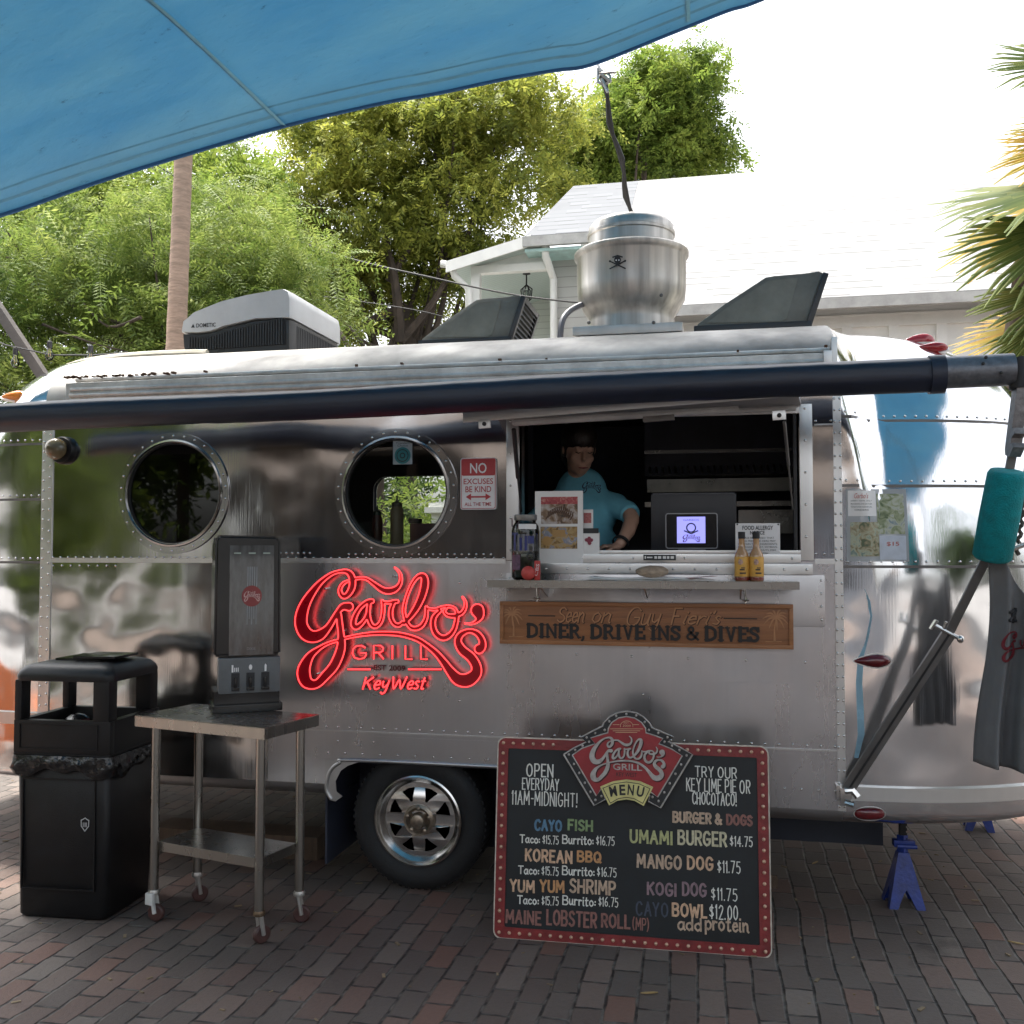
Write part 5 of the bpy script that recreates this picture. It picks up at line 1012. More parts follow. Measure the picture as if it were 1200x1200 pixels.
# lights on the skin
def lens(px0,py0,px1,py1,name,m_,h_=.03,tear=False,base_m='alu_trim',nrm=None,at=None):
    cy_=(py0+py1)/2
    while nrm is not None and on_body((px0+px1)/2,cy_,0,True) is None: cy_+=.5
    a=on_body(px0,cy_); b=on_body(px1,cy_); c=on_body((px0+px1)/2,cy_); n=bnorm(c.x,c.z) if nrm is None else Vector(nrm).normalized(); ax=(b-a); up=n.cross(ax).normalized()
    if up.z<0: up=-up
    F=frame_m(c,ax,up); L_=ax.length/2; hh=abs((on_body((px0+px1)/2,py0)-on_body((px0+px1)/2,py1)).length)/2
    c=c if at is None else at
    if nrm is not None: F=frame_m(c,(1,.12,0),n.cross(Vector((1,.12,0)))); L_,hh=.082,.030
    hh=min(hh,L_*.42); V=[];f=[]; nu,nv=20,8
    for j in range(nv+1):
        t_=math.pi/2*j/nv
        for i in range(nu):
            a_=2*math.pi*i/nu; x=math.cos(a_); y=math.sin(a_)
            if tear: y*= .42+.58*min(1,(x+1)/1.3)
            else: x=math.copysign(abs(x)**.7,x); y=math.copysign(abs(y)**.8,y)
            V.append((x*L_*math.cos(t_),y*hh*math.cos(t_),h_*math.sin(t_)*(1 if not tear else .72+.28*math.cos(t_)*x)))
    for j in range(nv):
        for i in range(nu): f.append((j*nu+i,j*nu+(i+1)%nu,(j+1)*nu+(i+1)%nu,(j+1)*nu+i))
    mb=MB(); mb.T=F; mb.add(V,f); l=mb.build(name,m_,TR,smooth=60)
    mb=MB(); mb.T=F; pl=[(math.cos(2*math.pi*i/24)*L_*1.06,math.sin(2*math.pi*i/24)*hh*1.18*((.42+.58*min(1,(math.cos(2*math.pi*i/24)+1)/1.3)) if tear else 1)) for i in range(24)]; mb.prism(pl,Matrix.Translation((0,0,-.012)),.015); mb.build('lamp_base',M[base_m],l); return l
lens(1000,766,1044,783,'marker_lamp',M['red_lens'],.035,True)
lens(1001,946,1037,961,'tail_lamp',M['red_lens'],.02)
lens(1071,402,1111,415,'clearance_lamp',mat('bright red lens',(.35,.01,.015),.15,0,.2,30,coat=.6),.045,True,nrm=(.1,-.75,.65))
CR=aty(1076,383,.92); _w,_s,_h,_l=sect(CR.x); CR.z=_s+_h*(1-((1.15-.92)/_w)**NX)**(1/NX)
lens(1060,379,1093,387,'clearance_lamp',mat('faded red lens',(.38,.03,.04),.2,0,.2,30,coat=.4),.06,True,nrm=(.1,-.2,.97),at=CR)
lens(4,458,33,473,'clearance_lamp',M['amber_lens'],.05,True,nrm=(-.1,-.75,.65))
c=aty(76,528,0); mb=MB(); mb.lathe([(.072,.0),(.072,.02),(.064,.035)],c,AX,32); wl=mb.build('porch_lamp',M['black_plastic'],TR); mb=MB(); mb.ell((c.x-.012,-.055,c.z+.004),(.056,.05,.056),20); mb.build('lamp_globe',mat('aged brown globe',(.16,.12,.06),.2,0,.4,12,coat=.5),wl)
# curved pale blue strip on the right end
mb=MB(); P=[(1012,690),(1017,705),(1018,722),(1013,745),(1005,770),(1003,800),(1004,830),(1005,860),(1000,888)]; ww=[.004,.010,.014,.018,.024,.026,.028,.028,.020]; pts=[on_body(*p) for p in P]; V=[];f=[]
for p,w_ in zip(pts,ww): n=bnorm(p.x,p.z); V+=[tuple(p+n*.002),tuple(p+n*.002+Vector((w_,0,0))+(Vector((0,(body_y(p.x+w_,p.z) or p.y)-p.y,0))))]
for i in range(len(pts)-1): f.append((2*i,2*i+1,2*i+3,2*i+2))
mb.add(V,f); mb.build('blue_strip',mat('pale blue strip',(.25,.42,.52),.25),TR,smooth=60)
# posters on the right end, bent to the skin
def skinsheet(px0,py0,px1,py1,name,m_,off,parent,k=10):
    a=on_body(px0,py0); b=on_body(px1,py0); c=on_body(px0,py1); V=[];f=[]
    for i in range(k+1):
        x=a.x+(b.x-a.x)*i/k
        for j in range(k+1): z=a.z+(c.z-a.z)*j/k; y=body_y(x,z); n=bnorm(x,z); V.append((x+n.x*off,y+n.y*off,z+n.z*off))
    for i in range(k):
        for j in range(k): q=i*(k+1)+j; f.append((q,q+1,q+k+2,q+k+1))
    mb=MB(); mb.add(V,f); return mb.build(name,m_,parent,smooth=60)
ps=thing('poster_sheet','laminated sheet with four small prints on the rounded right end panel','poster',tuple(on_body(1025,618)))
skinsheet(991,573,1061,658,'lamination',mat('hazy laminate',(.42,.43,.44),.12,0,.1,12,coat=.5),.003,ps)
skinsheet(993,575,1025,605,'notice_print',M['paper'],.0045,ps); skinsheet(1026,579,1058,626,'photo_print',sticker('bright greenery print',[(.10,.14,.06),(.3,.33,.18),(.5,.5,.4),(.22,.28,.3)],26),.0045,ps)
skinsheet(996,612,1029,652,'photo_print',sticker('garden print',[(.09,.12,.06),(.32,.26,.15),(.4,.42,.3),(.15,.22,.2)],30),.0045,ps); skinsheet(1030,628,1061,656,'price_print',mat('pale blue paper',(.6,.63,.70),.6),.0050,ps)
def skinF(px,py,off):
    c=on_body(px,py); n=bnorm(c.x,c.z); u=Vector((0,0,1)); x=u.cross(n).normalized()*-1
    if x.x<0: x=-x
    return frame_m(c+n*off,x,u)
mb=MB(); F=skinF(1009,590,.006); put_text(mb,F,"Garbo's",-.03,.03,.022,.045,shear=.3)
mb.build('red_print',mat('faded red print',(.55,.16,.13),.6),ps,smooth=0)
mb=MB(); F=skinF(1009,590,.006)
for i,s in enumerate(("SORRY, WE'RE ONLY","PROCESSING ONE OR MORE","TICKETS FOR INDIVIDUAL","ORDERS")): put_text(mb,F,s,-.045+.015*(i==3),.045-.015*(i==3),.008-i*.013,.014-i*.013)
mb.build('notice_text',M['ink'],ps,smooth=0)
mb=MB(); F=skinF(1046,640,.0065); put_text(mb,F,'$15',-.026,.026,-.002,.018,bold=.02); mb.build('price_lettering',mat('soft red lettering',(.55,.2,.18),.6),ps,smooth=0); mb=MB(); put_text(mb,F,'GARBOS SPECIAL',-.04,.04,-.035,-.028); mb.build('red_print',mat('soft red print',(.55,.2,.18),.6),ps,smooth=0)
# interior fittings seen through the openings
mb=MB(); mb.box((-.9,.10,1.55),(.45,.45,1.575)); mb.box((-3.1,.08,1.60),(-1.05,.42,1.625)); mb.build('inner_counter',M['dark2'],TR,smooth=0)
mb=MB(); mb.box((-.45,1.7,1.98),(.48,2.1,2.02)); mb.box((-.45,1.68,1.96),(.48,1.7,2.04)); mb.build('steel_shelf',mat('grimy shelf steel',(.50,.50,.44),.3,.8,.3,6),TR,smooth=0)
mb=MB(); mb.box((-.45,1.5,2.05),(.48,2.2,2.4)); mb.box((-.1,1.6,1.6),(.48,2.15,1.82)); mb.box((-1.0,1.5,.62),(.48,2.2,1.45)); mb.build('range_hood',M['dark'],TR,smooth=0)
mb=MB(); mb.box((-.45,1.49,2.18),(.48,1.495,2.20)); mb.box((-.45,1.49,1.86),(.48,1.495,1.89)); mb.box((.10,1.55,1.70),(.46,1.58,1.84)); mb.box((-.5,1.48,1.45),(.48,1.5,1.50)); mb.build('steel_band',mat('wiped steel band',(.45,.45,.42),.25,.8,.3,6),TR,smooth=0)
mb=MB()
for k in range(24): x=-.42+k*.038; mb.tube([(x,1.48,2.10),(x+.008,1.46,2.06)],.006,5)
mb.build('utensil_hooks',M['galv'],TR)
mb=MB(); mb.box((-1.05,.9,.62),(-1.02,2.2,2.43)); mb.build('partition',M['dark'],TR,smooth=0)
# ================================================================ AWNING
aL=aty(-60,494,-.55); aE=aty(1105,437,-.55); aR=aty(1187,433,-.55)
t=thing('rolled_awning','dark navy rolled up awning with a grey metal end tube along the trailer top','awning',tuple(aE))
rr=np.random.default_rng(4); n=60; mb=MB(); P=[aL.lerp(aE,i/n)+Vector((0,0,.005*math.sin(i*.18))) for i in range(n+1)]
ax=(aE-aL).normalized(); V=[];f=[]; K=20; F=frame_m((0,0,0),ax,(0,0,1)).to_3x3()
for i,p in enumerate(P):
    for k in range(K):
        a=2*math.pi*k/K; r_=.066*(1+.05*math.cos(6*a+.5)+.025*math.sin(i*.22+2*a)+.012*rr.normal()); V.append(tuple(p+F@Vector((0,math.cos(a)*r_*.96,math.sin(a)*r_))))
for i in range(n):
    for k in range(K): f.append((i*K+k,i*K+(k+1)%K,(i+1)*K+(k+1)%K,(i+1)*K+k))
f.append(tuple(range(K-1,-1,-1))); f.append(tuple(n*K+k for k in range(K))); mb.add(V,f); roll=mb.build('fabric_roll',M['navy'],t,smooth=50)
mb=MB(); mb.tube([tuple(P[-1]-ax*.05),tuple(P[-1]+ax*.003)],.073,20); mb.build('fabric_cuff',M['navy'],roll)
mb=MB(); mb.tube([tuple(aE),tuple(aR)],.060,24); et=mb.build('end_tube',M['greymetal'],t,smooth=40)
mb=MB()
for px,py in ((1152,426),(1173,437),(1155,419)): c=aty(px,py,-.612); mb=MB(); mb.lathe([(.006,0),(.006,.006),(.003,.008)],c,AX,8); mb.build('screw',M['ink'],et)
mb=MB(); mb.tube([tuple(aR),tuple(aR+ax*.03)],.022,12); mb.tube([tuple(aty(1193,420,-.55)),tuple(aty(1198,455,-.55))],.045,12); mb.build('roll_pivot',M['ink'],t)
# arm: foot, lower channel, sliding inner bar, claw casting, foam guard
ft=aty(990,930,-.03); jn=aty(1112,742,-.20); tp=aty(1162,642,-.32); u1=aty(1187,528,-.50); u2=aty(1196,452,-.55)
def bar(a,b,wd,th,bev=.003):
    m_=MB(); d=(b-a); m_.T=frame_m(a,d,Vector((0,-1,0))); m_.box((0,-th/2,-wd/2),(d.length,th/2,wd/2),bev); return m_
arm=bar(ft,jn,.052,.03).build('arm_channel',M['darkmetal'],t)
bar(ft+Vector((0,-.017,0)),jn+Vector((0,-.017,0)),.008,.004,0).build('channel_groove',M['ink'],arm); bar(jn-(tp-jn)*.1,tp+(tp-jn)*.25,.034,.02).build('inner_bar',M['darkmetal'],t); bar(aty(1165,650,-.34),u1,.030,.02).build('upper_bar',mat('sun faded grey bar',(.22,.20,.19),.5,.4,.3,12),t)
mb=MB(); d=(u2-u1); mb.T=frame_m(u1,d,(0,-1,0)); Lg=d.length
mb.prism([(-.02,-.02),(-.02,.035),(.02,.075),(.035,.06),(.028,.035),(.05,.035),(.07,.07),(.09,.06),(.085,.03),(Lg,.035),(Lg+.04,.02),(Lg+.04,-.03),(0,-.035)],Matrix.Translation((0,0,-.02)),.04); mb.build('claw_casting',mat('pitted grey casting',(.23,.22,.22),.5,.5,.4,40,.3,60),t,smooth=30)
mb=MB(); d=(jn-ft).normalized(); s_=Vector((0,-1,0)).cross(d).normalized(); c=jn+Vector((0,-.02,0))
mb.tube([tuple(c-s_*.045),tuple(c+s_*.07)],.009,8); mb.ell(tuple(c-s_*.045),(.014,.014,.016),10); mb.tube([tuple(c+s_*.07-d*.02),tuple(c+s_*.07+d*.022)],.010,8); mb.tube([tuple(c+s_*.03),tuple(c+s_*.035+d*.035)],.007,8); mb.build('arm_clamp',M['chrome'],arm)
mb=MB(); mb.T=frame_m(aty(989,930,-.025),(1,0,0),(0,0,1)); mb.box((-.018,-.045,0),(.03,.03,.03),.006); mb.tube([(.0,.02,.04),(.03,.025,.045),(.05,.0,.05)],.014,8); mb.tube([(.0,-.03,.035),(.035,-.035,.045)],.012,8); mb.build('arm_foot',M['chrome'],arm)
f0=aty(1162,655,-.42); f1=aty(1181,552,-.52); mb=MB(); d=(f1-f0); PR=[(.030,-.004),(.060,.0),(.070,.012),(.071,.5*d.length),(.068,d.length-.015),(.060,d.length),(.030,d.length+.002)]
mb.lathe(PR,f0,d,28); mb.build('foam_guard',M['foam'],t,smooth=60)

# ================================================================ NEON SIGN
Y0=-.035
def lp(q,Y=Y0): return aty(340+q[0],660+q[1],Y)
t=thing('neon_sign','glowing red script neon sign on the side of the silver trailer','neon sign',tuple(lp((110,80))))
F=frame_m((0,Y0,0),(1,0,0),(0,0,1))
L2=[[(lambda w_:(w_.x,w_.z))(lp(p)) for p in l] for l in LOGO_LOOPS]
v,f=filled(L2,.012); mb=MB(); mb.T=F; mb.add(v,f); mb.build('script_plate',M['neon_back'],t,smooth=0)
ins=sdf_contours(LOGO,.6,12,-.55); mb=MB()
for l in ins:
    P=[lp(p,Y0-.016) for p in l]; P=P+[P[0],P[1]]; mb.tube([tuple(p) for p in P],.0036,6,False)
mb.build('outline_tube',M['neon'],t,smooth=180)
def nlines(s,x0,x1,y0,y1,shear=0,gap=1.6):
    ls=stroke_lines(s,gap,shear=shear); X0=min(p[0] for l in ls for p in l); X1=max(p[0] for l in ls for p in l); Ya=min(p[1] for l in ls for p in l); Yb=max(p[1] for l in ls for p in l); out=[]
    for l in ls: out.append([(x0+(p[0]-X0)/(X1-X0)*(x1-x0), y0+(p[1]-Ya)/(Yb-Ya)*(y1-y0)) for p in l])
    return out
def tubes(ls,r,m_,name,Y,smooth=True):
    mb=MB()
    for l in ls:
        q=[tuple(p) for p in catmull(l,4)] if smooth and len(l)>2 else l; mb.tube([tuple(lp(p,Y)) for p in q],r,6)
    return mb.build(name,m_,t,smooth=180)
for gr in (nlines('G',73,89,112.5,96.5),nlines('R',98,109.5,112.5,96.5),[[(119.8,96.5),(119.8,112.5)]],[[(135,96.5),(135,112.5),(143,112.5)]],[[(153.2,96.5),(153.2,112.5),(161,112.5)]]):
    tubes(gr,.0075,M['neon_back'],'letter_backing',Y0+.010,False); tubes(gr,.0042,M['neon'],'letter_tube',Y0-.006,False)
ru=[[(67.5,124.3),(94,124.3)],[(138.5,124.3),(177.5,124.3)]]; tubes(ru,.0075,M['neon_back'],'rule_backing',Y0+.010,False); tubes(ru,.0045,M['neon'],'rule_tube',Y0-.006,False)
mb=MB(); a=lp((98,125.6),-.012); b_=lp((135,120),-.012); put_text(mb,frame_m((0,-.012,0),(1,0,0),(0,0,1)),'EST 2009',a.x,b_.x,a.z,b_.z,bold=.02); mb.build('dark_lettering',mat('unlit dark red letters',(.08,.004,.008),.4),t,smooth=0)
kw=nlines('K',85,98,148,133.5,.25)+nlines('ey',99,116,153,138,.3,1)+nlines('W',121,137,147.5,133,.2)+nlines('est',138,159,147.5,134,.3,.8)
tubes(kw,.0075,M['neon_back'],'script_backing',Y0+.010); tubes(kw,.0042,M['neon'],'script_tube',Y0-.006)
mb=MB()
for q in ((40,30),(20,80),(60,80),(90,60),(150,40),(180,85),(205,130),(225,90),(30,130),(120,15)): p=lp(q); mb.tube([(p.x,Y0+.006,p.z),(p.x,-.002,p.z)],.005,6)
mb.build('standoff',M['chrome'],t)

# ================================================================ CARVED WOODEN SIGN
wa=aty(586,704.5,-.035); wb=aty(930,761,-.035); t=thing('carved_sign','long carved wooden sign with palms hanging under the serving shelf','sign',((wa.x+wb.x)/2,-.035,(wa.z+wb.z)/2)); W_=wb.x-wa.x; H_=wa.z-wb.z
mb=MB(); mb.box((wa.x,-.035,wb.z),(wb.x,-.012,wa.z),.003); mb.build('sign_board',M['wood_sign'],t)
F=frame_m((wa.x,-.0352,wb.z),(1,0,0),(0,0,1)); mb=MB(); mb.T=F
e=.018
for lo,hi in (((0,0,-.001),(W_,e,.008)),((0,H_-e,-.001),(W_,H_,.008)),((0,e,-.001),(e,H_-e,.008)),((W_-e,e,-.001),(W_,H_-e,.008))): mb.box(lo,hi,.002)
mb.build('sign_border',M['wood_raised'],t)
def sg(px,py): return ((px-586)/344.*W_, H_-(py-704.5)/56.5*H_)
mb=MB(); mb.T=F
SER={'D':[(1.2,0,1.2,6)],'I':[(1,0,1,6)],'N':[],'E':[],'R':[],'V':[],'S':[],'&':[],',':[]}
def serif(mb,s,x0,x1,y0,y1,z):
    """slab-serif capitals: thick stems, thin joins, serifs at the stroke ends"""
    GL={'D':(5,[[(.9,0),(.9,6)],[(.9,5.75),(2.6,5.75),(4.2,4.6),(4.4,3),(4.2,1.4),(2.6,.25),(.9,.25)]],[(0,0,1.7),(0,6,1.7)]),
     'I':(2.4,[[(1.2,0),(1.2,6)]],[(0,0,2.4),(0,6,2.4)]),'N':(5.2,[[(.9,0),(.9,6)],[(.9,6),(4.3,0)],[(4.3,0),(4.3,6)]],[(0,0,1.9),(0,6,1.4),(3.4,6,1.8)]),
     'E':(4.2,[[(.9,0),(.9,6)],[(.9,5.7),(3.9,5.7)],[(.9,3.1),(3,3.1)],[(.9,.3),(4,.3)],[(3.9,5.9),(3.9,4.5)],[(4,.1),(4,1.6)]],[(0,0,1.6),(0,6,1.6)]),
     'R':(4.9,[[(.9,0),(.9,6)],[(.9,5.7),(2.8,5.7),(3.7,4.5),(2.8,3.1),(.9,3)],[(2.4,3),(4.2,.1)]],[(0,0,1.9),(0,6,1.6),(3.6,0,1.5)]),
     'V':(4.8,[[(.9,6),(2.5,0)],[(2.5,0),(3.9,6)]],[(0,6,1.9),(3.1,6,1.7)]),'S':(3.9,[[(3.4,4.6),(2.6,5.7),(1.1,5.6),(.5,4.5),(1.3,3.5),(2.8,2.7),(3.4,1.5),(2.6,.3),(1.1,.3),(.4,1.4)],[(3.5,5.9),(3.5,4.3)],[(.3,.1),(.3,1.8)]],[]),
     '&':(5.2,[[(4.9,3.2),(3.4,.8),(2,.2),(.7,.9),(.8,2.2),(2.8,4),(2.9,5.2),(2.1,5.8),(1.2,5.1),(1.5,3.9),(4.9,.2)]],[(3.9,3.3,1.2)]),',':(1.4,[[(.8,.5),(.8,-.3),(.2,-1.2)]],[])}
    x=0; items=[]
    for ch in s:
        if ch==' ': x+=1.9; continue
        wd,st,se=GL[ch]
        for l in st: items.append(([(x+p[0],p[1]) for p in l], ch))
        for q in se: items.append(([(x+q[0]+.12,q[1]+(.25 if q[1]==0 else -.25 if q[1]==6 else 0)),(x+q[0]+q[2]-.12,q[1]+(.25 if q[1]==0 else -.25 if q[1]==6 else 0))],'serif'))
        x+=wd+.45
    sx=(x1-x0)/(x-.45); sy=(y1-y0)/6; k=0
    for l,ch in items:
        P=[(x0+p[0]*sx,y0+p[1]*sy) for p in l]
        if len(P)>3: P=[tuple(p) for p in catmull(P,4)]
        vert=abs(l[0][0]-l[-1][0])<.3 and len(l)==2 and abs(l[0][1]-l[-1][1])>5
        wd=(.62 if ch=='serif' else 1.5 if vert else .95 if ch=='&' else 1.25 if len(l)>3 else 1.0)*sx
        if ch=='N' and vert: wd*=.7
        ribbon(mb,Matrix.Identity(4),P,wd,z+.00012*k); k+=1
a=sg(619,752); b_=sg(892,735); serif(mb,'DINER, DRIVE INS & DIVES',a[0],b_[0],a[1]+.002,b_[1]+.002,.0012); mb.build('black_lettering',M['wood_dark'],t,smooth=0)
for m_,z,o_,wd,nm in ((mat('painted carving shadow',(.05,.018,.008),.6),.0006,-.0022,.0098,'carving_shadow'),(mat('pale carved edge wood',(.46,.22,.10),.45,0,.2,20),.0040,0,.0066,'script_lettering')):  # dark offset copy paints the carving's shadow; script paled for contrast
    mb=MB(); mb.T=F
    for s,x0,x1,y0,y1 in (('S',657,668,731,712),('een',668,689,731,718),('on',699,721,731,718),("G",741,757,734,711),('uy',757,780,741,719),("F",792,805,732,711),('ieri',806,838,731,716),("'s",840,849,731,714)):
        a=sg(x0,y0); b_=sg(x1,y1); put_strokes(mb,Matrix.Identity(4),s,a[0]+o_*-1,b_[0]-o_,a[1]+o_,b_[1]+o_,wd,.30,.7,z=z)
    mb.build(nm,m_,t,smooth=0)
mb=MB(); mb.T=F
for x0,x1 in ((621,654),(852,890)): a=sg(x0,724); b_=sg(x1,722.6); mb.box((a[0],a[1],0),(b_[0],b_[1],.0016))
mb.build('black_rule',M['wood_dark'],t,smooth=0)
for cx,mir in ((605,-1),(907,1)):
    mb=MB(); mb.T=F; b0=sg(cx+2*mir,751); b1=sg(cx+4*mir,722)
    ribbon(mb,Matrix.Identity(4),[b0,((b0[0]+b1[0])/2-.004*mir,(b0[1]+b1[1])/2),b1],[.010,.006,.005],.003)
    for k,(dx,dy) in enumerate(((-15,2),(-14,9),(-8,14),(12,1),(13,8),(9,14),(-4,-8),(5,-9),(-11,-4),(11,-5),(1,16))):
        e_=sg(cx+4*mir+dx,722+dy-1); mid=((b1[0]+e_[0])/2,(b1[1]+e_[1])/2+.012); ribbon(mb,Matrix.Identity(4),[tuple(p) for p in catmull([b1,mid,e_],4)],[.003,.005,.006,.007,.008,.007,.006,.004,.002],.0025+.0002*k)
    a=sg(cx-8,752); b_=sg(cx+10,751); mb.box((a[0],a[1],0),(b_[0],b_[1],.003)); mb.build('palm_relief',mat('pale carved palm wood',(.44,.21,.095),.45,0,.2,20),t,smooth=0)
for px in (629,873):
    p=aty(px,700,-.03); mb=MB(); mb.tube([(p.x,-.03,wa.z-.01),(p.x+.006,-.034,wa.z+.018),(p.x+.002,-.03,wa.z+.03),(p.x,-.03,1.435)],.0035,6); mb.tube([(p.x-.012,-.03,wa.z+.018),(p.x,-.04,wa.z+.012),(p.x+.016,-.03,wa.z+.016)],.003,6); mb.build('hanging_hook',M['chrome'],t)

# ================================================================ NO EXCUSES SIGN
a=aty(540,537,-.006); b_=aty(582,597,-.006); W_=b_.x-a.x; H_=a.z-b_.z; t=thing('metal_sign','small white and red NO EXCUSES BE KIND sign beside the right porthole','sign',tuple(a)); F=frame_m((a.x,-.008,b_.z),(1,0,0),(0,0,1))
def rrect(x0,y0,x1,y1,r,n=5):
    o=[]
    for cx,cy,a0 in ((x1-r,y1-r,0),(x0+r,y1-r,90),(x0+r,y0+r,180),(x1-r,y0+r,270)):
        for i in range(n+1): t_=R(a0+90*i/n); o.append((cx+r*math.cos(t_),cy+r*math.sin(t_)))
    return o
mb=MB(); mb.prism(rrect(0,0,W_,H_,.012),F,.003); mb.build('sign_plate',M['sign_white'],t,smooth=30)
mb=MB(); mb.prism([p for p in rrect(.006,H_*.655,W_-.006,H_-.006,.008)],F@Matrix.Translation((0,0,.0032)),.0008)
v,f=filled([rrect(.004,.004,W_-.004,H_-.004,.009),rrect(.0065,.0065,W_-.0065,H_-.0065,.008)],.0008); q=MB(); q.T=F@Matrix.Translation((0,0,.0042)); q.add(v,f); mb.v+=[]; k=len(mb.v); mb.v+=q.v; mb.f+=[tuple(i+k for i in ff) for ff in q.f]
G2=F@Matrix.Translation((0,0,.0046)); put_text(mb,G2,'EXCUSES',W_*.09,W_*.91,H_*.49,H_*.60,bold=.01); put_text(mb,G2,'BE KIND',W_*.14,W_*.86,H_*.335,H_*.45,bold=.01); put_text(mb,G2,'ALL THE TIME',W_*.12,W_*.86,H_*.07,H_*.14,bold=.01)
y=H_*.245; mb.add([tuple(G2@Vector(p)) for p in ((W_*.24,y-.004,0),(W_*.76,y-.004,0),(W_*.76,y+.004,0),(W_*.24,y+.004,0),(W_*.15,y,.0002),(W_*.30,y+.016,.0002),(W_*.30,y-.016,.0002),(W_*.85,y,.0002),(W_*.70,y+.016,.0002),(W_*.70,y-.016,.0002))],[(0,1,2,3),(4,5,6),(7,8,9)]); mb.build('red_print',M['sign_red'],t,smooth=0)
mb=MB(); put_text(mb,G2@Matrix.Translation((0,0,.0006)),'NO',W_*.27,W_*.73,H_*.70,H_*.90,bold=.012); mb.build('white_print',M['sign_white'],t,smooth=0)

# ================================================================ MENU BOARD
BL=Vector((-.935,-.43,.0)); bR=Vector((.178,-.405,.0)); tL=aty(583,868,-.33); tR=aty(908,872,-.31)
xd=(bR-BL).normalized(); up_=((tL-BL).normalized()+(tR-bR).normalized()).normalized(); W_=(bR-BL).length; H_=((tL-BL).length+(tR-bR).length)/2; F=frame_m(BL,xd,up_)
t=thing('menu_board','black chalkboard menu with a studded red frame and shield crest on the bricks','menu board',tuple(BL))
FR=.043; mb=MB(); mb.T=F; mb.prism(rrect(.006,.006,W_-.006,H_-.006,.02),Matrix.Translation((0,0,-.022)),.02); mb.build('board_panel',M['chalkboard'],t,smooth=30)
v,f=filled([rrect(0,0,W_,H_,.03),rrect(FR,FR,W_-FR,H_-FR,.006)],.022); mb=MB(); mb.T=F@Matrix.Translation((0,0,-.0195)); mb.add(v,f); fr=mb.build('board_frame',M['frame_red'],t,smooth=30)
mb=MB(); mb.T=F
v,f=filled([rrect(-.004,-.004,W_+.004,H_+.004,.033),rrect(0.001,.001,W_-.001,H_-.001,.03)],.024); mb.T=F@Matrix.Translation((0,0,-.021)); mb.add(v,f); mb.build('frame_edge',M['cream'],fr,smooth=30)
mb=MB(); mb.prism(rrect(.01,.01,W_-.01,H_-.01,.02),F@Matrix.Translation((0,0,-.030)),.006); mb.build('back_panel',mat('plain plywood back',(.34,.27,.20),.6,0,.2,5,stretch=(1,1,6)),t,smooth=30)  # unseen pale back, added to lighten the board's reflection in the wall
FZ=F@Matrix.Translation((0,0,.0025)); stud=[]
nx,ny=26,19
for i in range(nx): x=FR/2+(W_-FR)*i/(nx-1); stud+=[(x,FR/2),(x,H_-FR/2)]
for j in range(1,ny-1): y=FR/2+(H_-FR)*j/(ny-1); stud+=[(FR/2,y),(W_-FR/2,y)]
cx=W_*.47
stud=[s for s in stud if not (s[1]>H_-.06 and abs(s[0]-cx)<.26)]
for (x,y) in stud:
    mb=MB(); mb.ell(tuple(FZ@Vector((x,y,0))),(.0075,.0075,.0075),8); mb.build('bulb_stud',M['stud'],t,smooth=180)
mb=MB(); p=F@Vector((0,0,0))
for sx in (.05,W_-.06):
    a=F@Vector((sx,H_-.05,-.03)); mb.T=Matrix.Identity(4); b_=Vector((a.x+.03,-.06,.0)); d=b_-a; mb.T=frame_m(a,d,(1,0,0)); mb.box((0,-.02,-.012),(d.length,.02,.012))
mb.T=Matrix.Identity(4); mb.box((BL.x+.1,-.13,.18),(bR.x+.04,-.11,.23)); mb.build('easel_leg',M['wood_plain'],t,smooth=0)
def bp(px,py):
    """photo pixel on the board's face -> board coordinates"""
    d=Vector(ray(px,py)); n=Vector((F[0][2],F[1][2],F[2][2])); o_=F@Vector((0,0,0)); t_=(o_-Vector(CAM)).dot(n)/d.dot(n); q=F.inverted()@(Vector(CAM)+d*t_); return q.x,q.y
def colormat(nm,c): return mat(nm,c,.7,0,.35,60)
TX={'chalk':M['chalk'],'green':colormat('green chalk',(.22,.30,.14)),'blue':colormat('blue chalk',(.10,.20,.30)),'orange':colormat('orange chalk',(.52,.27,.12)),'peach':colormat('peach chalk',(.62,.40,.26)),'olive':colormat('olive yellow chalk',(.42,.42,.20)),'brick':colormat('faded red chalk',(.26,.12,.10)),'mauve':colormat('mauve chalk',(.26,.17,.19)),'tan':colormat('tan chalk',(.50,.36,.26)),'buff':colormat('buff chalk',(.55,.50,.34)),'ghost':colormat('half wiped chalk',(.06,.07,.10))}
def bold(s,x0,y0,x1,y1,c,b=.02):
    p=bp(x0,y1); q=bp(x1,y0); mb=MB(); wd=.0092 if s.isupper() or '&' in s else (.0075 if c!='chalk' else .0052); h_=wd*.5 if s.isupper() else wd*.4; put_strokes(mb,F,s,p[0]+h_,q[0]-h_,p[1]+h_*(1 if s.isupper() else 0),q[1]-h_,wd,0,1.9 if s.isupper() else 1.2,True,.0004,.0006); mb.build('menu_lettering',TX[c],t,smooth=0)
def hand(s,x0,y0,x1,y1,wd=.0046,c='chalk',gap=1.8,sh=0.0):
    p=bp(x0,y1); q=bp(x1,y0); mb=MB(); put_strokes(mb,F,s,p[0],q[0],p[1],q[1],wd,sh,gap,True,.0004,.001); mb.build('chalk_lettering',TX[c],t,smooth=0)
hand('OPEN',617.5,896.5,648,909.5,.0058); hand('EVERYDAY',612,913.5,655,924.5); hand('11AM-MIDNIGHT!',600,930,676,942,.0046)
hand('TRY OUR',815,900,863,910); hand('KEY LIME PIE OR',804.5,915,878.5,926.5); hand('CHOCOTACO!',811.5,930.5,862.5,942)
bold('CAYO',626,961,659,973.5,'blue'); bold('FISH',665,961,695,973.5,'green')
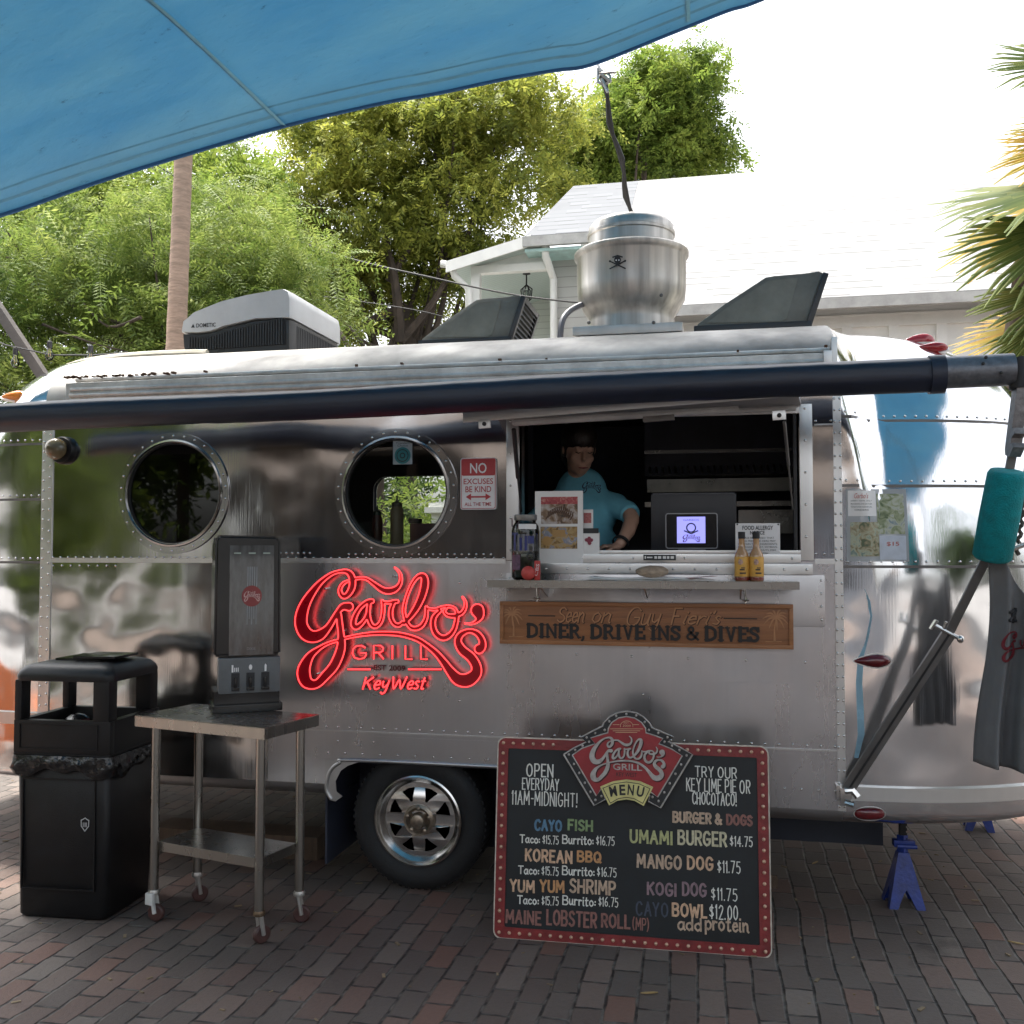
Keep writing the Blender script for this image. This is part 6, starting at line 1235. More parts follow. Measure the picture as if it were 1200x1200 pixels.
bold('KOREAN',615,997,671,1009.5,'peach'); bold('BBQ',676,998,705,1010.5,'orange')
bold('YUM',597,1031.5,627,1045,'peach'); bold('YUM',632,1032,662,1045.5,'orange'); bold('SHRIMP',667,1032.5,722,1046.5,'tan')
bold('MAINE',592,1068,635,1082,'brick'); bold('LOBSTER',640,1069,700,1084,'brick'); bold('ROLL',704,1072,739,1087,'brick'); hand('(MP)',742,1076,760,1090,.005,'brick')
for y,x0,x1 in ((979,609,720),(1015.5,607,722),(1050.5,606,724)):
    dx=(x1-x0)
    bold('Taco:',x0,y,x0+dx*.215,y+8,'chalk',.01); hand('$15.75',x0+dx*.245,y+1,x0+dx*.41,y+9.5,.0034); bold('Burrito:',x0+dx*.45,y+1,x0+dx*.78,y+9,'chalk',.01); hand('$16.75',x0+dx*.81,y+2,x1,y+11,.0034)
bold('BURGER &',788,953,846,964,'tan'); bold('DOGS',851,955,882,967,'brick')
bold('UMAMI',738,974,788,988,'olive'); bold('BURGER',794,975,852,990,'buff'); hand('$14.75',856,981,881,991,.004)
bold('MANGO',746,1003,799,1017,'tan'); bold('DOG',805,1004,836,1019,'peach'); hand('$11.75',841,1010,867,1022,.004)
bold('KOGI',758,1035,793,1049,'mauve'); bold('DOG',799,1035,828,1050,'mauve'); hand('$11.75',834,1042,863,1054,.004)
bold('BOWL',787,1060,829,1074,'peach'); hand('$12.00',832,1062,864,1076,.0045); hand('CAYO',746,1059,782,1072,.007,'ghost',2.0)
bold('add',794,1076,822,1089,'tan'); bold('protein',826,1077,878,1094,'tan')
# crest
CF=F@Matrix.Translation((0,0,.012))
def cp(zx,zy): return bp(655+zx/7.5,825+zy/7.5)
OUT=[(50,440),(135,385),(245,330),(200,290),(300,235),(390,190),(400,160),(450,110),(520,75),(600,62),(680,75),(745,110),(800,165),(820,205),(900,240),(1010,285),(960,325),(1080,385),(1175,440),(895,905),(790,850),(800,800),(690,700),(590,690),(480,700),(380,740),(415,830),(315,885)]
INN=[(125,445),(210,385),(325,345),(285,295),(380,265),(435,250),(440,210),(470,160),(530,120),(600,108),(670,122),(730,160),(765,210),(768,250),(850,275),(915,300),(880,345),(990,390),(1085,450),(870,810),(800,760),(700,690),(590,680),(480,690),(380,735),(335,800)]
mb=MB(); mb.prism([cp(*p) for p in OUT],CF,.016); mb.build('crest_border',M['black_paint'],t,smooth=30)
mb=MB(); ol=[cp(*p) for p in OUT]; ol.append(ol[0]); mb.tube([tuple(CF@Vector((p[0],p[1],.015))) for p in ol],.0035,5); il=[cp(*p) for p in INN]; il.append(il[0]); mb.tube([tuple(CF@Vector((p[0],p[1],.017))) for p in il],.003,5); mb.build('crest_edging',M['silver_paint'],t)
mb=MB(); mb.prism([cp(*p) for p in INN],CF@Matrix.Translation((0,0,.016)),.002); mb.build('crest_face',M['frame_red2'],t,smooth=0)
LL=[[cp(275+(p[0]-5)*(940-275)/225.,278+(p[1]-5)*(672-278)/142.) for p in l] for l in LOGO_LOOPS]
v,f=filled(LL,.006); mb=MB(); mb.T=CF@Matrix.Translation((0,0,.0185)); mb.add(v,f); mb.build('script_lettering',M['silver_paint'],t,smooth=0)
v2=[(x+.004,y-.005,z) for x,y,z in v]; mb=MB(); mb.T=CF@Matrix.Translation((0,0,.0130)); mb.add(v2,f); mb.build('script_shadow',mat('dark red shadow paint',(.06,.006,.008),.6),t,smooth=0)
mb=MB(); a=cp(480,572); b_=cp(735,525); put_text(mb,CF@Matrix.Translation((0,0,.0190)),'GRILL',a[0],b_[0],a[1],b_[1],bold=.015); mb.build('crest_lettering',M['silver_paint'],t,smooth=0)
mb=MB(); a=cp(510,628); b_=cp(690,600); put_text(mb,CF@Matrix.Translation((0,0,.0190)),'KEY WEST',a[0],b_[0],a[1],b_[1]); mb.build('crest_small_lettering',M['black_paint'],t,smooth=0)
mb=MB(); g3=CF@Matrix.Translation((0,0,.0190))
for x0,x1,y in ((480,535,178),(655,705,178),(455,740,215),(480,715,232),(505,690,246)): a=cp(x0,y); b_=cp(x1,y); ribbon(mb,g3,[a,b_],.0022)
ribbon(mb,g3,[cp(600+55*math.cos(R(q)),190-45*math.sin(R(q))) for q in range(-10,191,20)],.002,.0003)
for s,y0,y1,x0,x1 in (('EST.',168,155,575,625),('2009',196,180,565,635)): a=cp(x0,y0); b_=cp(x1,y1); put_text(mb,g3,s,a[0],b_[0],a[1],b_[1],z=.0005)
mb.build('crest_gold_lines',mat('gold line paint',(.55,.36,.20),.5),t,smooth=0)
MN=[(370,718),(480,672),(600,655),(720,672),(832,722),(750,885),(670,840),(600,828),(520,840),(448,880)]
mb=MB(); mb.prism([cp(*p) for p in MN],CF@Matrix.Translation((0,0,.018)),.010); mb.build('menu_banner',M['yellow_paint'],t,smooth=30)
mb=MB(); MI=[(395,730),(490,692),(600,676),(710,692),(805,735),(742,862),(665,820),(600,810),(530,820),(460,860)]; l=[cp(*p) for p in MI]; l.append(l[0])
for i in range(len(l)-1): ribbon(mb,CF@Matrix.Translation((0,0,.0285+.0001*i)),[l[i],l[i+1]],.0028)
for i,ch in enumerate('MENU'):
    x0,y0,x1,y1,rt=[(452,800,515,712,.20),(538,790,590,700,.06),(610,790,665,700,-.08),(690,805,752,715,-.20)][i]; a=cp(x0,y0); b_=cp(x1,y1); c_=Vector(((a[0]+b_[0])/2,(a[1]+b_[1])/2,.0292)); put_text(mb,CF@Matrix.Translation(c_)@Matrix.Rotation(rt,4,'Z'),ch,-(b_[0]-a[0])/2,(b_[0]-a[0])/2,-(b_[1]-a[1])/2,(b_[1]-a[1])/2,bold=.03)
mb.build('banner_lettering',M['black_paint'],t,smooth=0)
for zx,zy in ((95,440),(150,400),(215,362),(272,328),(250,290),(325,252),(408,225),(448,150),(508,103),(597,85),(683,98),(757,155),(793,225),(875,250),(955,288),(930,328),(995,362),(1060,400),(1122,447),(1075,527),(1025,607),(975,690),(928,770),(878,845),(825,810),(140,522),(185,600),(235,685),(283,765),(327,835),(380,803)):
    c=cp(zx,zy); mb=MB(); mb.ell(tuple(CF@Vector((c[0],c[1],.018))),(.0055,.0055,.0055),6); mb.build('crest_stud',M['silver_paint'],t,smooth=180)
# ================================================================ ROOFTOP EQUIPMENT
# air conditioner: front face from pixels at Y=.62, 0.75 m deep
AY=.62
def ac(px,py): p=aty(px,py,AY); return (p.x,p.z)
t=thing('air_conditioner','white and black rooftop air conditioner on the left of the trailer roof','air conditioner',(ac(275,412)[0],1.0,ac(275,412)[1]))
def slabY(poly,y0,y1,inset=0.0):
    """outline in x,z pulled through y with slightly smaller ends (rounded look)"""
    cx=sum(p[0] for p in poly)/len(poly); cz=sum(p[1] for p in poly)/len(poly); n=len(poly); mb=MB(); rings=[]
    for y,k in ((y0,1-inset*1.0),(y0+.02,1-inset*.35),(y0+.06,1),(y1-.06,1),(y1-.02,1-inset*.35),(y1,1-inset)): rings.append([(cx+(p[0]-cx)*k,y,cz+(p[1]-cz)*k) for p in poly])
    V=[q for r in rings for q in r]; f=[]
    for i in range(5):
        for j in range(n): f.append((i*n+j,i*n+(j+1)%n,(i+1)*n+(j+1)%n,(i+1)*n+j))
    f.append(tuple(range(n-1,-1,-1))); f.append(tuple(5*n+j for j in range(n))); mb.add(V,f); return mb
up=[ac(*p) for p in ((211,389),(213,377),(226,366),(258,353),(290,345),(318,340),(333,338),(339,341),(341,350),(341,372),(300,373),(262,382),(246,388),(230,390))]
slabY(up,AY,1.37,.03).build('upper_shell',M['white_plastic'],t,smooth=50)
lo=[ac(*p) for p in ((212,391),(231,391.5),(247,389.5),(263,384),(301,375),(340,374),(340,413),(216,416),(213,406))]
slabY(lo,AY+.012,1.36,.03).build('lower_shell',M['vent_dark'],t,smooth=50)
gt=[ac(*p) for p in ((220,394),(233,394.5),(249,392.5),(265,387),(302,378),(333,371),(334,403),(221,411))]
mb=MB(); mb.prism(gt,frame_m((0,AY+.010,0),(1,0,0),(0,0,1)),.004); gr_=mb.build('grille',M['ink'],t,smooth=0)
mb=MB()
def ztop(px): 
    xs_=[220,233,249,265,302,333]; ys_=[394,394.5,392.5,387,378,371]; return float(np.interp(px,xs_,ys_))
for px in np.arange(222,333,3.1):
    a=ac(px,ztop(px)+1); b_=ac(px,411-(px-221)*.075); mb.box((a[0]-.0035,AY-.002,b_[1]),(a[0]+.0035,AY+.004,a[1]))
mb.build('grille_slats',M['vent_dark'],gr_,smooth=0)
xr=ac(341,360)[0]; mb=MB(); z0,z1=ac(340,409)[1],ac(340,378)[1]
for k in range(26): y=AY+.09+k*.024; mb.box((xr-.008,y,z0),(xr-.002,y+.012,z1))
mb.build('side_grille',M['ink'],t,smooth=0)
mb=MB(); a=ac(230,384); b_=ac(253,378); FT=frame_m((0,AY-.0015,0),(1,0,0),(0,0,1)); put_text(mb,FT,'DOMETIC',a[0],b_[0],a[1],b_[1],bold=.02); p=[ac(*q) for q in ((224,384),(226.5,379.5),(228.5,384))]; mb.add([(x,AY-.0015,z) for x,z in p],[(0,1,2)]); mb.build('maker_lettering',M['ink'],t,smooth=0)
# roof vents (two alike)
VY=.66; b0=aty(494,404,VY)
def vp(px,py): p=aty(px,py,VY); return (p.x-b0.x,p.z-b0.z)
def make_vent():
    q=thing('roof_vent','','roof vent',(0,0,0),'sloped plastic roof vents'); D=.40
    ol=[vp(*p) for p in ((494,404),(494,397),(520,377),(558,351),(566,349.5),(596,347),(607,345),(612,347),(594,403))]
    fr_=[(x,0,z) for x,z in ol]; bk=[(x,D,z) for x,z in ol]; mb=MB(); n=len(ol); mb.add(fr_+bk,[tuple(range(n)),tuple(range(2*n-1,n-1,-1))]+[(i,n+i,n+(i+1)%n,(i+1)%n) for i in range(n)])
    bm=bmesh.new(); me=bpy.data.meshes.new('t'); me.from_pydata(mb.v,[],mb.f); bm.from_mesh(me); bpy.data.meshes.remove(me); bmesh.ops.recalc_face_normals(bm,faces=bm.faces[:]); bmesh.ops.bevel(bm,geom=bm.edges[:],offset=.010,segments=2,affect='EDGES',profile=.6); mb=MB(); mb.bm(bm); mb.build('hood',M['vent'],q,smooth=40)
    pn=[vp(*p) for p in ((503,396),(522,381),(560,355),(588,352),(577,392),(571,395))]; mb=MB(); mb.prism(pn,frame_m((0,.0,0),(1,0,0),(0,0,1)),.004); mb.build('side_panel',mat('vent side panel',(.20,.20,.17),.5,0,.3,5),q,smooth=30)
    mb=MB(); a=vp(494,404); b_=vp(596,403); mb.box((a[0]-.015,-.02,a[1]-.05),(b_[0]+.02,D+.02,a[1]+.022),.008); mb.build('base_flange',M['vent_dark'],q)
    x0,z0=vp(594,403); x1,z1=vp(612,347); dr=Vector((x1-x0,0,z1-z0)); F=frame_m((x0,.0,z0),dr,(0,1,0)); mb=MB(); mb.T=F; l=dr.length
    mb.box((0.0,-.012,-.022),(l,.02,.004),.004); mb.box((0,D-.02,-.022),(l,D+.012,.004),.004); mb.box((l-.025,.02,-.022),(l,D-.02,.004),.003); mb.box((0,.02,-.022),(.02,D-.02,.004),.003); mb.build('louver_frame',M['vent_dark'],q)
    mb=MB(); mb.T=F
    for k in range(9): x=.03+k*(l-.06)/8.5; mb.add([(x,.02,-.018),(x+.016,.02,-.004),(x+.016,D-.02,-.004),(x,D-.02,-.018),(x+.003,.02,-.018),(x+.019,.02,-.004),(x+.019,D-.02,-.004),(x+.003,D-.02,-.018)],[(0,1,2,3),(7,6,5,4),(0,4,5,1),(2,6,7,3)])
    mb.build('louver_slats',mat('pale louver slats',(.15,.16,.17),.5),q,smooth=0); return q
v1=make_vent(); v1.location=b0; v1['label']='sloped grey roof vent with louvers left of the exhaust fan'
v2=copy_tree(v1); c=aty(817,388,VY); v2.location=c; v2.scale=(1.12,1,1.12); v2['label']='sloped dark roof vent right of the exhaust fan'
# exhaust fan
fc=aty(740,391,1.0); sc_=Vector((fc.x,1.0,0)); t=thing('exhaust_fan','large streaked galvanised mushroom exhaust fan on the trailer roof','exhaust fan',tuple(fc)); z=fc.z
def zz(py): return aty(740,py,1.0).z
FANM=aluminium('streaked galvanised fan metal',(.60,.57,.53),.30,.08,.35,dark=.55,stw=.75)
mb=MB(); mb.lathe([(.24,z-.10),(.238,zz(380)),(.235,zz(374)),(.262,zz(366)),(.294,zz(354)),(.302,zz(340)),(.303,zz(307)),(.309,zz(305)),(.317,zz(303)),(.318,zz(299)),(.305,zz(297)),(.24,zz(297))],sc_,n=64,cap=False); mb.build('fan_bowl',FANM,t,smooth=45)
mb=MB(); mb.lathe([(.237,zz(300)),(.236,zz(280)),(.243,zz(279)),(.244,zz(276)),(.236,zz(275)),(.235,zz(268)),(.215,zz(263)),(.15,zz(260)),(.0,zz(259))],sc_,n=64,cap=False); mb.build('fan_cap',FANM,t,smooth=45)
mb=MB(); mb.box((fc.x-.29,.72,z-.06),(fc.x+.29,1.28,z-.01),.006); mb.build('fan_curb',M['galv'],t)
# skull sticker
p=aty(726,314,1.0-.30); mb=MB(); F=frame_m((p.x-.01,1.0-.304,p.z+.03),(1,0.12,0),(0,0,1)); mb.T=F
mb.prism([(.018*math.cos(2*math.pi*i/16),.020*math.sin(2*math.pi*i/16)+.012) for i in range(16)],Matrix.Identity(4),.004); mb.prism([(-.009,-.012),(.009,-.012),(.010,.0),(-.010,.0)],Matrix.Translation((0,0,.0005)),.004)
for s in (-1,1): ribbon(mb,Matrix.Identity(4),[(-.04*s,-.035),(.04*s,.005)],.007,.005+.0005*s); mb.prism([(.04*s+.006*math.cos(i),.005+.006*math.sin(i)) for i in range(6)],Matrix.Translation((0,0,.001)),.005)
ribbon(mb,Matrix.Identity(4),[(-.024,.026),(0,.034),(.024,.026)],.008,.006); sk=mb.build('skull_sticker',M['ink'],t,smooth=0)
mb=MB(); mb.T=F
for s in (-1,1): mb.prism([(.007*s+.004*math.cos(2*math.pi*i/8),.010+.004*math.sin(2*math.pi*i/8)) for i in range(8)],Matrix.Translation((0,0,.0045)),.001)
mb.build('sticker_eyes',M['sign_white'],sk,smooth=0)
mb=MB()
for px,py in ((775,346),(766,378),(690,378)): c=aty(px,py,.72); mb.ell(tuple(c),(.010,.006,.010),8)
mb.build('bolt',M['darkmetal'],t)
cb=[aty(656,396,.8),aty(658,380,.8),aty(667,365,.85),aty(684,356,.9)]; mb=MB(); mb.tube([tuple(p) for p in catmull([p+Vector((0,0,-.08)) if i==0 else p for i,p in enumerate(cb)],6)],.017,8); o=mb.build('fan_cable',mat('grey conduit',(.16,.16,.18),.5),None,base=tuple(cb[0])); tag(o,'curved grey conduit feeding the exhaust fan from the roof','cable')

# ================================================================ CART, DISPENSER, BIN
HZ=.885
ct=[atz(158,838,HZ),atz(310,853,HZ),atz(375,824,HZ),atz(216,822,HZ)]
A_=ct[0]; xd=(ct[1]-ct[0]); xd.z=0; Wc=xd.length; xd.normalize(); yd=Vector((-xd.y,xd.x,0)); Dc=.36; F=frame_m((A_.x,A_.y,0),xd,yd)
t=thing('steel_cart','small stainless steel cart on four casters beside the trash bin','cart',(A_.x,A_.y,0))
def cartbox(lo,hi,bev=.002):
    mb=MB(); mb.T=F; mb.box(lo,hi,bev); return mb
mb=cartbox((0,0,HZ-.003),(Wc,Dc,HZ)); mb.box((0,0,HZ-.048),(Wc,.003,HZ-.004)); mb.box((0,Dc-.003,HZ-.048),(Wc,Dc,HZ-.004)); mb.box((0,.003,HZ-.048),(.003,Dc-.003,HZ-.004)); mb.box((Wc-.003,.003,HZ-.048),(Wc,Dc-.003,HZ-.004)); mb.build('tabletop',M['steel'],t,smooth=0)
L4=[]
for px,py in ((181,1068),(300,1078),(345,1056),(234,1044)):
    p=atz(px,py,.05); q=F.inverted()@p; L4.append((q.x,q.y))
L4=[(.075,.05),(Wc-.06,.05),(Wc-.06,Dc-.05),(.075,Dc-.05)]
for i,(x,y) in enumerate(L4):
    mb=MB(); mb.T=F; mb.tube([(x,y,.125),(x,y,HZ-.048)],.0195,16); lg=mb.build('leg',M['steel'],t)
    a=[.3,1.2,.5,1.0][i]; c=Vector((x+.012*math.cos(a),y+.012*math.sin(a),.037)); axd=(-math.sin(a),math.cos(a),0)
    mb=MB(); mb.T=F; mb.lathe([(.024,.115),(.026,.125),(.022,.135)],(x,y,0),n=16); cs=mb.build('caster',mat('grimy brass swivel',(.16,.11,.07),.4,.7,.3,30) if i==1 else M['galv'],t)
    mb=MB(); mb.T=F
    for s in (-1,1): o_=Vector(axd)*.017*s; mb.tube([tuple(Vector((x,y,.115))+o_),tuple(c+o_)],.009,6,sx=1.0)
    if i==0: mb.box((x-.022,y-.03,.075),(x+.022,y-.016,.125),.004)
    mb.build('caster_fork',mat('white plastic sleeve',(.6,.6,.58),.4) if i==0 else M['galv'],cs)
    mb=MB(); mb.T=F; mb.lathe([(.010,-.013),(.030,-.013),(.036,-.008),(.036,.008),(.030,.013),(.010,.013)],c,axd,24); mb.build('caster_wheel',M['caster'],cs)
mb=cartbox((.085,.06,.335),(Wc-.07,Dc-.06,.338)); mb.box((.085,.06,.298),(Wc-.07,.063,.335)); mb.box((Wc-.073,.063,.298),(Wc-.07,Dc-.06,.335)); mb.box((.085,.063,.298),(.088,Dc-.06,.335)); mb.build('lower_shelf',M['steel'],t,smooth=0)
# cutlery dispenser
dl=aty(247,830,-.40); dr_=aty(326,830,-.40); cx=(dl.x+dr_.x)/2; z0=HZ
t=thing('cutlery_dispenser','black cutlery dispenser with a smoked window standing on the steel cart','dispenser',(cx,-.43,HZ)); DISP=t
def dp(px,py): p=aty(px,py,-.43); return p.x,p.z
x0,x1=dp(250,700)[0],dp(324,700)[0]; zt=dp(287,627)[1]; zb=dp(287,770)[1]
mb=MB(); poly=[(x0-.004,zb),(x1+.006,zb),(x1+.002,zt-.03),(x1-.012,zt-.004),(x0+.012,zt),(x0,zt-.028)]
bk=MB(); n=len(poly); bk.add([(x,-.43,z) for x,z in poly]+[(x,-.20,z) for x,z in poly],[tuple(range(n)),tuple(range(2*n-1,n-1,-1))]+[(i,n+i,n+(i+1)%n,(i+1)%n) for i in range(n)])
bm=bmesh.new(); me=bpy.data.meshes.new('t'); me.from_pydata(bk.v,[],bk.f); bm.from_mesh(me); bpy.data.meshes.remove(me); bmesh.ops.recalc_face_normals(bm,faces=bm.faces[:]); bmesh.ops.bevel(bm,geom=bm.edges[:],offset=.012,segments=3,affect='EDGES'); mb.bm(bm); mb.build('dispenser_body',M['black_gloss'],t,smooth=40)
a=dp(265,768); b_=dp(317,639); F=frame_m((0,-.4315,0),(1,0,0),(0,0,1)); mb=MB(); mb.prism([(a[0],a[1]),(b_[0],a[1]),(b_[0],b_[1]),(a[0],b_[1])],F,.002); win=mb.build('smoked_window',mat('smoked plastic painted reflections',(.055,.058,.06),.07,0,.9,11,coat=.5,stretch=(2,2,.5)),t,smooth=0)  # mottled streaks paint reflections into the smoked plastic
mb=MB(); g4=F@Matrix.Translation((0,0,.0025))
for s_ in range(5): xx=a[0]+(b_[0]-a[0])*(.40+.05*s_); ribbon(mb,g4,[(xx,a[1]+(b_[1]-a[1])*(.28+.05*(s_%2))),(xx+.002,a[1]+(b_[1]-a[1])*.80)],[.004,.006],.0001*s_)
mb.build('cutlery_handles',mat('white cutlery behind smoke',(.22,.23,.24),.35),win,smooth=0)
mb=MB()
for k in range(3): xx=a[0]+(b_[0]-a[0])*(.17+.33*k); ribbon(mb,g4,[(xx-.014,b_[1]-.035),(xx+.014,b_[1]-.035)],.006,.001)
mb.build('level_marks',mat('pale green marks',(.35,.42,.36),.5),win,smooth=0)
lcx=(a[0]+b_[0])/2; lcz=dp(290,699)[1]; mb=MB(); mb.lathe([(.047,.003),(.047,.0042)],(0,0,0),(0,0,1),32); mb.T=Matrix.Identity(4); vv=[tuple(frame_m((lcx,-.4315,lcz),(1,0,0),(0,0,1))@Vector(p)) for p in mb.v]; mb.v=vv; rs=mb.build('round_sticker',mat('red round sticker',(.25,.03,.03),.4),win,smooth=0)
LS=[[(lcx+(p[0]-115)*.00034,lcz-(p[1]-75)*.00034) for p in l[::2]] for l in LOGO_LOOPS if len(l)>40]
v,f=filled(LS,.0006); mb=MB(); mb.T=F@Matrix.Translation((0,0,.0046)); mb.add(v,f); mb.build('sticker_script',mat('pale pink print',(.6,.4,.36),.5),rs,smooth=0)
mb=MB(); put_text(mb,g4,'DIXIE',lcx-.02,lcx+.02,a[1]+.022,a[1]+.034); mb.build('maker_mark',mat('grey print',(.2,.2,.2),.5),win,smooth=0)
a=dp(253,812); b_=dp(324,772); mb=MB(); mb.box((a[0],-.452,a[1]),(b_[0],-.36,b_[1]),.012); fp=mb.build('lower_panel',mat('dark grey panel',(.11,.116,.12),.4),t)
for k,nm in enumerate(('fork','spoon','knife')):
    xx=a[0]+(b_[0]-a[0])*(.27+.24*k); zz_=a[1]+(b_[1]-a[1])*.50
    mb=MB(); mb.box((xx-.019,-.4545,zz_-.05),(xx+.019,-.450,zz_+.012)); sl_=mb.build('slot',M['ink'],fp,smooth=0)
    mb=MB(); mb.box((xx-.007,-.470,zz_-.055),(xx+.005,-.455,zz_-.008),.003); mb.box((xx-.018,-.466,zz_-.066),(xx+.018,-.452,zz_-.052),.003); mb.build('lever',M['black_gloss'],sl_)
    g5=frame_m((xx,-.4535,zz_+.032),(1,0,0),(0,0,1)); mb=MB()
    if nm=='fork':
        mb.box((-.018,-.016,0),(-.010,.016,.001))
        for q in range(3): mb.box((-.006+.008*q,-.014,0),(-.002+.008*q,.004,.001))
    elif nm=='spoon': mb.prism([(.008*math.cos(i*.5),.012*math.sin(i*.5)+.004) for i in range(12)],Matrix.Identity(4),.001)
    else: mb.prism([(-.004,-.016),(.005,-.016),(.006,.010),(0,.018),(-.004,.010)],Matrix.Identity(4),.001)
    mb.v=[tuple(g5@Vector(p)) for p in mb.v]; mb.build('cutlery_icon',M['paper'],fp,smooth=0)
mb=MB(); mb.box((x0-.008,-.47,HZ),(x1+.012,-.19,HZ+.035),.008); mb.box((x0,-.44,HZ+.035),(x1,-.2,a[1]+.01)); mb.build('dispenser_base',M['black_gloss'],t)
DISP.rotation_euler=(0,0,R(33)); DISP.scale=(.93,.85,1); DISP.location.y=-.40
# trash bin
ba=atz(15,1075,0); bb_=atz(125,1082,0); bc=atz(197,1050,0); xd=(bb_-ba).normalized(); yd=Vector((-xd.y,xd.x,0)); Wb=(bb_-ba).length; Db=.40; F=frame_m(tuple(ba),xd,yd)
t=thing('trash_bin','square black plastic trash bin with open hood at the left','trash bin',tuple(ba))
def top_z(px,py,y): return aty(px,py,y).z
zt=top_z(60,778,-.60); zr=top_z(18,883,-.65)
def shellbox(z0,z1,g0,g1,r=.03):
    """tapered box with rounded upright corners"""
    mb=MB(); ring=[]
    for z,g in ((z0,g0+.012),(z0+.015,g0),(z1-.01,g1),(z1,g1+.008)): ring.append([(x,y,z) for x,y in rrect(g,g,Wb-g,Db-g,r)])
    n=len(ring[0]); V=[p for r_ in ring for p in r_]; f=[]
    for i in range(3):
        for j in range(n): f.append((i*n+j,i*n+(j+1)%n,(i+1)*n+(j+1)%n,(i+1)*n+j))
    f.append(tuple(range(n-1,-1,-1))); f.append(tuple(3*n+j for j in range(n))); mb.T=F; mb.add(V,f); return mb
shellbox(0,zr-.01,.012,.0).build('bin_body',M['black_plastic'],t,smooth=50)
mb=MB(); mb.T=F
def rim(mb,x0,x1,z0,z1,y,w_=.006):
    for lo,hi in (((x0,y,z0),(x1,y+.01,z0+w_)),((x0,y,z1-w_),(x1,y+.01,z1)),((x0,y,z0+w_),(x0+w_,y+.01,z1-w_)),((x1-w_,y,z0+w_),(x1,y+.01,z1-w_))): mb.box(lo,hi)
rim(mb,.035,Wb-.06,.13,zr-.10,-.004); mb.build('panel_rib',M['black_plastic'],t,smooth=0)
hz0=zr-.005; o0,o1=top_z(30,843,-.65),top_z(30,797,-.65)
mb=MB(); mb.T=F; g_=-.008
mb.box((g_,g_,hz0),(Wb-g_,Db-g_,hz0+.012),.004)
for lo,hi in (((g_,g_,hz0+.012),(Wb-g_,.028,o0)),((g_,Db-.028,hz0+.012),(Wb-g_,Db-g_,o0)),((g_,.028,hz0+.012),(.028,Db-.028,o0)),((Wb-.028,.028,hz0+.012),(Wb-g_,Db-.028,o0))): mb.box(lo,hi,.006)
for cx_,cy_ in ((g_,g_),(Wb-.078,g_),(g_,Db-.06),(Wb-.078,Db-.06)): mb.box((cx_,cy_,o0-.004),(cx_+.07+(.008 if cx_>0 else -.035),cy_+.068,o1+.004),.012)
mb.build('hood_frame',M['black_plastic'],t,smooth=50)
mb=MB(); mb.T=F; ring=[]
for z,g in ((o1-.002,-.010),(o1+.018,-.012),(zt-.03,-.006),(zt-.008,.012),(zt+.004,.05),(zt+.008,.10)): ring.append([(x,y,z) for x,y in rrect(g,g,Wb-g,Db-g,.04)])
n=len(ring[0]); V=[p for r_ in ring for p in r_]; f=[(i*n+j,i*n+(j+1)%n,(i+1)*n+(j+1)%n,(i+1)*n+j) for i in range(5) for j in range(n)]+[tuple(range(n-1,-1,-1)),tuple(5*n+j for j in range(n))]; mb.add(V,f); mb.build('hood_top',M['black_plastic'],t,smooth=50)
mb=MB(); mb.T=F; mb.box((.10,.12,zt),(.32,.34,zt+.018),.004); mb.box((.20,.10,zt+.0185),(.40,.30,zt+.03),.003); mb.build('tray_plates',M['black_gloss'],t)
mb=MB(); mb.T=F; rim(mb,.02,Wb-.05,hz0+.03,o0-.014,g_-.004,.005); mb.build('hood_rib',M['black_plastic'],t,smooth=0)
# liner: crumpled skirt under the hood and heap inside
mb=MB(); rr=np.random.default_rng(8); V=[];f=[]; loop=rrect(-.014,-.014,Wb+.014,Db+.014,.035,4); pts=[]
for i in range(len(loop)):
    a=np.array(loop[i]); b_=np.array(loop[(i+1)%len(loop)]); k=max(1,int(np.linalg.norm(b_-a)/.012))
    for j in range(k): pts.append(a+(b_-a)*j/k)
n=len(pts); K=7; cen=np.array([Wb/2,Db/2])
for i,p in enumerate(pts):
    d=(p-cen)/np.linalg.norm(p-cen); dip=.035*math.sin(i*.07)**2+.010*math.sin(i*.5)
    for k in range(K):
        s=k/(K-1); w_=.006*math.sin(i*.55+k*1.4)+.005*math.sin(i*2.3-k)+.003*rr.normal(); q=p+d*(.004+w_*(1-abs(2*s-1))+.010*math.sin(math.pi*s)); V.append((q[0],q[1],hz0+.004-s*(.062+dip)))
for i in range(n):
    for k in range(K-1): f.append((i*K+k,((i+1)%n)*K+k,((i+1)%n)*K+k+1,i*K+k+1))
mb.T=F; mb.add(V,f); mb.build('bin_liner',M['bag'],t,smooth=60)
mb=MB(); mb.T=F
for k in range(16): mb.ell((rr.uniform(.08,Wb-.08),rr.uniform(.08,Db-.08),hz0+.07+rr.uniform(-.02,.03)),(rr.uniform(.04,.08),rr.uniform(.04,.08),rr.uniform(.02,.05)),8)
mb.build('liner_heap',M['bag'],t,smooth=30)
mb=MB(); a=F.inverted()@aty(97,967,ba.y-.0); G6=F@frame_m((a.x,-.001,aty(97,967,-.64).z),(1,0,0),(0,0,1)); mb.T=G6
sh_=[(-.018,.020),(-.009,.024),(0,.030),(.009,.024),(.018,.020),(.017,-.005),(.0,-.026),(-.017,-.005)]
for i in range(8): ribbon(mb,Matrix.Identity(4),[sh_[i],sh_[(i+1)%8]],.004,.0002*i)
for x in (-.008,-.003,.003,.008): ribbon(mb,Matrix.Identity(4),[(x,-.008),(x,.010)],.0025,.002)
mb.build('shield_emblem',mat('pale grey print',(.42,.42,.42),.5),t,smooth=0)

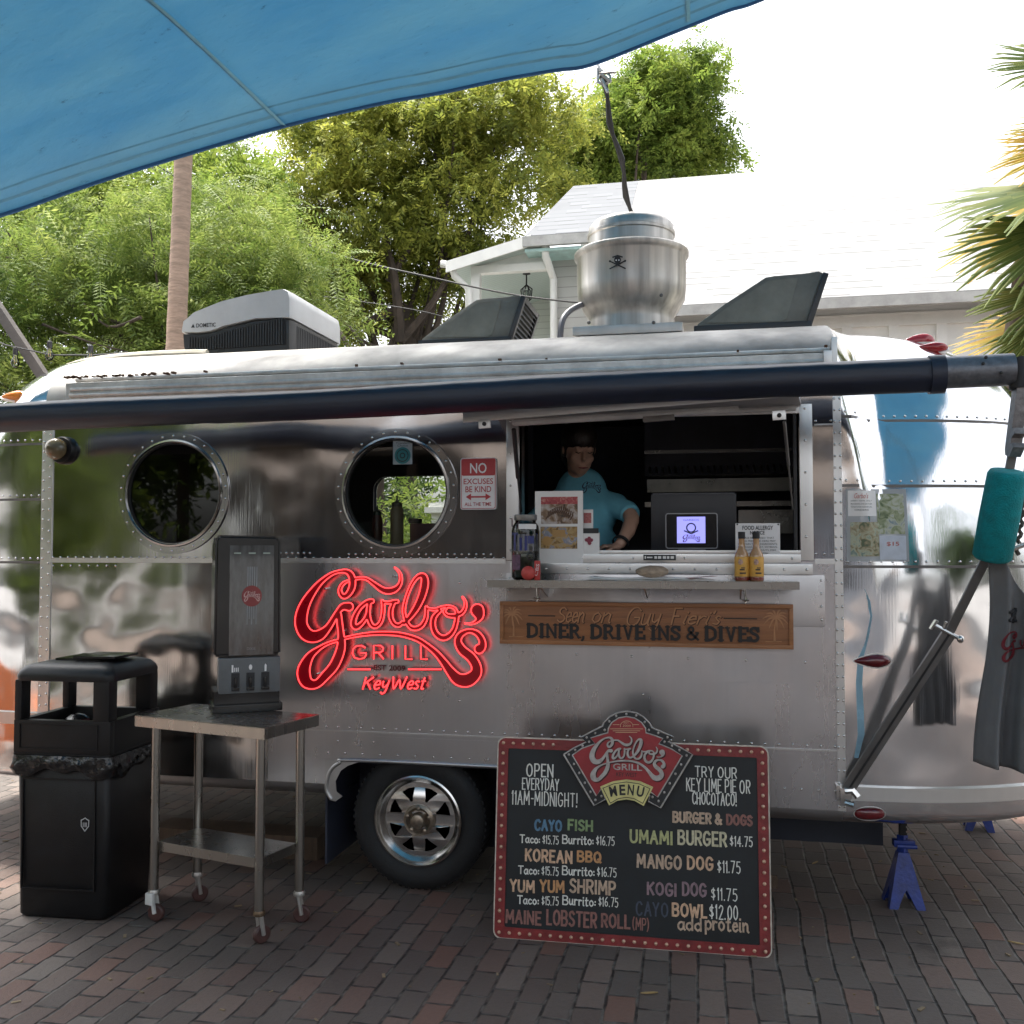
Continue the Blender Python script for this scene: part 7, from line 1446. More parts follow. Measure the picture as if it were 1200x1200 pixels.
# ================================================================ JACK STANDS
def make_jack():
    q=thing('jack_stand','','jack stand',(0,0,0),'blue axle jack stands'); mb=MB(); hb=.085; ht=.026; H=.235
    for k in range(4):
        a0=math.pi/4+k*math.pi/2; a1=a0+math.pi/2; c0=(math.cos(a0)*hb*1.3,math.sin(a0)*hb*1.3); c1=(math.cos(a1)*hb*1.3,math.sin(a1)*hb*1.3); e0=(math.cos(a0)*ht*1.3,math.sin(a0)*ht*1.3); e1=(math.cos(a1)*ht*1.3,math.sin(a1)*ht*1.3)
        def mix(t_,s): x0=c0[0]+(c1[0]-c0[0])*s; y0=c0[1]+(c1[1]-c0[1])*s; x1=e0[0]+(e1[0]-e0[0])*s; y1=e0[1]+(e1[1]-e0[1])*s; return (x0+(x1-x0)*t_,y0+(y1-y0)*t_,H*t_)
        P=[mix(0,0),mix(0,.24),mix(.28,.42),mix(.34,.5),mix(.28,.58),mix(0,.76),mix(0,1),mix(1,1),mix(1,.5),mix(1,0)]
        n=len(P); k0=len(mb.v); inn=[(p[0]*.93,p[1]*.93,p[2]) for p in P]
        mb.add(P+inn,[(0,1,2,9),(2,3,8,9),(3,4,7,8),(4,5,6,7),(n+9,n+2,n+1,n),(n+9,n+8,n+3,n+2),(n+8,n+7,n+4,n+3),(n+7,n+6,n+5,n+4)]+[(i,n+i,n+(i+1)%n,(i+1)%n) for i in range(n)])
    mb.build('pyramid_base',M['blue_jack'],q,smooth=0)
    mb=MB(); mb.tube([(0,0,H-.01),(0,0,H+.075)],.024,4); mb.box((-.042,-.026,H+.025),(.05,.02,H+.055),.004); mb.tube([(-.03,-.03,H+.03),(.055,-.03,H+.03)],.010,8); mb.build('collar',M['blue_jack'],q,smooth=30)
    mb=MB(); mb.box((-.014,-.011,.12),(.014,.011,.46),.002)
    for k in range(9): mb.box((.013,-.008,.22+k*.022),(.019,.008,.232+k*.022))
    mb.box((-.035,-.025,.45),(.035,.025,.465),.004); mb.build('ratchet_post',mat('black steel bar',(.02,.02,.021),.45,.5,.3,20),q); return q
j1=make_jack(); p=atz(1060,1062,0); j1.location=(p.x,p.y+.03,0); j1.rotation_euler=(0,0,R(4)); j1['label']='blue jack stand in full view under the right end of the trailer'
j2=copy_tree(j1); p=atz(1150,974,0); j2.location=(p.x,p.y+.06,0); j2.rotation_euler=(0,0,R(-8)); j2['label']='blue jack stand half hidden under the far side of the trailer'
# timbers under the trailer
mb=MB(); mb.box((-3.0,.35,.0),(-2.05,.55,.12),.006); o=mb.build('timber_beam',M['wood_plain'],None,base=(-2.5,.45,0)); tag(o,'brown timber lying under the trailer behind the steel cart','timber')
# ================================================================ T-SHIRT on a hanger at the right edge
TY=-.36
def sp(px,py): return aty(px,py,TY)
t=thing('display_shirt','charcoal T shirt with a red script logo hanging at the right edge','t-shirt',tuple(sp(1190,660)))
nu,nv=46,40; V=[];f=[]; L0=1152; Rr=1262
rr=np.random.default_rng(5)
for j in range(nv+1):
    v_=j/nv; py=650+v_*246
    for i in range(nu+1):
        u=i/nu; wl=1158-3*v_; wr=Rr+14*v_; px=wl+(wr-wl)*u+(5*math.sin(v_*5.3)-6*v_**2)*(1-u)
        if v_<.16: px=max(px,0)
        ytop=0
        nk=max(0,1-((px-1212)/36.)**2); 
        p=sp(px,py+ (54*nk*(1-v_)**6 if nk>0 else 0)+ (abs(px-1212)/60.)*10*(1-v_)**3 + (12*v_*u if u<.5 else 6*v_))
        fold=.045*math.sin(u*26+.9*math.sin(v_*2.2)+v_*.8)*(.10+v_**.8)+.014*math.sin(u*61+v_*2)*v_
        V.append((p.x,p.y-.05*math.sin(math.pi*u)+fold,p.z))
for j in range(nv):
    for i in range(nu): a=j*(nu+1)+i; f.append((a,a+1,a+nu+2,a+nu+1))
mb=MB(); mb.add(V,f); cl_=mb.build('shirt_body',M['shirt_grey'],t,smooth=180); md=cl_.modifiers.new('th','SOLIDIFY'); md.thickness=.004
_bt=BVHTree.FromPolygons(V,f)
def onshirt(px,py,off=.006):
    d=Vector(ray(px,py)).normalized(); h=_bt.ray_cast(Vector(CAM),d); return (h[0] if h[0] else sp(px,py))-d*off
mb=MB()
for k,s in enumerate(LOGO[:2]+[LOGO[3],LOGO[6],LOGO[9]]):
    q=catmull(s,4); P=[onshirt(1172+(p[0])*.26,738+p[1]*.26,.006+.0004*k) for p in q]
    mb.tube([tuple(p) for p in P],[max(.003,p[2]*.0009) for p in q],5)
mb.build('red_logo_print',mat('dark red print',(.16,.012,.02),.8),t)
mb=MB()
for k in range(14): a=onshirt(1183+rr.uniform(0,8),712+rr.uniform(0,16)); b_=onshirt(1184+rr.uniform(0,8),714+rr.uniform(0,16)); mb.tube([tuple(a),tuple(b_)],.006,5)
mb.build('rooster_print',M['ink'],t)
hg=sp(1212,640); mb=MB(); P=[(hg.x-.12,TY-.02,hg.z-.03),(hg.x-.07,TY-.02,hg.z-.005),(hg.x,TY-.02,hg.z+.02),(hg.x+.08,TY-.02,hg.z-.005),(hg.x+.16,TY-.02,hg.z-.04)]; mb.tube(P,.010,8); mb.tube([(hg.x,TY-.02,hg.z+.02),(hg.x,TY-.02,hg.z+.06),(hg.x+.02,TY-.02,hg.z+.085),(hg.x,TY-.02,hg.z+.10)],.003,6); o=mb.build('hanger',M['galv'],None,base=P[2]); tag(o,'grey plastic clothes hanger holding the charcoal shirt','hanger')
mb=MB(); a=sp(1192,650); b_=sp(1203,560); P=[]
for k in range(30): s=k/29; q=a.lerp(b_,s); P.append((q.x+.006*math.cos(k*1.6),q.y+.006*math.sin(k*1.6),q.z))
mb.tube(P,.008,7); mb.tube([P[-1],tuple(sp(1215,420)),tuple(sp(1240,100))],.008,6); o=mb.build('hanging_rope',M['rope'],None,base=P[0]); tag(o,'twisted rope beside the teal foam at the right edge','rope')

# ================================================================ THINGS ON AND BEHIND THE COUNTER
SZ=1.4705; KY=-.16
def jar_at():
    a=aty(599,673,KY); b_=aty(633,673,KY); r_=(b_.x-a.x)/2*.95; c=Vector(((a.x+b_.x)/2,KY,SZ)); h=aty(616,603,KY).z-SZ
    t=thing('tip_jar','glass tip jar covered in stickers on the left end of the shelf','jar',tuple(c)); mb=MB(); mb.lathe([(r_*.85,.001),(r_,.012),(r_,h*.74),(r_*.93,h*.82),(r_*.74,h*.88),(r_*.74,h*.93)],c,n=40); mb.build('glass_body',glass('jar glass',(.50,.52,.50),1.2,.05),t,smooth=50)
    mb=MB(); mb.lathe([(r_*.80,h*.91),(r_*.82,h*.92),(r_*.82,h*.99),(r_*.78,h)],c,n=32); mb.build('jar_lid',mat('dull jar lid',(.25,.25,.24),.4,.6),t)
    mb=MB(); mb.lathe([(r_*.7,.01),(r_*.75,.07),(r_*.4,.10)],c,n=20); mb.build('banknotes',mat('crumpled notes',(.14,.15,.11),.8,0,.6,40),t)
    def wrapd(px0,py0,px1,py1,m_,nm,k=6,o_=.002):
        V=[];f=[]
        for i in range(k+1):
            px=px0+(px1-px0)*i/k; x=aty(px,py0,KY).x-c.x; x=max(-r_*.97,min(r_*.97,x)); y=-math.sqrt(r_*r_-x*x)-o_
            for py in (py0,py1): V.append((c.x+x,c.y+y,aty(616,py,KY-r_*.9).z))
        for i in range(k): f.append((2*i,2*i+2,2*i+3,2*i+1))
        mb=MB(); mb.add(V,f); return mb.build(nm,m_,t,smooth=60)
    blue=mat('blue foil letters',(.02,.03,.16),.35); pur=mat('purple sticker',(.10,.05,.09),.5,0,.5,60)
    wrapd(602,624,610,627,blue,'letter_sticker'); wrapd(604.5,627,607.5,645,blue,'letter_sticker'); wrapd(612,630,615,645,blue,'letter_sticker'); wrapd(618,628,621,645,blue,'letter_sticker'); wrapd(621.5,628,628,637,blue,'letter_sticker',o_=.003)
    wrapd(602,650,613,668,pur,'grape_sticker'); wrapd(599,607,603,617,pur,'grape_sticker'); wrapd(611,614,630,620,M['paper'],'paper_label'); wrapd(600,626,633,646,mat('faded grey lettering sheet',(.16,.16,.18),.5,0,.5,50),'sticker_sheet',o_=.0008)
jar_at()
c=aty(619,665,KY-.11); t=thing('red_key_ring','red ball with a red tag lying against the sticker jar','key ring',(c.x,c.y,SZ)); mb=MB(); mb.ell((c.x,c.y,SZ+.031),(.031,.031,.031),20); mb.build('red_ball',mat('coral red ball',(.50,.06,.05),.55,0,.2,40),t)
a=aty(629,660,KY-.11); mb=MB(); mb.T=frame_m((a.x,a.y+.01,SZ),(1,0,0),(0.12,0,1)); mb.box((-.012,.0,-.006),(.014,.085,.006),.005); tg=mb.build('red_tag',mat('red tag',(.45,.03,.025),.4),t); mb=MB(); put_text(mb,frame_m((a.x,a.y+.01,SZ),(1,0,0),(0.12,0,1))@Matrix.Translation((0,.045,.0068))@Matrix.Rotation(R(80),4,'Z'),'CBS',-.026,.026,-.007,.007); mb.build('tag_lettering',M['sign_white'],tg,smooth=0)
mb=MB(); d=aty(622,652,KY-.10); mb.lathe([(.012,-.004),(.020,0),(.012,.004)],d,(0,1,0),16,False); mb.build('ring',M['ink'],t)
# food photo stand and small cards on the sill behind the jar
def standee(name,label,cat,px0,py0,px1,py1,Y,th=.01,m_='paper',zbase=None):
    a=aty(px0,py1,Y); b_=aty(px1,py0,Y); zb_=zbase if zbase is not None else a.z; t=thing(name,label,cat,((a.x+b_.x)/2,Y,zb_)); mb=MB(); mb.box((a.x,Y,zb_),(b_.x,Y+th,b_.z),.0015); mb.build('backing',M[m_],t,smooth=30)
    return t,frame_m((0,Y-.0012,0),(1,0,0),(0,0,1)),(lambda px,py:(aty(px,py,Y).x,aty(px,py,Y).z))
def quad(F,g,px0,py0,px1,py1,z=0.0):
    a=g(px0,py1); b_=g(px1,py0); mb=MB(); mb.T=F; mb.add([(a[0],a[1],z),(b_[0],a[1],z),(b_[0],b_[1],z),(a[0],b_[1],z)],[(0,1,2,3)]); return mb
t,F,g=standee('food_photo','white stand with two food photographs beside the tip jar','photo display',627,575,683,649,-.02,zbase=1.541)
quad(F,g,634,582,677,614).build('taco_photo',sticker('plated taco print',[(.05,.03,.02),(.22,.13,.07),(.42,.36,.32),(.5,.46,.44)],24),t,smooth=0); quad(F,g,633.5,617,676.5,643).build('dishes_photo',sticker('mixed dishes print',[(.06,.04,.02),(.28,.16,.05),(.45,.30,.12),(.2,.22,.30),(.5,.42,.34)],26),t,smooth=0)
quad(F,g,634,582,677,591,.0006).build('red_strip',sticker('red picnic print',[(.25,.03,.04),(.4,.06,.06),(.5,.25,.2)],60),t,smooth=0)
mb=MB()
for k in range(14): a=g(640+2.2*k,608-7*math.sin(k*.25)); b_=g(643+2.2*k,600-6*math.sin(k*.25)); ribbon(mb,F,[a,((a[0]+b_[0])/2+.004,(a[1]+b_[1])/2),b_],.006,.001+.0002*k)
mb.build('taco_slices',mat('browned food print',(.10,.045,.02),.5),t,smooth=0)
mb=MB(); c=g(641,634); mb.T=F; mb.lathe([(.022,.001),(.0,.0013)],(c[0],c[1],0),(0,0,1),20); c=g(655,624); mb.box((c[0]-.03,c[1]-.02,.001),(c[0]+.03,c[1]+.012,.0015)); mb.build('bun_print',mat('golden bun print',(.45,.26,.09),.5),t,smooth=0)
t,F,g=standee('card_stack','small white card with a red square print behind the food photo','card',682,597,695,617,.02,.006,zbase=1.60)
quad(F,g,684,601,693,613).build('red_print',sticker('red square print',[(.3,.05,.05),(.5,.2,.18)],70),t,smooth=0)
t,F,g=standee('grape_card','pale card with a red berry print beside the food photo','card',683,624,702,648,-.01,.03,'paper',1.541)
quad(F,g,683.5,619,701.5,625).build('dark_band',M['ink'],t,smooth=0); mb=MB(); mb.T=F; c=g(690,634)
for dx,dy in ((0,0),(.012,.004),(-.010,.005),(.002,.012),(.004,-.010)): mb.prism([(c[0]+dx+.009*math.cos(i),c[1]+dy+.009*math.sin(i)) for i in range(6)],Matrix.Translation((0,0,.0005+abs(dx)*.05+abs(dy)*.03)),.0006)
mb.build('berry_print',mat('wine red print',(.25,.03,.06),.5),t,smooth=0)
# pebble on menus
c=aty(765,664,-.17); t=thing('stone_paperweight','pale rounded stone weighing down the paper menus on the shelf','stone',(c.x,-.17,SZ)); bm=bmesh.new(); bmesh.ops.create_icosphere(bm,subdivisions=4,radius=1)
for p in bm.verts: n_=mnoise.noise(p.co*1.6)*.12+mnoise.noise(p.co*5)*.03; p.co=Vector((p.co.x*.072,p.co.y*.045,p.co.z*.026))*(1+n_)+Vector((c.x,-.17,SZ+.038))
mb=MB(); mb.bm(bm); mb.build('pebble',M['stone'],t,smooth=180)
rr=np.random.default_rng(9); t=thing('paper_menus','loose stack of white paper menus under the stone','paper menu',(c.x,-.19,SZ)); a=aty(684,672,-.24); b_=aty(818,674,-.24)
for k in range(3):
    mb=MB(); V=[];f=[]; n=10; sk_=.01*k
    for i in range(n+1):
        x=a.x+sk_+(b_.x-a.x+ .02*k)*i/n; zz_=SZ+.003+.0035*k+(.006*math.sin(i*.9+k) if i in(0,n) else .0015*math.sin(i+k)); V+=[(x,-.245+.01*k,zz_),(x+.01,-.10,zz_+.001)]
    for i in range(n): f.append((2*i,2*i+2,2*i+3,2*i+1))
    mb.add(V,f); s_=mb.build('menu_sheet',M['paper'],t,smooth=60); md=s_.modifiers.new('th','SOLIDIFY'); md.thickness=.0012
d=aty(822,671,-.2); mb=MB(); mb.T=frame_m((d.x,-.2,SZ+.016),(1,.3,.08),(-.3,1,0)); mb.box((-.06,-.04,0),(.06,.04,.001)); mb.build('red_leaflet',sticker('red leaflet',[(.3,.06,.06),(.5,.4,.38)],50),t,smooth=0)
# hot sauce bottles
def make_bottle():
    q=thing('hot_sauce_bottle','','sauce bottle',(0,0,0),'hot sauce bottles on the shelf'); r_=.030; mb=MB(); mb.lathe([(.027,0),(r_,.004),(r_,.098),(.027,.112),(.015,.132),(.0125,.150),(.0125,.174)],(0,0,0),n=28); mb.build('bottle_glass',mat('pale orange sauce glass',(.42,.24,.11),.10,0,.2,30,coat=.6),q,smooth=40)
    mb=MB(); mb.lathe([(.0145,.172),(.0150,.174),(.0150,.198),(.013,.200)],(0,0,0),n=20); mb.build('bottle_cap',M['ink'],q)
    mb=MB(); mb.lathe([(r_+.0004,.020),(r_+.0008,.021),(r_+.0008,.098),(r_+.0004,.099)],(0,0,0),n=28,cap=False); lb=mb.build('bottle_label',mat('yellow orange label',(.62,.33,.06),.45,0,.15,40),q)
    mb=MB(); mb.lathe([(r_+.0003,.003),(r_+.0006,.004),(r_+.0006,.016),(r_+.0003,.017)],(0,0,0),n=28,cap=False); mb.build('sauce_base',mat('dark red sauce',(.16,.02,.01),.15,coat=.5),q)
    mb=MB()
    for (z0,z1,a0,a1) in ((.030,.036,-1.6,-.2),(.044,.050,-1.6,-.5),(.052,.056,-1.3,-.4)):
        V=[];f=[]
        for i in range(9): a=-math.pi/2+.65+(a0+ (a1-a0)*i/8)*.6; V+=[((r_+.0015)*math.cos(a),(r_+.0015)*math.sin(a),z0),((r_+.0015)*math.cos(a),(r_+.0015)*math.sin(a),z1)]
        for i in range(8): f.append((2*i,2*i+2,2*i+3,2*i+1))
        mb.add(V,f)
    mb.build('label_print',M['ink'],lb,smooth=0)
    mb=MB(); mb.ell((-.005,-(r_-.0015),.078),(.011,.004,.013),12); mb.build('label_figure',mat('red white label figure',(.45,.28,.22),.5,0,.6,120),lb); return q
bt=make_bottle()
for i,(px,l) in enumerate(((869.5,'left one of the two yellow labelled hot sauce bottles on the shelf'),(886.5,'right one of the two yellow labelled hot sauce bottles on the shelf'))):
    o=bt if i==0 else copy_tree(bt); p=aty(px,676,-.20); o.location=(p.x,-.20,SZ); o['label']=l; o.scale=(1.0,1.0,1.04); o.rotation_euler=(0,0,.15*i)
# allergy notice
t,F,g=standee('allergy_notice','white FOOD ALLERGY NOTICE plate standing behind the sauce bottles','notice sign',862,613,914,651,-.01,.004,'sign_white',1.541)
mb=MB()
for s,x0,x1,y0,y1 in (('FOOD ALLERGY',870,906,621,616),('NOTICE',879,896,626.5,622)): a=g(x0,y0); b_=g(x1,y1); put_text(mb,F,s,a[0],b_[0],a[1],b_[1],bold=.02,z=.0004)
for i,(s,x0,x1) in enumerate((('PLEASE BE ADVISED THAT',868,907),('FOOD PREPARED HERE MAY',866,909),('CONTAIN THESE INGREDIENTS:',865,911),('MILK, EGGS, WHEAT, SOYBEAN,',865,911),('PEANUTS, TREE NUTS, FISH',867,909),('AND SHELLFISH',877,900))): a=g(x0,631.5+i*3.6); b_=g(x1,629.2+i*3.6); put_text(mb,F,s,a[0],b_[0],a[1],b_[1],z=.0004)
for x,y in ((864,614.5),(912,614.5)): c=g(x,y); mb.T=F; mb.lathe([(.004,.0005),(.003,.0015)],(c[0],c[1],0),(0,0,1),8); mb.T=Matrix.Identity(4)
mb.build('notice_lettering',M['ink'],t,smooth=0)
# payment sticker on the sill
a=aty(754,656.5,-.027); b_=aty(792,650,-.027); t=thing('payment_sticker','black strip sticker with small white card symbols under the window','sticker',tuple(a)); mb=MB(); mb.box((a.x,-.0268,a.z),(b_.x,-.0245,b_.z)); mb.build('strip',M['ink'],t,smooth=0)
mb=MB()
for k,(u0,u1) in enumerate(((.04,.08),(.11,.28),(.34,.42),(.45,.55),(.60,.70),(.73,.80),(.84,.94))): zc_=(a.z+b_.z)/2; mb.box((a.x+(b_.x-a.x)*u0,-.0278,zc_-(.006 if k!=1 else .003)),(a.x+(b_.x-a.x)*u1,-.027,zc_+(.006 if k!=1 else .003)))
mb.build('card_symbols',M['paper'],t,smooth=0)
# tablet and till screen
CZ=1.575
a=aty(780,643,.16); b_=aty(841,601,.16); t=thing('tablet','small tablet with a glowing lilac logo screen on the inner counter','tablet',((a.x+b_.x)/2,.16,CZ)); F=frame_m((0,.16,0),(1,0,0),(0,0,1))
mb=MB(); mb.prism(rrect(a.x,a.z,b_.x,b_.z,.012),F,.004); mb.prism([(a.x+.05,CZ),(b_.x-.05,CZ),(b_.x-.06,a.z+.01),(a.x+.06,a.z+.01)],F@Matrix.Translation((0,0,-.03)),.02); mb.build('tablet_case',mat('grey tablet rim',(.30,.31,.33),.35,.3),t,smooth=30)
mb=MB(); e=.0045; mb.prism(rrect(a.x+e,a.z+e,b_.x-e,b_.z-e,.009),F@Matrix.Translation((0,0,.0042)),.0006); mb.build('tablet_glass',M['black_gloss'],t,smooth=0)
c=aty(793.5,636.5,.16); d=aty(826.5,605.5,.16); mb=MB(); mb.prism([(c.x,c.z),(d.x,c.z),(d.x,d.z),(c.x,d.z)],F@Matrix.Translation((0,0,.005)),.0005); sc2=mb.build('lit_screen',mat('lit lilac screen',(.1,.1,.2),.3,0,.0,5,emit=(.26,.26,.80,.40)),t,smooth=0)
mx,mz=(c.x+d.x)/2,(c.z+d.z)/2; mb=MB(); G7=F@Matrix.Translation((0,0,.0058)); ring=[(mx+.020*math.cos(2*math.pi*i/20),mz+.010+.020*math.sin(2*math.pi*i/20)) for i in range(21)]
for i in range(20): ribbon(mb,G7,[ring[i],ring[i+1]],.006,.00004*i)
ribbon(mb,G7,[(mx-.03,mz-.004),(mx,mz-.018),(mx+.03,mz-.004)],.006,.001); put_text(mb,G7,'GARBOS',mx-.036,mx+.036,mz+.042,mz+.050); mb.build('screen_print',mat('dark screen print',(.03,.03,.08),.5),sc2,smooth=0)
LS=[[(mx+(p[0]-115)*.00036,mz-.038-(p[1]-75)*.00026) for p in l[::2]] for l in LOGO_LOOPS if len(l)>40]; v,f=filled(LS,.0004); mb=MB(); mb.T=G7; mb.add(v,f); mb.build('screen_script',mat('purple screen script',(.10,.01,.10),.5),sc2,smooth=0)
a=aty(763,648,.34); b_=aty(863,578,.34); t=thing('till_monitor','dark back of a till monitor behind the tablet','monitor',((a.x+b_.x)/2,.34,CZ)); mb=MB(); mb.box((a.x,.34,CZ+.03),(b_.x,.365,b_.z),.006); mb.build('monitor_back',mat('dark navy casing',(.012,.014,.022),.4),t); mb=MB(); mb.tube([(a.x+.01,.338,b_.z+.001),(b_.x-.01,.338,b_.z+.001)],.003,6); mb.build('monitor_edge',mat('pale casing edge',(.22,.23,.26),.4),t); mb=MB(); mb.box(((a.x+b_.x)/2-.05,.35,CZ),((a.x+b_.x)/2+.05,.42,CZ+.04),.004); mb.build('monitor_foot',M['ink'],t)
# bottles behind the portholes
def squeeze(label,px,pytop,Y,r_,col,cone,zb_=1.625):
    p=aty(px,640,Y); top=aty(px,pytop,Y).z-zb_; t=thing('squeeze_bottle',label,'squeeze bottle',(p.x,Y,zb_),'bottles behind the right porthole'); mb=MB(); hb=top*(.72 if cone else .66); mb.lathe([(r_*.95,0),(r_,.006),(r_,hb),(r_*.8,hb+.012),(r_*.78,hb+.02)],(p.x,Y,zb_),n=24); mb.build('bottle_body',mat(label[:20]+' body',col,.4),t,smooth=40)
    mb=MB(); mb.lathe([(r_*.85,hb+.018),(r_*.80,hb+.035),(r_*.2,hb+.045),(r_*.12,top)],(p.x,Y,zb_),n=20); mb.build('bottle_nozzle',mat(label[:20]+' nozzle',(.10,.085,.06) if cone else (.01,.03,.02),.4),t,smooth=40)
squeeze('tan squeeze bottle in the middle of the right porthole',465,582,.20,.033,(.22,.17,.11),True); squeeze('dark red sauce bottle with a green nozzle in the right porthole',442,592,.22,.026,(.06,.015,.012),False)
p=aty(492,615,.26); t=thing('food_box','maroon food box in the lower right of the right porthole','box',(p.x,.26,1.625)); mb=MB(); mb.box((p.x-.05,.25,1.625),(p.x+.11,.37,1.735),.008); mb.build('box_body',mat('maroon board',(.06,.008,.012),.5),t); mb=MB(); mb.box((p.x-.055,.245,1.735),(p.x+.0,.30,1.76),.004); put_text(mb,frame_m((p.x-.05,.2435,1.741),(1,0,0),(0,0,1)),'111',0.006,.04,0,.014); mb.build('box_lid',M['ink'],t)
p=aty(424,625,.30); t=thing('dark_pan','dark pan rim at the left of the right porthole','pan',(p.x,.30,1.625)); mb=MB(); mb.lathe([(.08,.0),(.10,.10),(.105,.12),(.095,.115)],(p.x,.30,1.625),n=28); mb.build('pan_body',M['ink'],t)
p=aty(202,640,.16); t=thing('water_bottle','clear plastic water bottle inside the left porthole','bottle',(p.x,.16,1.625)); mb=MB(); mb.lathe([(.030,0),(.032,.01),(.032,.11),(.024,.145),(.013,.165),(.013,.18)],(p.x,.16,1.625),n=24); mb.build('bottle_body',glass('clear bottle plastic',(.75,.8,.8),2.2,.12),t,smooth=40); mb=MB(); mb.lathe([(.015,.178),(.015,.196)],(p.x,.16,1.625),n=16); mb.build('bottle_cap',M['white_plastic'],t)

# ================================================================ PERSON behind the counter
def remesh_obj(name,mb,vox,m_,parent,smooth_it=6):
    me=bpy.data.meshes.new('t'); me.from_pydata(mb.v,[],mb.f); ob=bpy.data.objects.new('t',me); COL.objects.link(ob); r_=ob.modifiers.new('r','REMESH'); r_.mode='VOXEL'; r_.voxel_size=vox; s_=ob.modifiers.new('s','SMOOTH'); s_.iterations=smooth_it; s_.factor=.5
    bpy.context.view_layer.update(); dg=bpy.context.evaluated_depsgraph_get(); m2=bpy.data.meshes.new_from_object(ob.evaluated_get(dg)); bpy.data.objects.remove(ob); bpy.data.meshes.remove(me); m2.name=name; off=Vector(parent['_b']); m2.transform(Matrix.Translation(-off)); return link(name,m2,m_,parent,180)
hc=aty(679,527,.50); fx=hc.x; FY_=.52; floor=.60
t=thing('person','person in an aqua T shirt looking down behind the serving counter','person',(fx,FY_,floor))
mb=MB(); H0=hc.z
rot=Matrix.Rotation(R(22),3,'X')@Matrix.Rotation(R(-0),3,'Y'); face=Matrix.Rotation(R(24),3,'Z')@Matrix.Rotation(R(20),3,'X')
def hp(x,y,z): return Vector((fx,FY_-.02,H0))+face@Vector((x,y,z))
mb.ell(tuple(hp(0,.02,.02)),(.078,.098,.105),20,face); mb.ell(tuple(hp(0,-.025,-.05)),(.062,.065,.075),16,face); mb.ell(tuple(hp(0,-.055,-.095)),(.034,.03,.026),12,face)
mb.tube([tuple(hp(0,-.088,.015)),tuple(hp(0,-.108,-.022)),tuple(hp(0,-.098,-.034))],[.010,.016,.012],8)
for s in (-1,1): mb.ell(tuple(hp(s*.030,-.080,.030)),(.022,.012,.008),10,face); mb.ell(tuple(hp(s*.030,-.078,.012)),(.014,.010,.009),10,face); mb.ell(tuple(hp(s*.080,.01,.0)),(.010,.02,.032),8,face); mb.ell(tuple(hp(s*.04,-.058,-.03)),(.024,.024,.024),10,face)
mb.ell(tuple(hp(0,-.088,-.062)),(.026,.012,.008),10,face); mb.ell(tuple(hp(0,-.086,-.074)),(.022,.012,.007),10,face)
nb=Vector((fx-.01,FY_+.04,H0-.19)); mb.tube([tuple(hp(0,.03,-.05)),tuple(nb),tuple(nb+Vector((0,.02,-.07)))],[.052,.056,.075],14)
SHZ=H0-.235; sl_,sr=Vector((fx-.170,FY_+.05,SHZ-.035)),Vector((fx+.180,FY_+.03,SHZ-.045))
tors=[(fx,FY_+.05,SHZ+.02),(fx,FY_+.05,SHZ-.10),(fx+.005,FY_+.03,SHZ-.25),(fx+.01,FY_+.03,SHZ-.40),(fx+.01,FY_+.05,SHZ-.55)]
for (x,y,z),(a,b_) in zip(tors,((.105,.065),(.155,.10),(.165,.115),(.175,.12),(.18,.125))): mb.ell((x,y,z),(a,b_,.12),18)
for s in (sl_,sr): mb.ell(tuple(s),(.050,.050,.048),14)
hand=aty(712,645,.22); hand.z=CZ+.03; el=aty(741,608,.40); el.z=max(el.z,CZ+.12)
wr=hand+Vector((.055,.03,.022)); mb.tube([tuple(sr),tuple((sr+el)/2+Vector((.02,0,0))),tuple(el)],[.044,.041,.037],12); mb.tube([tuple(el),tuple((el+wr)/2+Vector((.008,0,0))),tuple(wr)],[.038,.036,.026],12)
mb.ell(tuple(wr+(hand-wr)*.55),(.045,.035,.018),12)
for k in range(4):
    b0_=hand+Vector((.012,-.022+.018*k,.012)); ln_=[.058,.068,.064,.05][k]; mb.tube([tuple(wr*.4+hand*.6+Vector((.008,-.018+.014*k,0))),tuple(b0_),tuple(b0_+Vector((-ln_*.5,-.006,.004))),tuple(b0_+Vector((-ln_*.95,-.010,-.020)))],[.011,.0105,.0095,.0075],8)
mb.tube([tuple(wr+(hand-wr)*.4+Vector((0,-.02,0))),tuple(hand+Vector((.02,-.048,.0))),tuple(hand+Vector((-.008,-.062,-.012)))],[.013,.011,.009],8)
el2=Vector((fx-.26,FY_-.0,SHZ-.27)); ha2=Vector((fx-.20,FY_-.20,CZ+.05)); mb.tube([tuple(sl_),tuple((sl_+el2)/2),tuple(el2)],[.056,.050,.042],12); mb.tube([tuple(el2),tuple(ha2)],[.042,.027],12); mb.ell(tuple(ha2+Vector((0,-.05,0))),(.032,.05,.02),12)
for k in range(4): b0_=ha2+Vector((-.026+.017*k,-.09,0)); mb.tube([tuple(ha2+Vector((-.022+.015*k,-.05,0))),tuple(b0_),tuple(b0_+Vector((0,-.045,-.012)))],[.011,.010,.008],8)
mb.tube([tuple(ha2+Vector((.02,-.03,0))),tuple(ha2+Vector((.05,-.06,-.005))),tuple(ha2+Vector((.055,-.085,-.01)))],[.012,.011,.008],8)
for s in (-1,1): hpx=fx+.01+s*.09; mb.tube([(hpx,FY_+.05,SHZ-.60),(hpx+s*.01,FY_+.04,SHZ-.88),(hpx+s*.01,FY_+.06,floor+.05)],[.095,.062,.042],14); mb.ell((hpx+s*.01,FY_-.02,floor+.035),(.045,.12,.035),12)
remesh_obj('body',mb,.0075,M['skin'],t,4)
mb=MB()
for (x,y,z),(a,b_) in zip(tors,((.135,.085),(.185,.125),(.19,.14),(.20,.145),(.205,.148))): mb.ell((x,y,z),(a,b_,.135),20)
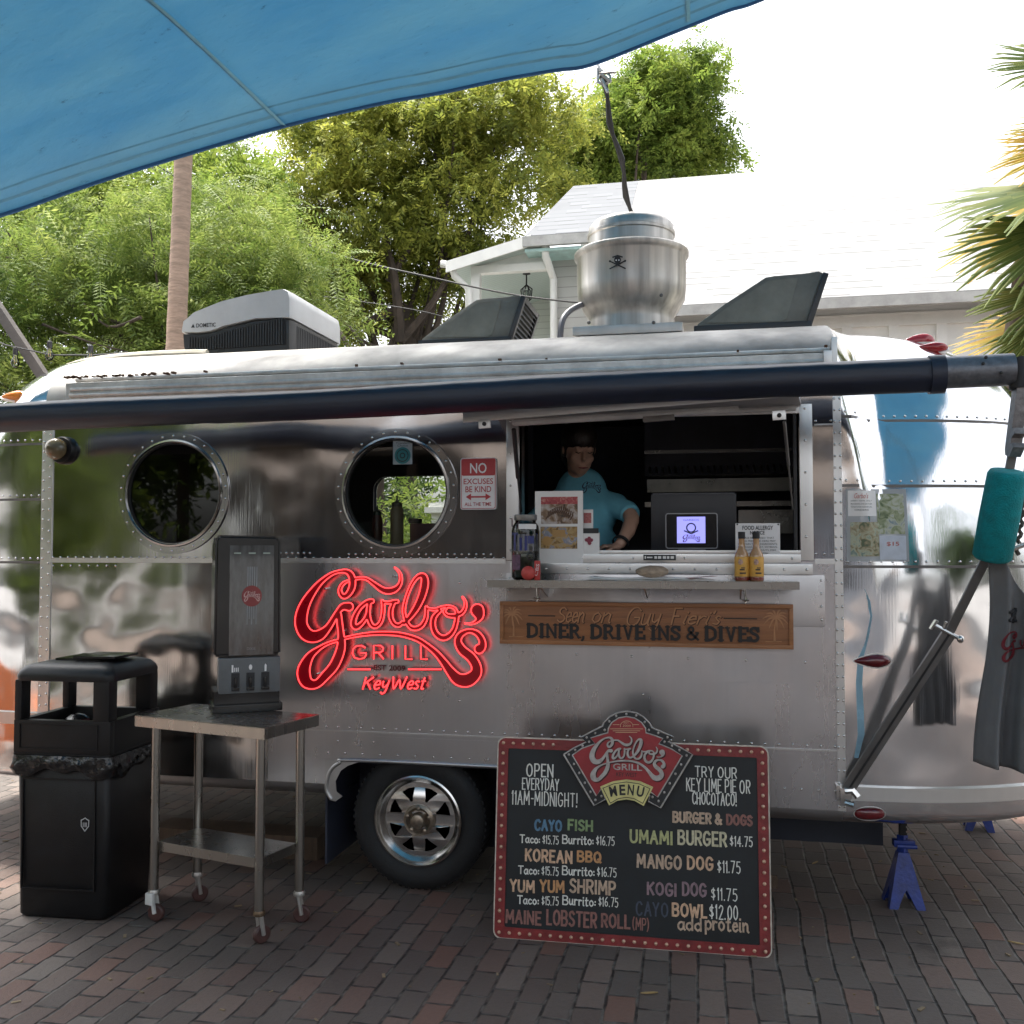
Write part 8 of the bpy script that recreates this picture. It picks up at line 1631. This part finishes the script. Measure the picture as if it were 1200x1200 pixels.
for s in (sl_,sr):
    mb.ell(tuple(s),(.064,.066,.060),14); mb.tube([tuple(nb+Vector((0,.02,-.035))),tuple(s+Vector((0,0,.012)))],[.060,.048],12)
mb.tube([tuple(sr+Vector((-.03,0,.0))),tuple((sr+el)/2+Vector((.02,0,.0))),tuple(sr.lerp(el,.74)+Vector((.012,0,0)))],[.058,.056,.055],14); mb.tube([tuple(sl_+Vector((.03,0,.0))),tuple((sl_+el2)/2+Vector((-.02,0,.02))),tuple(sl_.lerp(el2,.72))],[.062,.064,.064],14)
mb.tube([tuple(nb+Vector((0,.0,-.015))),tuple(nb+Vector((0,.02,-.07)))],[.070,.10],14)
remesh_obj('shirt',mb,.010,M['shirt_blue'],t,5)
mb=MB()
for s in (-1,1): hpx=fx+.01+s*.09; mb.tube([(hpx,FY_+.05,SHZ-.56),(hpx+s*.01,FY_+.04,SHZ-.88),(hpx+s*.01,FY_+.06,floor+.10)],[.125,.085,.07],14)
remesh_obj('trousers',mb,.012,mat('dark denim',(.02,.022,.035),.8),t,4)
mb=MB(); mb.ell(tuple(hp(0,.022,.062)),(.092,.108,.088),20,face); mb.ell(tuple(hp(0,.10,-.03)),(.07,.06,.10),16,face); mb.ell(tuple(hp(0,.135,.03)),(.05,.05,.05),14,face)
for s in (-1,1): mb.ell(tuple(hp(s*.070,.03,.01)),(.020,.05,.06),12,face)
remesh_obj('hair',mb,.008,M['hair'],t,3)
mb=MB()
for s in (-1,1): mb.tube([tuple(hp(s*.014,-.092,.037)),tuple(hp(s*.032,-.092,.044)),tuple(hp(s*.050,-.078,.038))],[.004,.005,.003],6)
mb.build('eyebrows',M['hair'],t); mb=MB()
for s in (-1,1): mb.tube([tuple(hp(s*.018,-.090,.008)),tuple(hp(s*.031,-.090,.004)),tuple(hp(s*.044,-.082,.008))],.0025,6)
mb.build('eyelashes',M['ink'],t); mb=MB(); mb.tube([tuple(hp(-.024,-.097,-.067)),tuple(hp(0,-.103,-.069)),tuple(hp(.024,-.097,-.067))],[.003,.006,.003],6); mb.build('lips',mat('lip colour',(.30,.10,.09),.4),t)
mb=MB(); mb.lathe([(.037,-.010),(.041,-.008),(.041,.008),(.037,.010)],wr+(el-wr)*.08,(el-wr),20,False); mb.build('wristband',M['ink'],t)
LS=[[((p[0]-115)*.00042,-(p[1]-75)*.00042) for p in l[::2]] for l in LOGO_LOOPS if len(l)>40]; v,f=filled(LS,.001); mb=MB(); c=aty(693,571,FY_-.125); mb.T=frame_m((c.x,FY_-.128,c.z),(1,.12,0),(0,.1,1)); mb.add(v,f); mb.build('chest_print',mat('navy chest print',(.02,.025,.06),.7),t,smooth=0)

# ================================================================ SMALL THINGS
c=Vector((-4.75,-1.25,0)); t=thing('unseen_chair','unseen orange garden chair added left of the trailer for its reflection in the end','chair',tuple(c)); OR=mat('orange painted wood',(.62,.17,.04),.5,0,.15,6)  # out of view, added for the orange reflection in the left end
mb=MB()
for k in range(6): x=-.28+k*.095; mb.T=frame_m(c+Vector((x,.25,.28)),(1,0,0),(0,.35,1)); mb.box((0,0,-.01),(.08,.75-abs(k-2.5)*.04,.01),.004)
mb.build('backrest',OR,t)
mb=MB()
for k in range(6): y=-.30+k*.10; mb.T=Matrix.Translation(c); mb.box((-.29,y,.36-k*.018),(.29,y+.085,.38-k*.018),.003)
mb.build('seat',OR,t)
for s in (-1,1):
    mb=MB(); mb.T=Matrix.Translation(c); mb.box((s*.30-.02,-.34,0),(s*.30+.02,-.26,.56),.003); mb.build('leg',OR,t); mb=MB(); mb.T=Matrix.Translation(c); mb.box((s*.36-.07,-.40,.56),(s*.36+.07,.34,.58),.004); mb.build('armrest',OR,t)
    mb=MB(); mb.T=Matrix.Translation(c); mb.box((s*.30-.02,.25,0),(s*.30+.02,.33,.34),.003); mb.build('leg',OR,t)
for i,(px,py,a) in enumerate(((955,1012,1.0),(1190,1106,-.4),(760,1165,.3))):
    p=atz(px,py,0); mb=MB(); mb.T=frame_m((p.x,p.y,.004),(math.cos(a),math.sin(a),0),(-math.sin(a),math.cos(a),0)); mb.prism([(-.03,0),(-.01,.006),(.02,.005),(.035,0),(.02,-.005),(-.01,-.006)],Matrix.Identity(4),.003); o=mb.build('fallen_leaf',mat('dry yellow leaf',(.35,.24,.10),.7),None,base=(p.x,p.y,.004)); tag(o,('dry leaf near the blue jack stand','small yellow leaf on the bricks at the right edge','pale leaf on the bricks before the menu board')[i],'leaf')
for o in bpy.data.objects:
    if '_b' in o: del o['_b']
